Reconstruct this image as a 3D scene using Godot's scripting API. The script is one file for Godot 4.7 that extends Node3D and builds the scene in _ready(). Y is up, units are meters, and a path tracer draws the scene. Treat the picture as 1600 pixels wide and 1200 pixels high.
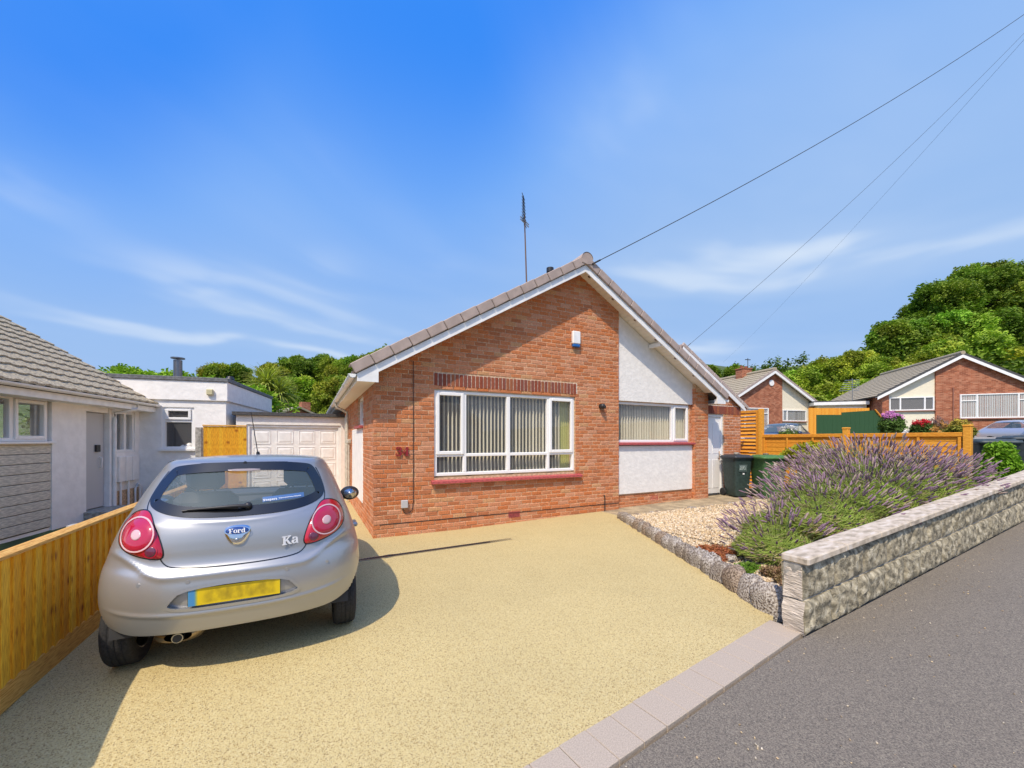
extends Node3D
# A brick bungalow with a resin drive, a parked hatchback and a lavender bed. x runs along the front of the house, z towards the road, y up; metres.

class MB:
	var V := PackedVector3Array()
	var N := PackedVector3Array()
	var U := PackedVector2Array()
	var C := PackedColorArray()
	var xf := Transform3D.IDENTITY
	var col := Color.WHITE

	func put(p, n, uv):
		V.append(p)
		N.append(n)
		U.append(uv)
		C.append(col)

	func tri(a, b, c):  # counter-clockwise from outside
		a = xf * a
		b = xf * b
		c = xf * c
		var n = (b - a).cross(c - a).normalized()
		put(a, n, Vector2.ZERO)
		put(c, n, Vector2.ZERO)
		put(b, n, Vector2.ZERO)

	func quad(a, b, c, d):
		tri(a, b, c)
		tri(a, c, d)

	func qo(a, b, c, d, mid):  # turned so that it faces away from mid
		if (b - a).cross(c - a).dot((a + b + c + d) * 0.25 - mid) < 0.0:
			quad(a, d, c, b)
		else:
			quad(a, b, c, d)

	func to(a, b, c, mid):
		if (b - a).cross(c - a).dot((a + b + c) / 3.0 - mid) < 0.0:
			tri(a, c, b)
		else:
			tri(a, b, c)

	func box(m, s, b = 0.0):
		var h = s * 0.5
		b = minf(b, 0.49 * minf(s.x, minf(s.y, s.z)))
		var P = func(i, j, k, ax):
			return m + Vector3(i * (h.x if ax == 0 else h.x - b), j * (h.y if ax == 1 else h.y - b), k * (h.z if ax == 2 else h.z - b))
		for g in [-1, 1]:
			qo(P.call(g, -1, -1, 0), P.call(g, 1, -1, 0), P.call(g, 1, 1, 0), P.call(g, -1, 1, 0), m)
			qo(P.call(-1, g, -1, 1), P.call(1, g, -1, 1), P.call(1, g, 1, 1), P.call(-1, g, 1, 1), m)
			qo(P.call(-1, -1, g, 2), P.call(1, -1, g, 2), P.call(1, 1, g, 2), P.call(-1, 1, g, 2), m)
		if b <= 0.0:
			return
		for g in [-1, 1]:
			for k in [-1, 1]:
				qo(P.call(g, k, -1, 0), P.call(g, k, 1, 0), P.call(g, k, 1, 1), P.call(g, k, -1, 1), m)
				qo(P.call(g, -1, k, 0), P.call(g, 1, k, 0), P.call(g, 1, k, 2), P.call(g, -1, k, 2), m)
				qo(P.call(-1, g, k, 1), P.call(1, g, k, 1), P.call(1, g, k, 2), P.call(-1, g, k, 2), m)
				for i in [-1, 1]:
					to(P.call(g, k, i, 0), P.call(g, k, i, 1), P.call(g, k, i, 2), m)

	func span(x0, x1, y0, y1, z0, z1, b = 0.0):
		box(Vector3((x0 + x1) * 0.5, (y0 + y1) * 0.5, (z0 + z1) * 0.5), Vector3(absf(x1 - x0), absf(y1 - y0), absf(z1 - z0)), b)

	func prism(pts, z0, z1):  # outline in x, y pushed along z
		var p = PackedVector2Array(pts)
		if not Geometry2D.is_polygon_clockwise(p):
			p.reverse()
		p.reverse()
		if Geometry2D.is_polygon_clockwise(p):
			p.reverse()
		var t = Geometry2D.triangulate_polygon(p)
		for i in range(0, t.size(), 3):
			var a = p[t[i]]
			var b = p[t[i + 1]]
			var c = p[t[i + 2]]
			if (b - a).cross(c - a) < 0.0:
				var q = b
				b = c
				c = q
			tri(Vector3(a.x, a.y, z1), Vector3(b.x, b.y, z1), Vector3(c.x, c.y, z1))
			tri(Vector3(a.x, a.y, z0), Vector3(c.x, c.y, z0), Vector3(b.x, b.y, z0))
		var area := 0.0
		for i in p.size():
			area += p[i].cross(p[(i + 1) % p.size()])
		for i in p.size():
			var a = p[i]
			var b = p[(i + 1) % p.size()]
			if area < 0.0:
				var q = a
				a = b
				b = q
			quad(Vector3(a.x, a.y, z0), Vector3(b.x, b.y, z0), Vector3(b.x, b.y, z1), Vector3(a.x, a.y, z1))

	func grid(rows, close = false, keep = null, flip = false):  # smooth sheet; rows of equally many points
		var nr = rows.size()
		var nc = rows[0].size()
		var nn = []
		for i in nr:
			var line = PackedVector3Array()
			for j in nc:
				var jl = (j - 1 + nc) % nc if close else maxi(j - 1, 0)
				var jr = (j + 1) % nc if close else mini(j + 1, nc - 1)
				var du = rows[i][jr] - rows[i][jl]
				var dv = rows[mini(i + 1, nr - 1)][j] - rows[maxi(i - 1, 0)][j]
				var n = du.cross(dv)
				if n.length_squared() < 1e-14 and nr > 2:  # a pole: look one row further in
					var i2 = 1 if i == 0 else nr - 2 if i == nr - 1 else i
					n = (rows[i2][jr] - rows[i2][jl]).cross(rows[mini(i2 + 1, nr - 1)][j] - rows[maxi(i2 - 1, 0)][j])
				if n.length_squared() < 1e-20:
					n = Vector3.UP
				line.append(-n.normalized() if flip else n.normalized())
			nn.append(line)
		for i in nr - 1:
			for j in (nc if close else nc - 1):
				var k = (j + 1) % nc
				if keep != null and not keep.call((rows[i][j] + rows[i + 1][k]) * 0.5, i, j):
					continue
				smooth([rows[i][j], rows[i][k], rows[i + 1][k], rows[i + 1][j]], [nn[i][j], nn[i][k], nn[i + 1][k], nn[i + 1][j]], flip)

	func smooth(p, n, flip = false):
		for f in [[0, 1, 2], [0, 2, 3]] if p.size() == 4 else [[0, 1, 2]]:
			for q in ([f[0], f[1], f[2]] if flip else [f[0], f[2], f[1]]):
				put(xf * p[q], (xf.basis * n[q]).normalized(), Vector2.ZERO)

	func tube(pts, r, sides = 6, r1 = -1.0):
		var rows = []
		var up = Vector3(0.13, 0.9, 0.31).normalized()
		for i in pts.size():
			var d = (pts[mini(i + 1, pts.size() - 1)] - pts[maxi(i - 1, 0)]).normalized()
			var a = d.cross(up if absf(d.dot(up)) < 0.95 else Vector3.RIGHT).normalized()
			var b = d.cross(a)
			var rr = r if r1 < 0.0 else lerpf(r, r1, float(i) / (pts.size() - 1))
			var line = []
			for k in sides:
				var t = TAU * k / sides
				line.append(pts[i] + (a * cos(t) + b * sin(t)) * rr)
			rows.append(line)
		grid(rows, true, null, false)
		for e in [0, pts.size() - 1]:
			var m = pts[e]
			var inside = pts[1] if e == 0 else pts[pts.size() - 2]
			for k in sides:
				to(rows[e][k], rows[e][(k + 1) % sides], m, inside)

	func cyl(a, b, r0, r1 = -1.0, sides = 16):
		tube([a, b], r0, sides, r1)

	func lathe(prof, sides = 20):  # x = radius, y = height
		var rows = []
		for p in prof:
			var line = []
			for k in sides:
				var t = TAU * k / sides
				line.append(Vector3(p.x * cos(t), p.y, p.x * sin(t)))
			rows.append(line)
		grid(rows, true, null, true)

	func ball(m, r, seg = 10, jag = 0.0, g = null):
		var rows = []
		for i in seg + 1:
			var a = PI * i / seg
			var line = []
			for k in seg * 2:
				var t = TAU * k / (seg * 2)
				var d = Vector3(sin(a) * cos(t), -cos(a), sin(a) * sin(t))
				var s = 1.0
				if g != null:
					s += jag * g.get_noise_3dv(d * 1.6 + m * 7.0)
				line.append(m + d * r * s)
			rows.append(line)
		grid(rows, true, null, true)

	func mesh():
		var a = []
		a.resize(Mesh.ARRAY_MAX)
		a[Mesh.ARRAY_VERTEX] = V
		a[Mesh.ARRAY_NORMAL] = N
		a[Mesh.ARRAY_TEX_UV] = U
		a[Mesh.ARRAY_COLOR] = C
		var m = ArrayMesh.new()
		if V.size():
			m.add_surface_from_arrays(Mesh.PRIMITIVE_TRIANGLES, a)
		return m


var rng := RandomNumberGenerator.new()
var wob := FastNoiseLite.new()
var mats := {}
var texs := {}


func rf(a, b):
	return rng.randf_range(a, b)


func thing(called, label, category, at = Vector3.ZERO, turn = 0.0, group = ""):
	var o := Node3D.new()
	o.name = called
	add_child(o, true)
	o.position = at
	o.rotation.y = turn
	tag(o, label, category, group)
	return o


func tag(o, label, category = "", group = ""):
	o.set_meta("label", label)
	if category:
		o.set_meta("category", category)
	if group:
		o.set_meta("group", group)
	return o


func part(parent, called, mesh, m, kind = ""):
	var o := MeshInstance3D.new()
	o.name = called
	o.mesh = mesh.mesh() if mesh is MB else mesh
	o.material_override = m
	if kind:
		o.set_meta("kind", kind)
	parent.add_child(o, true)
	return o


func struct(called, mesh, m):
	return part(self, called, mesh, m, "structure")


func many(parent, called, mesh, m, places, colors = null):
	var mm := MultiMesh.new()
	mm.transform_format = MultiMesh.TRANSFORM_3D
	mm.use_colors = colors != null
	mm.mesh = mesh.mesh() if mesh is MB else mesh
	mm.instance_count = places.size()
	for i in places.size():
		mm.set_instance_transform(i, places[i])
		if colors != null:
			mm.set_instance_color(i, colors[i])
	var o := MultiMeshInstance3D.new()
	o.name = called
	o.multimesh = mm
	o.material_override = m
	o.set_meta("kind", "stuff")
	parent.add_child(o, true)
	return o


func noise_tex(key, kind, freq, stops, px = 512, octaves = 3, as_normal = 0.0, warp = 0.0):
	if texs.has(key):
		return texs[key]
	var n := FastNoiseLite.new()
	n.noise_type = kind
	n.frequency = freq
	n.seed = key.hash() % 9973
	n.fractal_octaves = octaves
	if octaves < 2:
		n.fractal_type = FastNoiseLite.FRACTAL_NONE
	if kind == FastNoiseLite.TYPE_CELLULAR:
		n.cellular_return_type = FastNoiseLite.RETURN_CELL_VALUE if as_normal == 0.0 else FastNoiseLite.RETURN_DISTANCE
		n.cellular_jitter = 1.0
	if warp > 0.0:
		n.domain_warp_enabled = true
		n.domain_warp_amplitude = warp
		n.domain_warp_frequency = freq
	var t := NoiseTexture2D.new()
	t.width = px
	t.height = px
	t.seamless = true
	t.noise = n
	if as_normal > 0.0:
		t.as_normal_map = true
		t.bump_strength = as_normal
	elif stops:
		var g := Gradient.new()
		var off := PackedFloat32Array()
		var cs := PackedColorArray()
		for s in stops:
			off.append(s[0])
			cs.append(s[1])
		g.offsets = off
		g.colors = cs
		t.color_ramp = g
	texs[key] = t
	return t


func gray(a, b, key, freq = 0.03, px = 256, lo = 0.25, hi = 0.75, octaves = 4):
	return noise_tex(key, FastNoiseLite.TYPE_SIMPLEX_SMOOTH, freq, [[lo, Color(a, a, a)], [hi, Color(b, b, b)]], px, octaves)


# colour is linear; opts: tex, scale (per metre), normal, nscale, nrm, world, metal, coat, alpha, back, vc, rim, spec, bump, bscale, detail, dscale
func mat(key, colour, rough, opts = {}):
	if mats.has(key):
		return mats[key]
	var m := StandardMaterial3D.new()
	m.resource_name = key
	var c: Color = colour
	m.albedo_color = Color(c.r, c.g, c.b).linear_to_srgb()
	m.roughness = rough
	m.metallic_specular = opts.get("spec", 0.5)
	m.metallic = opts.get("metal", 0.0)
	if opts.has("tex"):
		m.albedo_texture = opts.tex
	if opts.has("normal"):
		m.normal_enabled = true
		m.normal_texture = opts.normal
		m.normal_scale = opts.get("nscale", 1.0)
	if opts.has("bump"):
		m.heightmap_enabled = true
		m.heightmap_texture = opts.bump
		m.heightmap_scale = opts.get("bscale", 0.3)
	if (opts.has("tex") or opts.has("normal") or opts.has("bump")) and not opts.get("uv", false):
		m.uv1_triplanar = true
		m.uv1_world_triplanar = opts.get("world", true)
		m.uv1_triplanar_sharpness = 4.0
	var s = opts.get("scale", 1.0)
	m.uv1_scale = s if s is Vector3 else Vector3(s, s, s)
	if opts.has("detail"):
		m.detail_enabled = true
		m.detail_blend_mode = BaseMaterial3D.BLEND_MODE_MUL
		m.detail_albedo = opts.detail
		m.detail_uv_layer = BaseMaterial3D.DETAIL_UV_2
		m.uv2_triplanar = true
		m.uv2_world_triplanar = true
		var d = opts.get("dscale", 0.2)
		m.uv2_scale = Vector3(d, d, d)
	if opts.has("coat"):
		m.clearcoat_enabled = true
		m.clearcoat = opts.coat
		m.clearcoat_roughness = 0.05
	if opts.has("alpha"):
		m.transparency = BaseMaterial3D.TRANSPARENCY_ALPHA
		m.albedo_color.a = opts.alpha
	if opts.has("back"):
		m.backlight_enabled = true
		var b: Color = opts.back
		m.backlight = b.linear_to_srgb()
	if opts.get("vc", false):
		m.vertex_color_use_as_albedo = true
	mats[key] = m
	return m


func smoothramp(a, b, x):
	var t = clampf((x - a) / (b - a), 0.0, 1.0)
	return t * t * (3.0 - 2.0 * t)


func along(tab, y, k):  # smooth interpolation in a table of rows [y, ...]
	var n = tab.size()
	if y <= tab[0][0]:
		return tab[0][k]
	for i in n - 1:
		if y <= tab[i + 1][0]:
			var t = (y - tab[i][0]) / (tab[i + 1][0] - tab[i][0])
			var p0 = tab[maxi(i - 1, 0)][k]
			var p1 = tab[i][k]
			var p2 = tab[i + 1][k]
			var p3 = tab[mini(i + 2, n - 1)][k]
			var h = tab[i + 1][0] - tab[i][0]
			var m1 = (p2 - p0) / maxf(tab[i + 1][0] - tab[maxi(i - 1, 0)][0], 1e-5) * h
			var m2 = (p3 - p1) / maxf(tab[mini(i + 2, n - 1)][0] - tab[i][0], 1e-5) * h
			var t2 = t * t
			var t3 = t2 * t
			return (2 * t3 - 3 * t2 + 1) * p1 + (t3 - 2 * t2 + t) * m1 + (-2 * t3 + 3 * t2) * p2 + (t3 - t2) * m2
	return tab[n - 1][k]


# ---- the lie of the land
func road_y(x):
	if x > 2.665:
		var d = x - 2.665
		return 0.072 * d if d < 14.0 else 1.008 + 0.055 * minf(d - 14.0, 45.0)
	return maxf(0.04 * (x - 2.665), -0.25)


func land(x, z):
	var near = 0.02 * maxf(0.0, minf(x, 10.0) - 1.5)
	near = lerpf(near, road_y(x) - 0.012 * maxf(0.0, 4.0 - z), smoothramp(9.5, 17.0, x))
	return lerpf(near, road_y(x), smoothramp(1.0 if x > 4.0 else 3.0, 4.7, z))


func bed_y(x, z):
	return land(x, z) + 0.07 + 0.16 * smoothramp(3.2, 6.0, x) * smoothramp(1.2, 3.0, z) + 0.05 * smoothramp(3.6, 4.6, z) + 0.012 * wob.get_noise_2d(x * 60.0, z * 60.0)


func sheet(x0, x1, nx, zlo, zhi, nz, lift, height = null):  # zlo, zhi: numbers or functions of x
	var b := MB.new()
	var rows = []
	for i in nz + 1:
		var line = []
		for j in nx + 1:
			var x = lerpf(x0, x1, float(j) / nx)
			var za = zlo.call(x) if zlo is Callable else zlo
			var zb = zhi.call(x) if zhi is Callable else zhi
			var z = lerpf(za, zb, float(i) / nz)
			var y = (height.call(x, z) if height != null else land(x, z)) + lift
			line.append(Vector3(x, y, z))
		rows.append(line)
	b.grid(rows, false, null, true)
	# broad worn and washed patches
	for i in b.V.size():
		var p = b.V[i]
		var k = 0.965 + 0.06 * wob.get_noise_2d(p.x * 9.0, p.z * 9.0) + 0.045 * wob.get_noise_2d(p.x * 38.0 + 90.0, p.z * 38.0)
		b.C[i] = Color(k, k, k * 0.995)
	return b


func _ready():
	rng.seed = 34
	wob.seed = 5
	wob.frequency = 0.05
	var cam := Camera3D.new()
	cam.name = "camera"
	add_child(cam)
	cam.position = Vector3(-0.89, 1.59, 6.70)
	cam.rotation_degrees = Vector3(0, -26.8, 0)
	cam.keep_aspect = Camera3D.KEEP_HEIGHT
	cam.set_frustum(0.05 * 1200.0 / 622.0, Vector2(0, 0.05 * 87.0 / 622.0), 0.05, 900.0)
	cam.current = true

	var env := Environment.new()
	env.background_mode = Environment.BG_SKY
	env.sky = Sky.new()
	var pano := PanoramaSkyMaterial.new()
	pano.panorama = sky_picture()
	pano.energy_multiplier = 1.0
	env.sky.sky_material = pano
	env.tonemap_mode = Environment.TONE_MAPPER_LINEAR
	env.tonemap_exposure = 1.65
	env.sdfgi_enabled = true
	env.ssao_enabled = true
	env.ssil_enabled = true
	var we := WorldEnvironment.new()
	we.name = "environment"
	we.environment = env
	add_child(we)

	var sun := DirectionalLight3D.new()
	sun.name = "sun"
	sun.light_energy = 0.80
	sun.light_color = Color(1.0, 0.94, 0.85)
	sun.light_angular_distance = 0.5
	sun.shadow_enabled = true
	add_child(sun)
	sun.look_at_from_position(Vector3.ZERO, Vector3(0.33, -0.6, -0.30), Vector3.UP)

	make_materials()
	build_ground()
	build_house()
	build_extension()
	build_garage()
	build_left_house()
	build_far_houses()
	build_fences()
	build_garden_wall()
	build_trees()
	build_hatchback()
	build_far_cars()
	build_bins()
	build_garden()
	build_wires()


func sky_picture():
	var w := 1440
	var h := 720
	var im := Image.create(w, h, false, Image.FORMAT_RGBF)
	var n1 := FastNoiseLite.new()
	n1.seed = 11
	n1.frequency = 0.9
	n1.fractal_octaves = 5
	var n2 := FastNoiseLite.new()
	n2.seed = 23
	n2.frequency = 0.5
	n2.fractal_octaves = 3
	var zen = Color(0.014, 0.150, 0.555)
	var mid = Color(0.105, 0.250, 0.565)
	var hor = Color(0.200, 0.318, 0.525)
	var low = Color(0.20, 0.20, 0.17)
	im.fill(low)
	var to_sun = Vector3(-0.33, 0.6, 0.30).normalized()
	for j in h / 2 + 4:
		var el = PI * (0.5 - (j + 0.5) / h)
		var sy = sin(el)
		for i in w:
			var az = TAU * (i + 0.5) / w
			var d = Vector3(sin(az) * cos(el), sy, -cos(az) * cos(el))
			var t = maxf(sy, 0.0)
			# paler towards the right of the house, deeper to the left, as the air lies
			var side = 0.5 + 0.5 * d.dot(Vector3(0.85, 0, -0.2).normalized())
			var up = t * (1.0 - 0.45 * smoothstep(0.70, 0.93, side)) * (1.0 + 0.36 * smoothstep(0.58, 0.42, side))
			var c = hor.lerp(mid, smoothstep(0.16, 0.56, up)).lerp(zen, smoothstep(0.44, 0.74, up))
			var k = 1.0 / (t + 0.16)
			var px = d.x * k
			var pz = d.z * k
			var wx = n2.get_noise_2d(px * 1.3, pz * 1.3)
			var hl = maxf(cos(el), 0.001)
			var hx = d.x / hl
			var hz = d.z / hl
			var q = n1.get_noise_3d(hx * 1.0 + wx * 0.35, hz * 1.0, k * 1.75 - 1.1 * (hx * 0.89 + hz * 0.45) + wx * 0.35)
			var q2 = n2.get_noise_2d(px * 0.9 + 40.0, pz * 0.9)
			var veil = smoothstep(-0.55, 0.75, q * 0.8 + 0.6 * q2) * (0.02 + 0.40 * side * side)
			var wisp = smoothstep(0.05, 0.42, q) * smoothstep(-0.35, 0.25, q2) * 0.44
			c = c.lerp(Color(0.50, 0.55, 0.60), clampf((veil * 0.62 + wisp) * smoothstep(-0.02, 0.12, sy) * smoothstep(1.1, 0.45, up), 0.0, 0.8))
			# the pale glare that thin haze spreads round the sun
			var ang = rad_to_deg(acos(clampf(d.dot(to_sun), -1.0, 1.0)))
			var glare = 1.8 * exp(-ang / 10.0) + 1.0 * exp(-ang / 17.0)
			im.set_pixel(i, j, Color(c.r + glare, c.g + glare * 0.95, c.b + glare * 0.84))
	return ImageTexture.create_from_image(im)


func stone_maps():  # small stones pressed together, tiling without a seam: a value per stone, and its height
	var px := 800
	var n := 168
	var r := RandomNumberGenerator.new()
	r.seed = 99
	var fx := PackedFloat32Array()
	var fy := PackedFloat32Array()
	var fv := PackedFloat32Array()
	for i in n * n:
		fx.append(i % n + r.randf())
		fy.append(i / n + r.randf())
		fv.append(r.randf())
	var val := PackedByteArray()
	var hgt := PackedByteArray()
	val.resize(px * px)
	hgt.resize(px * px)
	var sc := float(n) / px
	for j in px:
		var y := j * sc
		var cy := int(y)
		for i in px:
			var x := i * sc
			var cx := int(x)
			var best := 9.0
			var who := 0
			for q in range(-1, 2):
				var gy := cy + q
				var wy := (gy + n) % n
				var oy := float(gy - wy)
				for p in range(-1, 2):
					var gx := cx + p
					var wx := (gx + n) % n
					var k := wy * n + wx
					var dx := fx[k] + (gx - wx) - x
					var dy := fy[k] + oy - y
					var d := dx * dx + dy * dy
					if d < best:
						best = d
						who = k
			val[j * px + i] = int(fv[who] * 255.0)
			hgt[j * px + i] = int(clampf(1.0 - best * 1.1, 0.0, 1.0) * 255.0)
	return [val, hgt, px]


func stone_tex(maps, stops):
	var g := Gradient.new()
	var off := PackedFloat32Array()
	var cs := PackedColorArray()
	for q in stops:
		off.append(q[0])
		cs.append(q[1])
	g.offsets = off
	g.colors = cs
	var lut := []
	for i in 256:
		var c = g.sample(i / 255.0)
		lut.append([int(c.r * 255), int(c.g * 255), int(c.b * 255)])
	var out := PackedByteArray()
	out.resize(maps[0].size() * 3)
	for i in maps[0].size():
		var c = lut[maps[0][i]]
		out[i * 3] = c[0]
		out[i * 3 + 1] = c[1]
		out[i * 3 + 2] = c[2]
	return ImageTexture.create_from_image(Image.create_from_data(maps[2], maps[2], false, Image.FORMAT_RGB8, out))


func knot_tex():
	var n := FastNoiseLite.new()
	n.noise_type = FastNoiseLite.TYPE_CELLULAR
	n.cellular_return_type = FastNoiseLite.RETURN_DISTANCE
	n.fractal_type = FastNoiseLite.FRACTAL_NONE
	n.frequency = 0.011
	n.seed = 41
	var t := NoiseTexture2D.new()
	t.width = 512
	t.height = 512
	t.seamless = true
	t.normalize = false
	t.noise = n
	var g := Gradient.new()
	g.offsets = PackedFloat32Array([0.0, 0.02, 0.035, 0.055, 1.0])
	g.colors = PackedColorArray([Color(0.58, 0.42, 0.26), Color(0.70, 0.55, 0.38), Color(0.90, 0.82, 0.66), Color(1, 1, 1), Color(1, 1, 1)])
	t.color_ramp = g
	return t


func make_materials():
	var T = FastNoiseLite.TYPE_SIMPLEX_SMOOTH
	var CELL = FastNoiseLite.TYPE_CELLULAR
	var mott = gray(0.80, 1.0, "mottle", 0.02, 256)
	var rough = gray(0.0, 1.0, "grain", 0.05, 256, 0.2, 0.8)
	var sm = stone_maps()
	var stone_h = ImageTexture.create_from_image(Image.create_from_data(sm[2], sm[2], false, Image.FORMAT_L8, sm[1]))
	var speck = stone_tex(sm, [[0.0, Color(0.62, 0.62, 0.60)], [0.14, Color(0.84, 0.83, 0.81)], [0.55, Color(0.92, 0.91, 0.89)], [0.86, Color(0.97, 0.96, 0.93)], [0.9, Color(1, 1, 1)]])
	mat("drive", Color(0.655, 0.565, 0.315), 0.9, {
		"tex": stone_tex(sm, [[0.0, Color(0.58, 0.53, 0.47)], [0.06, Color(0.76, 0.69, 0.58)], [0.2, Color(0.89, 0.85, 0.76)], [0.45, Color(0.96, 0.94, 0.88)], [0.7, Color(0.92, 0.88, 0.79)], [0.88, Color(1, 0.99, 0.96)], [0.98, Color(0.80, 0.77, 0.73)]]),
		"scale": 1.13, "bump": stone_h, "bscale": 0.10, "vc": true})
	mat("path", Color(0.56, 0.44, 0.27), 0.9, {"tex": gray(0.80, 1.0, "pathgrain", 0.09, 256), "scale": 1.3, "detail": gray(0.82, 1.0, "pathwear", 0.02, 256), "dscale": 0.5})
	mat("asphalt", Color(0.27, 0.235, 0.19), 0.9, {
		"tex": stone_tex(sm, [[0.0, Color(0.66, 0.66, 0.66)], [0.35, Color(0.82, 0.81, 0.80)], [0.8, Color(0.92, 0.91, 0.89)], [0.97, Color(1, 1, 0.97)]]),
		"scale": 1.07, "bump": stone_h, "bscale": 0.16, "vc": true})
	mat("paver", Color(0.50, 0.415, 0.325), 0.9, {"tex": gray(0.86, 1.0, "paverg", 0.15, 256), "scale": 3.0, "bump": rough, "bscale": 0.1})
	mat("mortar", Color(0.74, 0.50, 0.30), 0.95, {"tex": mott, "scale": 3.0})
	mat("pale_mortar", Color(0.78, 0.66, 0.52), 0.95, {"tex": mott, "scale": 3.0})
	var bt = noise_tex("brickface", T, 0.035, [[0.2, Color(0.74, 0.70, 0.68)], [0.5, Color(0.94, 0.93, 0.92)], [0.72, Color(1, 1, 1)]], 512, 5)
	var bh = gray(0.0, 1.0, "brickgrain", 0.07, 512, 0.2, 0.8, 4)
	var tones = [Color(0.83, 0.30, 0.115), Color(0.86, 0.37, 0.185), Color(0.81, 0.265, 0.085), Color(0.87, 0.42, 0.235), Color(0.68, 0.25, 0.105), Color(0.84, 0.45, 0.215), Color(0.80, 0.335, 0.155)]
	for i in tones.size():
		mat("brick_%d" % i, tones[i], 0.94, {"tex": bt, "scale": Vector3(2.2, 5.0, 2.2), "bump": bh, "bscale": 0.6})
	mat("brick_any", Color(1, 1, 1), 0.92, {"tex": bt, "scale": Vector3(2.2, 5.0, 2.2), "bump": bh, "bscale": 0.6, "vc": true})
	mat("dark_brick", Color(0.27, 0.085, 0.05), 0.9, {"tex": bt, "scale": 4.0, "bump": bh, "bscale": 0.3})
	mat("dark_brick_any", Color(1, 1, 1), 0.9, {"tex": bt, "scale": 4.0, "bump": bh, "bscale": 0.3, "vc": true})
	mat("render_white", Color(0.86, 0.83, 0.77), 0.85, {"tex": gray(0.965, 1.0, "renderm", 0.02, 256), "scale": 0.9, "bump": rough, "bscale": 0.25})
	mat("render_cool", Color(0.92, 0.895, 0.85), 0.85, {"tex": gray(0.965, 1.0, "renderc", 0.02, 256), "scale": 0.6, "bump": rough, "bscale": 0.25})
	mat("render_cream", Color(0.80, 0.74, 0.57), 0.85, {"tex": gray(0.965, 1.0, "renderm", 0.02, 256), "scale": 0.9})
	mat("upvc", Color(0.86, 0.85, 0.82), 0.35, {})
	mat("trim_white", Color(0.885, 0.88, 0.845), 0.45, {"tex": gray(0.96, 1.0, "trimm", 0.015, 256), "scale": 1.0})
	mat("trim_dirty", Color(0.62, 0.58, 0.48), 0.6, {"tex": gray(0.85, 1.0, "trimd", 0.02, 256), "scale": 1.5})
	mat("soffit", Color(0.86, 0.80, 0.68), 0.6, {})
	mat("red_paint", Color(0.55, 0.105, 0.105), 0.6, {"tex": gray(0.80, 1.0, "redm", 0.03, 256), "scale": 2.5})
	mat("glass", Color(1, 1, 1), 0.0, {"alpha": 0.07, "spec": 0.62})
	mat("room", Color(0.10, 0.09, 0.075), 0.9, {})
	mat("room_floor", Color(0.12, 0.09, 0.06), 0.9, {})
	mat("blind", Color(0.78, 0.74, 0.58), 0.8, {"back": Color(0.2, 0.2, 0.15)})
	mat("blind_white", Color(0.62, 0.64, 0.60), 0.8, {"back": Color(0.3, 0.3, 0.28)})
	mat("curtain", Color(0.42, 0.42, 0.10), 0.9, {})
	mat("roof_tile", Color(0.55, 0.44, 0.38), 0.85, {"tex": gray(0.82, 1.0, "tilem", 0.04, 256), "scale": 2.0, "bump": rough, "bscale": 0.2})
	mat("verge_tile", Color(0.43, 0.34, 0.29), 0.75, {"tex": gray(0.93, 1.0, "vergem", 0.01, 256), "scale": 1.5})
	mat("grey_tile", Color(0.49, 0.435, 0.34), 0.92, {"tex": noise_tex("lichen", T, 0.03, [[0.25, Color(0.76, 0.74, 0.70)], [0.5, Color(0.92, 0.90, 0.86)], [0.75, Color(1, 0.98, 0.9)]], 512, 5), "scale": 1.6, "bump": rough, "bscale": 0.4})
	mat("felt", Color(0.085, 0.085, 0.085), 0.85, {"tex": mott, "scale": 2.0})
	mat("lead", Color(0.17, 0.175, 0.18), 0.6, {"tex": mott, "scale": 2.0})
	var knots = knot_tex()
	var wood = noise_tex("woodgrain", T, 0.02, [[0.2, Color(0.84, 0.76, 0.62)], [0.45, Color(0.95, 0.90, 0.82)], [0.7, Color(1, 1, 1)]], 512, 5, 0.0, 30.0)
	var fc = [Color(0.88, 0.47, 0.022), Color(0.92, 0.55, 0.03), Color(0.78, 0.36, 0.016), Color(0.95, 0.58, 0.04)]
	for i in 4:
		mat("board_%d" % i, fc[i], 0.75, {"tex": wood, "scale": Vector3(9.0, 0.9, 9.0), "bump": wood, "bscale": 0.15, "detail": knots, "dscale": 0.45})
	mat("fence_rail", Color(0.78, 0.46, 0.12), 0.7, {"tex": wood, "scale": Vector3(9.0, 9.0, 0.8)})
	var oc = [Color(0.84, 0.38, 0.030), Color(0.80, 0.35, 0.028), Color(0.86, 0.42, 0.045)]
	for i in 3:
		mat("orange_board_%d" % i, oc[i], 0.75, {"tex": wood, "scale": Vector3(1.0, 8.0, 1.0), "bump": wood, "bscale": 0.15})
	mat("grey_clad", Color(0.74, 0.68, 0.55), 0.8, {"tex": gray(0.84, 1.0, "cladm", 0.03, 256), "scale": Vector3(0.8, 5.0, 0.8)})
	mat("concrete", Color(0.46, 0.43, 0.37), 0.92, {"tex": gray(0.78, 1.0, "concm", 0.03, 256), "scale": 1.6, "bump": rough, "bscale": 0.3})
	mat("block", Color(0.64, 0.60, 0.50), 0.95, {
		"tex": noise_tex("blockface", T, 0.016, [[0.20, Color(0.56, 0.55, 0.51)], [0.40, Color(0.74, 0.72, 0.67)], [0.58, Color(0.88, 0.86, 0.80)], [0.80, Color(1, 0.99, 0.95)]], 512, 6), "scale": 1.1, "bump": gray(0.0, 1.0, "blockfine", 0.12, 512, 0.2, 0.8, 4), "bscale": 0.22, "detail": speck, "dscale": 0.42})
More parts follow.
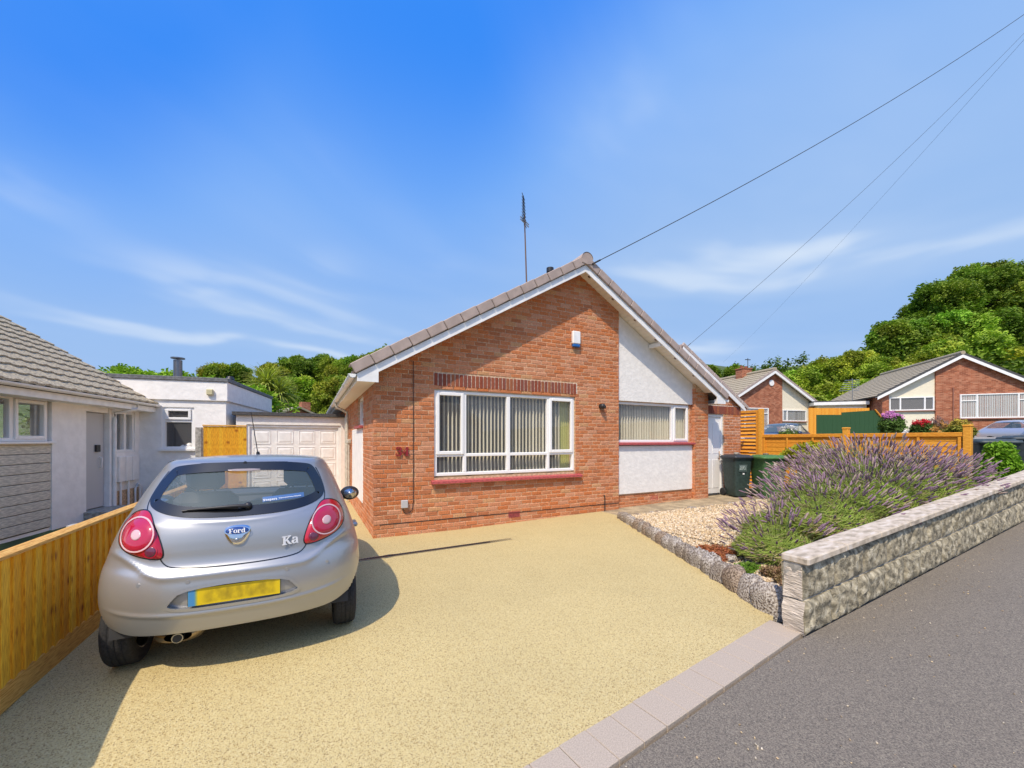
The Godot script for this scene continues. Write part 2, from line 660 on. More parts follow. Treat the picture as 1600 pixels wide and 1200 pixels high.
	mat("block_end", Color(0.70, 0.60, 0.48), 0.95, {"tex": gray(0.84, 1.0, "endm", 0.03, 256), "scale": Vector3(0.8, 4.0, 0.8), "bump": gray(0.0, 1.0, "blockh", 0.03, 512, 0.2, 0.8, 5), "bscale": 0.5})
	mat("coping", Color(0.62, 0.55, 0.46), 0.92, {
		"tex": noise_tex("copingface", T, 0.012, [[0.2, Color(0.78, 0.76, 0.72)], [0.42, Color(0.90, 0.88, 0.84)], [0.62, Color(0.96, 0.94, 0.91)], [0.78, Color(1, 1, 1)]], 512, 6), "scale": Vector3(0.9, 1.2, 1.6), "bump": rough, "bscale": 0.10})
	var rc = [Color(0.40, 0.35, 0.29), Color(0.50, 0.46, 0.405), Color(0.41, 0.325, 0.245), Color(0.55, 0.50, 0.43)]
	for i in 4:
		mat("stone_%d" % i, rc[i], 0.92, {
			"tex": noise_tex("stoneface", T, 0.025, [[0.2, Color(0.40, 0.37, 0.35)], [0.45, Color(0.75, 0.72, 0.69)], [0.68, Color(1, 1, 1)]], 512, 6), "scale": 3.0, "bump": gray(0.0, 1.0, "blockh", 0.03, 512, 0.2, 0.8, 5), "bscale": 0.5})
	mat("soil", Color(0.42, 0.34, 0.23), 0.95, {"tex": mott, "scale": 3.0})
	mat("gravel", Color(1, 1, 1), 0.85, {"vc": true})
	mat("earth", Color(0.085, 0.125, 0.03), 0.95, {"tex": mott, "scale": 0.3})
	mat("leaf", Color(1, 1, 1), 0.6, {"vc": true, "back": Color(0.5, 0.6, 0.2), "spec": 0.3})
	mat("bark", Color(0.10, 0.075, 0.05), 0.95, {"tex": mott, "scale": 4.0})
	mat("petal", Color(1, 1, 1), 0.8, {"vc": true, "back": Color(0.3, 0.3, 0.3)})
	mat("black_plastic", Color(0.022, 0.022, 0.024), 0.45, {})
	mat("rubber", Color(0.025, 0.025, 0.026), 0.85, {"tex": gray(0.7, 1.0, "rub", 0.05, 256), "scale": 4.0})
	mat("dark_metal", Color(0.06, 0.06, 0.06), 0.5, {"metal": 0.6})
	mat("steel", Color(0.45, 0.44, 0.42), 0.35, {"metal": 1.0})
	mat("chrome", Color(0.75, 0.75, 0.76), 0.12, {"metal": 1.0})
	mat("flue", Color(0.22, 0.22, 0.23), 0.35, {"metal": 0.9})
	mat("rust_pole", Color(0.16, 0.10, 0.07), 0.8, {})
	mat("cable", Color(0.03, 0.03, 0.03), 0.7, {})
	mat("print_white", Color(0.8, 0.8, 0.8), 0.5, {})


# ---- ground
func drive_edge(x):  # where the drive meets the paver strip
	return lerpf(4.90, 4.60, (x - 0.06) / 2.68)


func build_ground():
	var far = sheet(-160.0, 220.0, 76, -200.0, 160.0, 72, -0.06, func(x, z): return far_land(x, z))
	struct("terrain", far, mats.earth)
	var road = sheet(-14.0, 46.0, 120, func(x): return 4.9 + (0.0 if x > 2.6 else maxf(0.0, drive_edge(maxf(x, -6.0)) - 4.62)), 22.0, 18, 0.0)
	struct("road", road, mats.asphalt)
	var drive = sheet(-2.52, 2.62, 40, -6.0, func(x): return drive_edge(x), 60, 0.004)
	struct("driveway", drive, mats.drive)
	# the wedge between the drive and the stone edging, then the paler path along the house
	var wedge = sheet(2.62, 4.62, 20, -0.3, func(x): return minf(4.62, 0.70 + (4.50 - x) * 2.30) if x < 4.40 else 0.9, 30, 0.004)
	struct("driveway", wedge, mats.drive)
	var path = sheet(4.62, 10.6, 40, -0.5, func(x): return 0.95 + 0.05 * (x - 4.6), 10, 0.004)
	struct("path", path, mats.path)
	# gutter drain let into the drive
	var dr = thing("channel_drain", "narrow dark slotted drain channel crossing the yellow resin drive in front of the house", "drain", Vector3(-0.9, 0.008, 1.16), atan2(0.162, 3.916))
	var b := MB.new()
	b.box(Vector3(2.2, -0.012, 0), Vector3(4.5, 0.02, 0.075))
	part(dr, "channel", b, mats.black_plastic)
	b = MB.new()
	b.box(Vector3(2.2, 0.0, 0.042), Vector3(4.5, 0.012, 0.008))
	b.box(Vector3(2.2, 0.0, -0.042), Vector3(4.5, 0.012, 0.008))
	part(dr, "frame", b, mats.steel)
	b = MB.new()
	for i in 125:
		b.box(Vector3(0.0 + i * 0.036, 0.001, 0), Vector3(0.012, 0.008, 0.074))
	part(dr, "grating", b, mats.dark_metal, "stuff")
	# pavers
	var ps = Node3D.new()
	ps.name = "paver_strip"
	ps.set_meta("kind", "structure")
	add_child(ps, true)
	b = MB.new()
	for i in 2:
		pass
	var variants = []
	for i in 3:
		var q := MB.new()
		q.box(Vector3(0, -0.03, 0), Vector3(0.197, 0.066, 0.252 + 0.002 * i), 0.004)
		variants.append(q.mesh())
	var ang = atan2(0.30, 2.68)
	var k := 0
	var x := 2.62
	while x > -4.6:
		var z = drive_edge(x) + 0.125
		var o = part(ps, "paver", variants[k % 3], mats.paver)
		o.position = Vector3(x, land(x, z) + 0.004 + rf(0, 0.003), z)
		o.rotation.y = ang
		o.rotation.z = 0.04
		x -= 0.2 * cos(ang)
		k += 1


func far_land(x, z):
	var y = land(clampf(x, -12.0, 70.0), minf(z, 30.0))
	if x > -2.6 and x < 20.0 and z > -6.5 and z < 6.0:
		y -= 0.25
	var d = Vector2(x + 0.9, z - 6.7).length()
	y += 11.0 * smoothramp(50.0, 100.0, -z) + 14.0 * smoothramp(69.0, 104.0, x) * smoothramp(36.0, 0.0, z) + 2.5 * smoothramp(60.0, 72.0, x)
	return y


# ---- bricks: collects {at, size, tone} and makes the nearest ones parts, the rest one mass
func brick_shape(w, h, seed_):
	var r := RandomNumberGenerator.new()
	r.seed = seed_
	var b := MB.new()
	var e := 0.006
	var f = []
	var o = []
	for s in [[-1, -1], [1, -1], [1, 1], [-1, 1]]:
		o.append(Vector3(s[0] * w * 0.5 + r.randf_range(-0.003, 0.003), s[1] * h * 0.5 + r.randf_range(-0.002, 0.002), -e))
		f.append(Vector3(s[0] * (w * 0.5 - e - r.randf_range(0, 0.005)), s[1] * (h * 0.5 - e - r.randf_range(0, 0.003)), r.randf_range(-0.003, 0.003)))
	b.quad(f[0], f[1], f[2], f[3])
	for i in 4:
		var j = (i + 1) % 4
		b.quad(o[i], o[j], f[j], f[i])
		var z = Vector3(0, 0, -0.05)
		b.quad(o[i] + z, o[j] + z, o[j], o[i])
	return b.mesh()


func lay(list, origin, xdir, normal, x0, x1, y0, y1, holes = [], top = null, course = 0.075, pitch = 0.225):
	var basis = Basis(xdir, Vector3.UP, normal)
	var row := 0
	var y = y0
	while y < y1 - 0.02:
		var ym = y + course * 0.5
		var spans = [[x0, x1]]
		if top != null:
			var t = top.call(ym)
			spans = [[maxf(x0, t[0]), minf(x1, t[1])]]
		for h in holes:
			if ym > h[2] and ym < h[3]:
				var cut = []
				for s in spans:
					if h[0] > s[0] + 0.01:
						cut.append([s[0], minf(s[1], h[0])])
					if h[1] < s[1] - 0.01:
						cut.append([maxf(s[0], h[1]), s[1]])
				spans = cut.filter(func(s): return s[1] - s[0] > 0.03)
		var off = (row % 2) * 0.5 * pitch + (0.0 if row % 5 else pitch * 0.25)
		for s in spans:
			var k = floori((s[0] - off) / pitch)
			while off + k * pitch < s[1]:
				var a = maxf(s[0], off + k * pitch + 0.005)
				var c = minf(s[1], off + (k + 1) * pitch - 0.005)
				k += 1
				if c - a < 0.03:
					continue
				var hh = minf(course - 0.009, y1 - y)
				var m = origin + xdir * ((a + c) * 0.5) + Vector3.UP * (y + course * 0.5 + rf(-0.001, 0.001)) + normal * rf(-0.002, 0.003)
				var patch = wob.get_noise_3d(m.x * 14.0, m.y * 22.0, m.z * 14.0)
				var q = rf(0, 1) + patch * 0.5
				var tone = 2 if q < 0.10 else 0 if q < 0.38 else 6 if q < 0.52 else 1 if q < 0.74 else 3 if q < 0.90 else 5 if q < 0.96 else 4
				if rf(0, 1) < 0.06:
					tone = 4
				list.append({"xf": Transform3D(basis.scaled_local(Vector3((c - a) / 0.215, hh / 0.066, 1)), m), "tone": tone})
		y += course
		row += 1


func set_bricks(list, parent, most, eye = Vector3(-0.89, 1.59, 6.70)):
	var shapes = [brick_shape(0.215, 0.066, 1), brick_shape(0.215, 0.066, 2), brick_shape(0.215, 0.066, 3)]
	list.sort_custom(func(a, b): return (a.xf.origin - eye).length_squared() < (b.xf.origin - eye).length_squared())
	var n = mini(most, list.size())
	for i in n:
		var o = part(parent, "brick", shapes[rng.randi() % 3], mats["brick_%d" % list[i].tone])
		o.transform = list[i].xf
	if list.size() > n:
		var pl = []
		var cs = []
		for i in range(n, list.size()):
			pl.append(list[i].xf)
			cs.append(mats["brick_%d" % list[i].tone].albedo_color.srgb_to_linear())
		many(parent, "brick", shapes[1], mats.brick_any, pl, cs)


func pane(parent, x0, x1, y0, y1, z):
	var b := MB.new()
	b.quad(Vector3(x0, y0, z), Vector3(x1, y0, z), Vector3(x1, y1, z), Vector3(x0, y1, z))
	return part(parent, "pane", b, mats.glass)


func bars(b, list, z0, z1, bev = 0.008):  # [x0, x1, y0, y1]
	for r in list:
		b.span(r[0], r[1], r[2], r[3], z0, z1, bev)


func blind(parent, x0, x1, y0, y1, z, pitch = 0.076, turn = -92.0, m = null):
	var q := MB.new()
	var h = y1 - y0
	var rows = [[], []]
	for j in 5:
		var t = (j - 2) / 2.0
		for i in 2:
			rows[i].append(Vector3(t * 0.040, h * i - h * 0.5, 0.006 * (1.0 - t * t)))
	q.grid(rows)
	rows = [[], []]
	for j in 5:
		var t = (j - 2) / 2.0
		for i in 2:
			rows[i].append(Vector3(t * 0.040, h * i - h * 0.5, 0.006 * (1.0 - t * t) - 0.001))
	q.grid(rows, false, null, true)
	var me = q.mesh()
	var x = x0 + pitch * 0.5
	while x < x1:
		var o = part(parent, "slat", me, m if m else mats.blind)
		o.position = Vector3(x, (y0 + y1) * 0.5, z)
		o.rotation_degrees.y = turn + rf(-6, 6)
		x += pitch
	var b := MB.new()
	b.span(x0, x1, y1, y1 + 0.03, z - 0.02, z + 0.02)
	part(parent, "head_rail", b, mats.upvc)


func roof_under(x):
	return 5.06 - 0.58 * absf(x - 3.99)


func build_house():
	var ho = thing("brick_bungalow", "red brick bungalow with a gabled front, white bargeboards, number 34 and two vertical-blind windows", "house", Vector3.ZERO)
	# --- shell: thick walls, floor and ceiling, so that the rooms are closed
	var fw = Node3D.new()
	fw.name = "front_wall"
	ho.add_child(fw, true)
	var b := MB.new()
	var soff = func(x): return roof_under(x) - 0.04
	b.span(0.05, 1.0, -0.3, 2.45, -0.3, -0.007)
	b.span(3.95, 5.107, -0.3, 2.45, -0.3, -0.007)
	b.span(1.0, 3.95, -0.3, 0.93, -0.3, -0.007)
	b.prism([Vector2(0.05, 2.52), Vector2(5.107, 2.52), Vector2(5.107, soff.call(5.107)), Vector2(3.99, soff.call(3.99)), Vector2(0.05, soff.call(0.05) + 0.0)], -0.3, -0.007)
	b.span(0.05, 1.0, 2.45, 2.52, -0.3, -0.0071)
	b.span(3.95, 5.107, 2.45, 2.52, -0.3, -0.0071)
	b.span(0.0071, 0.05, -0.3, 2.60, -0.35, -0.0071)
	part(fw, "mortar", b, mats.mortar)
	var list = []
	var top = func(y): return [3.99 - (5.06 + 0.03 - y - 0.02) / 0.58, 3.99 + (5.06 + 0.03 - y - 0.02) / 0.58]
	lay(list, Vector3.ZERO, Vector3.RIGHT, Vector3.BACK, 0.0, 5.107, -0.09, 5.1, [[1.0, 3.95, 0.86, 2.46], [0.99, 4.0, 2.5, 2.735], [2.42, 2.66, 0.12, 0.24]], top)
	# a thin bed under the sill and beside the lintel
	set_bricks(list, fw, 300)
	# damp course line
	b = MB.new()
	b.span(0.1, 5.1, 0.205, 0.211, -0.02, 0.0045)
	part(fw, "damp_course", b, mats.black_plastic)
	# soldier lintel
	b = MB.new()
	b.span(0.985, 4.005, 2.515, 2.74, -0.2, -0.006)
	var lin = part(ho, "lintel", b, mats.pale_mortar)
	var sb := MB.new()
	sb.box(Vector3(0, 0, -0.03), Vector3(0.060, 0.213, 0.070), 0.004)
	var sm = sb.mesh()
	var deep = []
	for i in 4:
		deep.append(mat("soldier_%d" % i, [Color(0.42, 0.12, 0.06), Color(0.33, 0.10, 0.065), Color(0.46, 0.16, 0.07), Color(0.37, 0.09, 0.045)][i], 0.9, {"tex": texs.brickface, "scale": Vector3(5.0, 3.0, 5.0), "bump": texs.brickgrain, "bscale": 0.4}))
	for i in 39:
		var o = part(lin, "brick", sm, deep[rng.randi() % 4])
		o.position = Vector3(1.03 + i * 0.0765, 2.628 + rf(-0.003, 0.003), rf(0.0, 0.004))
		o.rotation.z = rf(-0.012, 0.012)
	# --- main window
	var wn = Node3D.new()
	wn.name = "window"
	ho.add_child(wn, true)
	b = MB.new()
	b.span(1.0, 3.95, 2.455, 2.515, -0.2, -0.02, 0.004)
	part(wn, "head_trim", b, mats.trim_dirty)
	b = MB.new()
	var zf := -0.035
	var zb := -0.11
	bars(b, [[1.003, 1.058, 0.955, 2.453], [3.892, 3.947, 0.955, 2.453]], zb, zf)
	bars(b, [[1.058, 3.892, 0.955, 1.012], [1.058, 3.892, 2.398, 2.453]], zb, zf)
	bars(b, [[1.535, 1.600, 1.012, 2.398], [2.402, 2.478, 1.012, 2.398], [3.292, 3.352, 1.012, 2.398]], zb, zf)
	for r in [[1.058, 1.535], [1.600, 2.402], [2.478, 3.292], [3.352, 3.892]]:
		b.span(r[0], r[1], 1.288, 1.345, zb, zf - 0.002, 0.008)
	part(wn, "frame", b, mats.upvc)
	for r in [[1.045, 1.545], [3.342, 3.905]]:  # the opening casements
		var sa := MB.new()
		bars(sa, [[r[0], r[0] + 0.055, 1.33, 2.42], [r[1] - 0.055, r[1], 1.33, 2.42]], zf - 0.03, zf + 0.02)
		bars(sa, [[r[0] + 0.055, r[1] - 0.055, 1.33, 1.39], [r[0] + 0.055, r[1] - 0.055, 2.362, 2.42]], zf - 0.03, zf + 0.02)
		var cs = part(wn, "casement", sa, mats.upvc)
		var hx = r[1] - 0.035 if r[0] < 2.0 else r[0] + 0.03
		sa = MB.new()
		sa.span(hx - 0.01, hx + 0.01, 1.72, 1.84, zf - 0.06, zf - 0.03, 0.004)
		part(wn, "handle", sa, mats.upvc)
	for r in [[1.058, 1.535], [1.600, 2.402], [2.478, 3.292], [3.352, 3.892]]:
		pane(wn, r[0] - 0.01, r[1] + 0.01, 1.005, 1.295, -0.075)
		pane(wn, r[0] - 0.01, r[1] + 0.01, 1.338, 2.405, -0.075)
	blind(wn, 1.04, 3.72, 0.99, 2.40, -0.19)
	b = MB.new()
	var rows = [[], []]
	for j in 25:
		for i in 2:
			rows[i].append(Vector3(3.70 + j * 0.011, 0.9 + i * 1.55, -0.23 + 0.02 * sin(j * 1.4)))
	b.grid(rows)
	part(wn, "curtain", b, mats.curtain)
	b = MB.new()
	b.prism([Vector2(-0.16, 0.925), Vector2(0.085, 0.875), Vector2(0.085, 0.835), Vector2(0.06, 0.83), Vector2(-0.16, 0.86)], -3.13, 0.0)
	var sill = part(ho, "sill", b, mats.red_paint)
	sill.transform = Transform3D(Basis(Vector3(0, 0, 1), Vector3.UP, Vector3(-1, 0, 0)) , Vector3(0.94, 0, 0))
	# air brick
	b = MB.new()
	b.span(2.425, 2.655, 0.125, 0.235, -0.05, -0.007)
	for i in 8:
		b.span(2.425 + i * 0.032, 2.433 + i * 0.032, 0.125, 0.235, -0.02, 0.004)
	for i in 5:
		b.span(2.425, 2.655, 0.125 + i * 0.0255, 0.132 + i * 0.0255, -0.02, 0.0045)
	part(ho, "air_brick", b, mats.red_paint)
	# --- recessed panel with the small window
	var rw = Node3D.new()
	rw.name = "rendered_wall"
	ho.add_child(rw, true)
	b = MB.new()
	b.span(5.107, 7.52, -0.3, 1.47, -0.38, -0.107)
	b.span(7.45, 7.52, 1.47, 2.44, -0.38, -0.107)
	b.prism([Vector2(5.107, 2.44), Vector2(7.52, 2.44), Vector2(7.52, soff.call(7.52)), Vector2(5.107, soff.call(5.107))], -0.38, -0.107)
	part(rw, "mortar", b, mats.mortar)
	list = []
	lay(list, Vector3(0, 0, -0.1), Vector3.RIGHT, Vector3.BACK, 5.107, 7.52, -0.02, 0.40)
	lay(list, Vector3(0, 0, -0.1), Vector3.RIGHT, Vector3.BACK, 7.452, 7.52, 1.47, 2.45)
	set_bricks(list, rw, 0)
	b = MB.new()
	b.span(5.11, 7.60, 0.375, 1.455, -0.112, -0.075, 0.008)
	part(rw, "lower_panel", b, mats.render_white)
	b = MB.new()
	b.prism([Vector2(5.108, 2.455), Vector2(7.60, 2.455), Vector2(7.60, soff.call(7.60) - 0.005), Vector2(5.108, soff.call(5.108) - 0.005)], -0.112, -0.07)
	part(rw, "upper_panel", b, mats.render_white)
	b = MB.new()
	b.prism([Vector2(-0.2, 1.535), Vector2(0.0, 1.515), Vector2(0.0, 1.475), Vector2(-0.2, 1.46)], -2.45, 0.0)
	sill = part(rw, "sill", b, mats.red_paint)
	sill.transform = Transform3D(Basis(Vector3(0, 0, 1), Vector3.UP, Vector3(-1, 0, 0)), Vector3(5.112, 0, 0))
	b = MB.new()
	b.span(2.75, 2.98, 0.12, 0.23, -0.05, -0.007)
	for i in 6:
		b.span(2.75 + i * 0.044, 2.76 + i * 0.044, 0.12, 0.23, -0.02, 0.004)
	var ab = part(rw, "air_brick", b, mats.red_paint)
	ab.position = Vector3(3.4, 0.06, -0.1)
	wn = Node3D.new()
	wn.name = "window"
	ho.add_child(wn, true)
	b = MB.new()
	zf = -0.13
	zb = -0.2
	bars(b, [[5.115, 5.165, 1.525, 2.445], [7.392, 7.45, 1.525, 2.445], [6.86, 6.95, 1.585, 2.385]], zb, zf)
	bars(b, [[5.165, 7.392, 1.525, 1.585], [5.165, 7.392, 2.385, 2.445]], zb, zf)
	part(wn, "frame", b, mats.upvc)
	b = MB.new()
	bars(b, [[6.93, 6.985, 1.56, 2.41], [7.36, 7.415, 1.56, 2.41]], zf - 0.03, zf + 0.02)
	bars(b, [[6.985, 7.36, 1.56, 1.615], [6.985, 7.36, 2.355, 2.41]], zf - 0.03, zf + 0.02)
	part(wn, "casement", b, mats.upvc)
	pane(wn, 5.16, 6.87, 1.58, 2.39, -0.165)
	pane(wn, 6.94, 7.40, 1.58, 2.39, -0.165)
	blind(wn, 5.14, 7.43, 1.55, 2.42, -0.27, 0.08)
	# --- corner pier
	var pr = Node3D.new()
	pr.name = "corner_pier"
	ho.add_child(pr, true)
	b = MB.new()
	b.prism([Vector2(7.53, -0.2), Vector2(8.01, -0.2), Vector2(8.01, soff.call(8.01)), Vector2(7.53, soff.call(7.53))], -0.38, -0.007)
	part(pr, "mortar", b, mats.mortar)
	list = []
	lay(list, Vector3.ZERO, Vector3.RIGHT, Vector3.BACK, 7.52, 8.02, 0.0, 2.75, [], func(y): return [0.0, 3.99 + (5.09 - y - 0.02) / 0.58])
	lay(list, Vector3(7.52, 0, 0), Vector3.FORWARD, Vector3.LEFT, 0.0, 0.1, 0.0, 2.85)
	lay(list, Vector3(8.02, 0, 0), Vector3.FORWARD, Vector3.RIGHT, 0.0, 0.2, 0.0, 2.6)
	set_bricks(list, pr, 0)
	# --- left side wall
	var sw = Node3D.new()
	sw.name = "side_wall"
	ho.add_child(sw, true)
	b = MB.new()
	b.span(0.007, 0.3, -0.3, 1.84, -9.0, -0.35)
	b.span(0.007, 0.3, 1.84, 2.62, -1.38, -0.35)
	b.span(0.007, 0.3, 1.84, 2.62, -9.0, -2.30)
	b.span(0.007, 0.3, 2.45, 2.62, -2.30, -1.38)
	part(sw, "mortar", b, mats.mortar)
	list = []
	lay(list, Vector3.ZERO, Vector3.FORWARD, Vector3.LEFT, 0.0, 8.5, -0.09, 2.62, [[1.40, 3.51, 0.37, 1.86], [1.38, 2.30, 1.80, 2.46]])
	set_bricks(list, sw, 0)
	b = MB.new()
	b.span(-0.012, 0.02, 0.37, 1.815, -3.5, -1.41, 0.006)
	part(sw, "panel", b, mats.render_cool)
	b = MB.new()
	b.span(-0.07, 0.1, 1.815, 1.865, -2.42, -1.36, 0.008)
	part(sw, "sill", b, mats.red_paint)
	wn = Node3D.new()
	wn.name = "window"
	ho.add_child(wn, true)
	b = MB.new()
	for z in [-1.43, -2.27]:
		b.span(0.04, 0.11, 1.865, 2.45, z - 0.03, z + 0.03, 0.006)
	b.span(0.04, 0.11, 1.865, 1.92, -2.24, -1.46, 0.006)
	b.span(0.04, 0.11, 2.395, 2.45, -2.24, -1.46, 0.006)
	part(wn, "frame", b, mats.upvc)
	b = MB.new()
	b.quad(Vector3(0.075, 1.9, -2.25), Vector3(0.075, 1.9, -1.45), Vector3(0.075, 2.41, -1.45), Vector3(0.075, 2.41, -2.25))
	part(wn, "pane", b, mats.glass)
	# --- the rest of the shell
	b = MB.new()
	b.span(7.72, 8.0, -0.3, 2.65, -9.0, -0.38)
	b.span(0.0, 8.0, -0.3, 2.65, -9.3, -9.0)
	part(ho, "back_wall", b, mats.mortar)
	b = MB.new()
	b.span(0.3, 7.72, 2.62, 2.72, -9.0, -0.39)
	b.span(0.3, 7.72, -0.02, 0.02, -9.0, -0.39)
	b.span(4.9, 5.0, 0.02, 2.62, -9.0, -0.39)
	b.span(0.3, 7.72, 0.02, 2.62, -4.3, -4.2)
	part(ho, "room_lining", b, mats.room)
	# --- roof: slab, courses of tiles, verge and ridge
	var ro = Node3D.new()
	ro.name = "roof"
	ho.add_child(ro, true)
	b = MB.new()
	var xl := -0.27
	var xr := 8.26
	for s in [[xl, -1], [xr, 1]]:
		var x0 = s[0]
		b.prism([Vector2(x0, roof_under(x0)), Vector2(3.99, 5.06), Vector2(3.99, 5.10), Vector2(x0, roof_under(x0) + 0.04)], -9.6, 0.295)
	part(ro, "deck", b, mats.room)
	b = MB.new()
	var ln = 4.30 / cos(atan(0.58))
	var rowsn := 15
	for s in [-1, 1]:
		var dirx = Vector3(s * 0.865, -0.5017, 0)
		var up = Vector3(s * 0.5017, 0.865, 0)
		for i in rowsn:
			var p0 = Vector3(3.99, 5.10, 0) + dirx * (ln * i / rowsn) + up * 0.008
			var p1 = Vector3(3.99, 5.10, 0) + dirx * (ln * (i + 1) / rowsn + 0.02) + up * 0.03
			for q in [[p0, p1]]:
				var za := -9.6
				var zc := 0.27
				var t = up * 0.022
				var mid = (p0 + p1) * 0.5 + Vector3(0, 0, -4.6)
				b.qo(p0 + Vector3(0, 0, za), p1 + Vector3(0, 0, za), p1 + Vector3(0, 0, zc), p0 + Vector3(0, 0, zc), mid - up)
				b.qo(p1 + Vector3(0, 0, za), p1 - t + Vector3(0, 0, za), p1 - t + Vector3(0, 0, zc), p1 + Vector3(0, 0, zc), mid)
	part(ro, "tile_courses", b, mats.roof_tile, "stuff")
	var vt := MB.new()
	vt.box(Vector3(0.164, 0.052, 0.02), Vector3(0.323, 0.158, 0.045), 0.010)
	vt.box(Vector3(0.164, 0.120, -0.10), Vector3(0.328, 0.022, 0.24), 0.008)
	var vm = vt.mesh()
	for s in [-1, 1]:
		for i in rowsn:
			var o = part(ro, "verge_tile", vm, mats.verge_tile)
			var dirx = Vector3(s * 0.865, -0.5017, 0)
			var up = Vector3(s * 0.5017, 0.865, 0)
			var a = Vector3(3.99, 5.10, 0.30) + dirx * (ln * i / rowsn) + up * (0.0)
			o.transform = Transform3D(Basis(dirx, up, Vector3(0, 0, 1)) if s > 0 else Basis(-dirx, up, Vector3(0, 0, 1)), a + (Vector3.ZERO if s > 0 else dirx * 0.329))
			o.rotate_object_local(Vector3(0, 0, 1), -0.03 * s)
	b = MB.new()
	for k in 22:
		var z0 = 0.36 - k * 0.45
		var rr = []
		for i in 2:
			var line = []
			for j in 13:
				var a = PI * j / 12.0
				line.append(Vector3(3.99 + 0.135 * cos(a), 5.165 + 0.125 * sin(a) + (0.008 if i == 0 else 0.0), z0 - 0.47 * i))
			rr.append(line)
		b.grid(rr, false, null, false)
	part(ro, "ridge_tiles", b, mats.roof_tile, "stuff")
	b = MB.new()
	var cap = []
	for j in 13:
		var a = PI * j / 12.0
		cap.append(Vector2(3.99 + 0.130 * cos(a), 5.165 + 0.125 * sin(a)))
	cap.append(Vector2(3.86, 5.03))
	cap.append(Vector2(4.12, 5.03))
	cap = cap.slice(0, 13) + [Vector2(3.86, 5.08), Vector2(3.99, 5.06), Vector2(4.12, 5.08)]
	b.prism(cap, 0.28, 0.352)
	part(ro, "ridge_end", b, mats.verge_tile)
	# bargeboards and box ends
	b = MB.new()
	for s in [-1, 1]:
		var xe = xl if s < 0 else xr
		var p = [Vector2(3.99, 5.065), Vector2(3.99, 4.930), Vector2(xe - s * 0.31, roof_under(xe - s * 0.31) - 0.135), Vector2(xe - s * 0.31, roof_under(xe) - 0.115), Vector2(xe, roof_under(xe) - 0.115), Vector2(xe, roof_under(xe) + 0.0)]
		b.prism(p, 0.275 + (0.0 if s < 0 else 0.0005), 0.30 + (0.0 if s < 0 else 0.0005))
	b.span(7.96, 8.235, roof_under(8.26) - 0.113, roof_under(8.26) - 0.002, 0.21, 0.2735)
	part(ho, "bargeboard", b, mats.trim_white)
	# soffit boards under the verge, with round vents
	var sof = Node3D.new()
	sof.name = "soffit"
	ho.add_child(sof, true)
	var bm := MB.new()
	bm.box(Vector3(0, 0, 0), Vector3(0.118, 0.012, 0.38), 0.003)
	var bmm = bm.mesh()
	for s in [-1, 1]:
		var dirx = Vector3(s * 0.865, -0.5017, 0)
		var up = Vector3(s * 0.5017, 0.865, 0)
		var n = int((ln - 0.36) / 0.122)
		for i in n:
			var o = part(sof, "board", bmm, mats.soffit)
			o.transform = Transform3D(Basis(dirx * s, up, Vector3(0, 0, 1)), Vector3(3.99, 5.035, 0.085) + dirx * (0.09 + i * 0.122))
	b = MB.new()
	for i in 6:
		var x = 4.18 + i * 0.62
		b.xf = Transform3D(Basis(Vector3(0.865, -0.5017, 0), Vector3(0.5017, 0.865, 0), Vector3(0, 0, 1)), Vector3(x, roof_under(x) - 0.036, 0.16))
		b.cyl(Vector3.ZERO, Vector3(0, 0.008, 0), 0.032, -1, 14)
	part(sof, "vents", b, mats.rust_pole)
	b = MB.new()
	b.span(6.05, 6.13, roof_under(6.1) - 0.15, roof_under(6.1) - 0.06, -0.06, 0.27, 0.004)
	part(sof, "purlin_end", b, mats.trim_white)
	# eaves boxes, fascia and gutters
	for s in [-1, 1]:
		b = MB.new()
		var xa = xl if s < 0 else xr - 0.022
		b.span(xa, xa + 0.022, roof_under(xl) - 0.115, roof_under(xl) + 0.03, -9.5, 0.274)
		part(ho, "fascia", b, mats.trim_white)
		b = MB.new()
		var x0 = (xl + 0.022) if s < 0 else 8.021
		var x1 = -0.004 if s < 0 else xr - 0.022
		b.span(x0, x1, roof_under(xl) - 0.115, roof_under(xl) - 0.10, -9.5, 0.274)
		part(ho, "eaves_soffit", b, mats.soffit)
		var rr = []
		for i in 2:
			var line = []
			for j in 11:
				var a = PI + PI * j / 10.0
				line.append(Vector3(0.056 * cos(a), 0.056 * sin(a), 0.30 if i == 0 else -9.5))
			rr.append(line)
		b = MB.new()
		b.grid(rr, false, null, false)
		rr = []
		for i in 2:
			var line = []
			for j in 11:
				var a = PI + PI * j / 10.0
				line.append(Vector3(0.052 * cos(a), 0.052 * sin(a), 0.30 if i == 0 else -9.5))
			rr.append(line)
		b.grid(rr, false, null, true)
		for z in [0.28, -1.0, -2.6, -4.2, -6.0]:
			b.span(-0.062, 0.062, -0.002, 0.004, z - 0.02, z + 0.02)
			var ring = []
			for i in 2:
				var line = []
				for j in 11:
					var a = PI + PI * j / 10.0
					line.append(Vector3(0.063 * cos(a), 0.063 * sin(a), z + 0.025 - 0.05 * i))
				ring.append(line)
			b.grid(ring)
		b.prism([Vector2(-0.055, 0.0), Vector2(-0.039, -0.039), Vector2(0, -0.055), Vector2(0.039, -0.039), Vector2(0.055, 0.0)], 0.296, 0.302)
		var g = part(ho, "gutter", b, mats.trim_white)
		g.position = Vector3(xl - 0.062 if s < 0 else xr + 0.062, 2.575, 0)
	b = MB.new()
	b.tube([Vector3(-0.33, 2.52, -4.2), Vector3(-0.33, 2.42, -4.2), Vector3(-0.07, 2.28, -4.2), Vector3(-0.07, 2.2, -4.2), Vector3(-0.07, 0.05, -4.2)], 0.034, 10)
	part(ho, "downpipe", b, mats.trim_dirty)
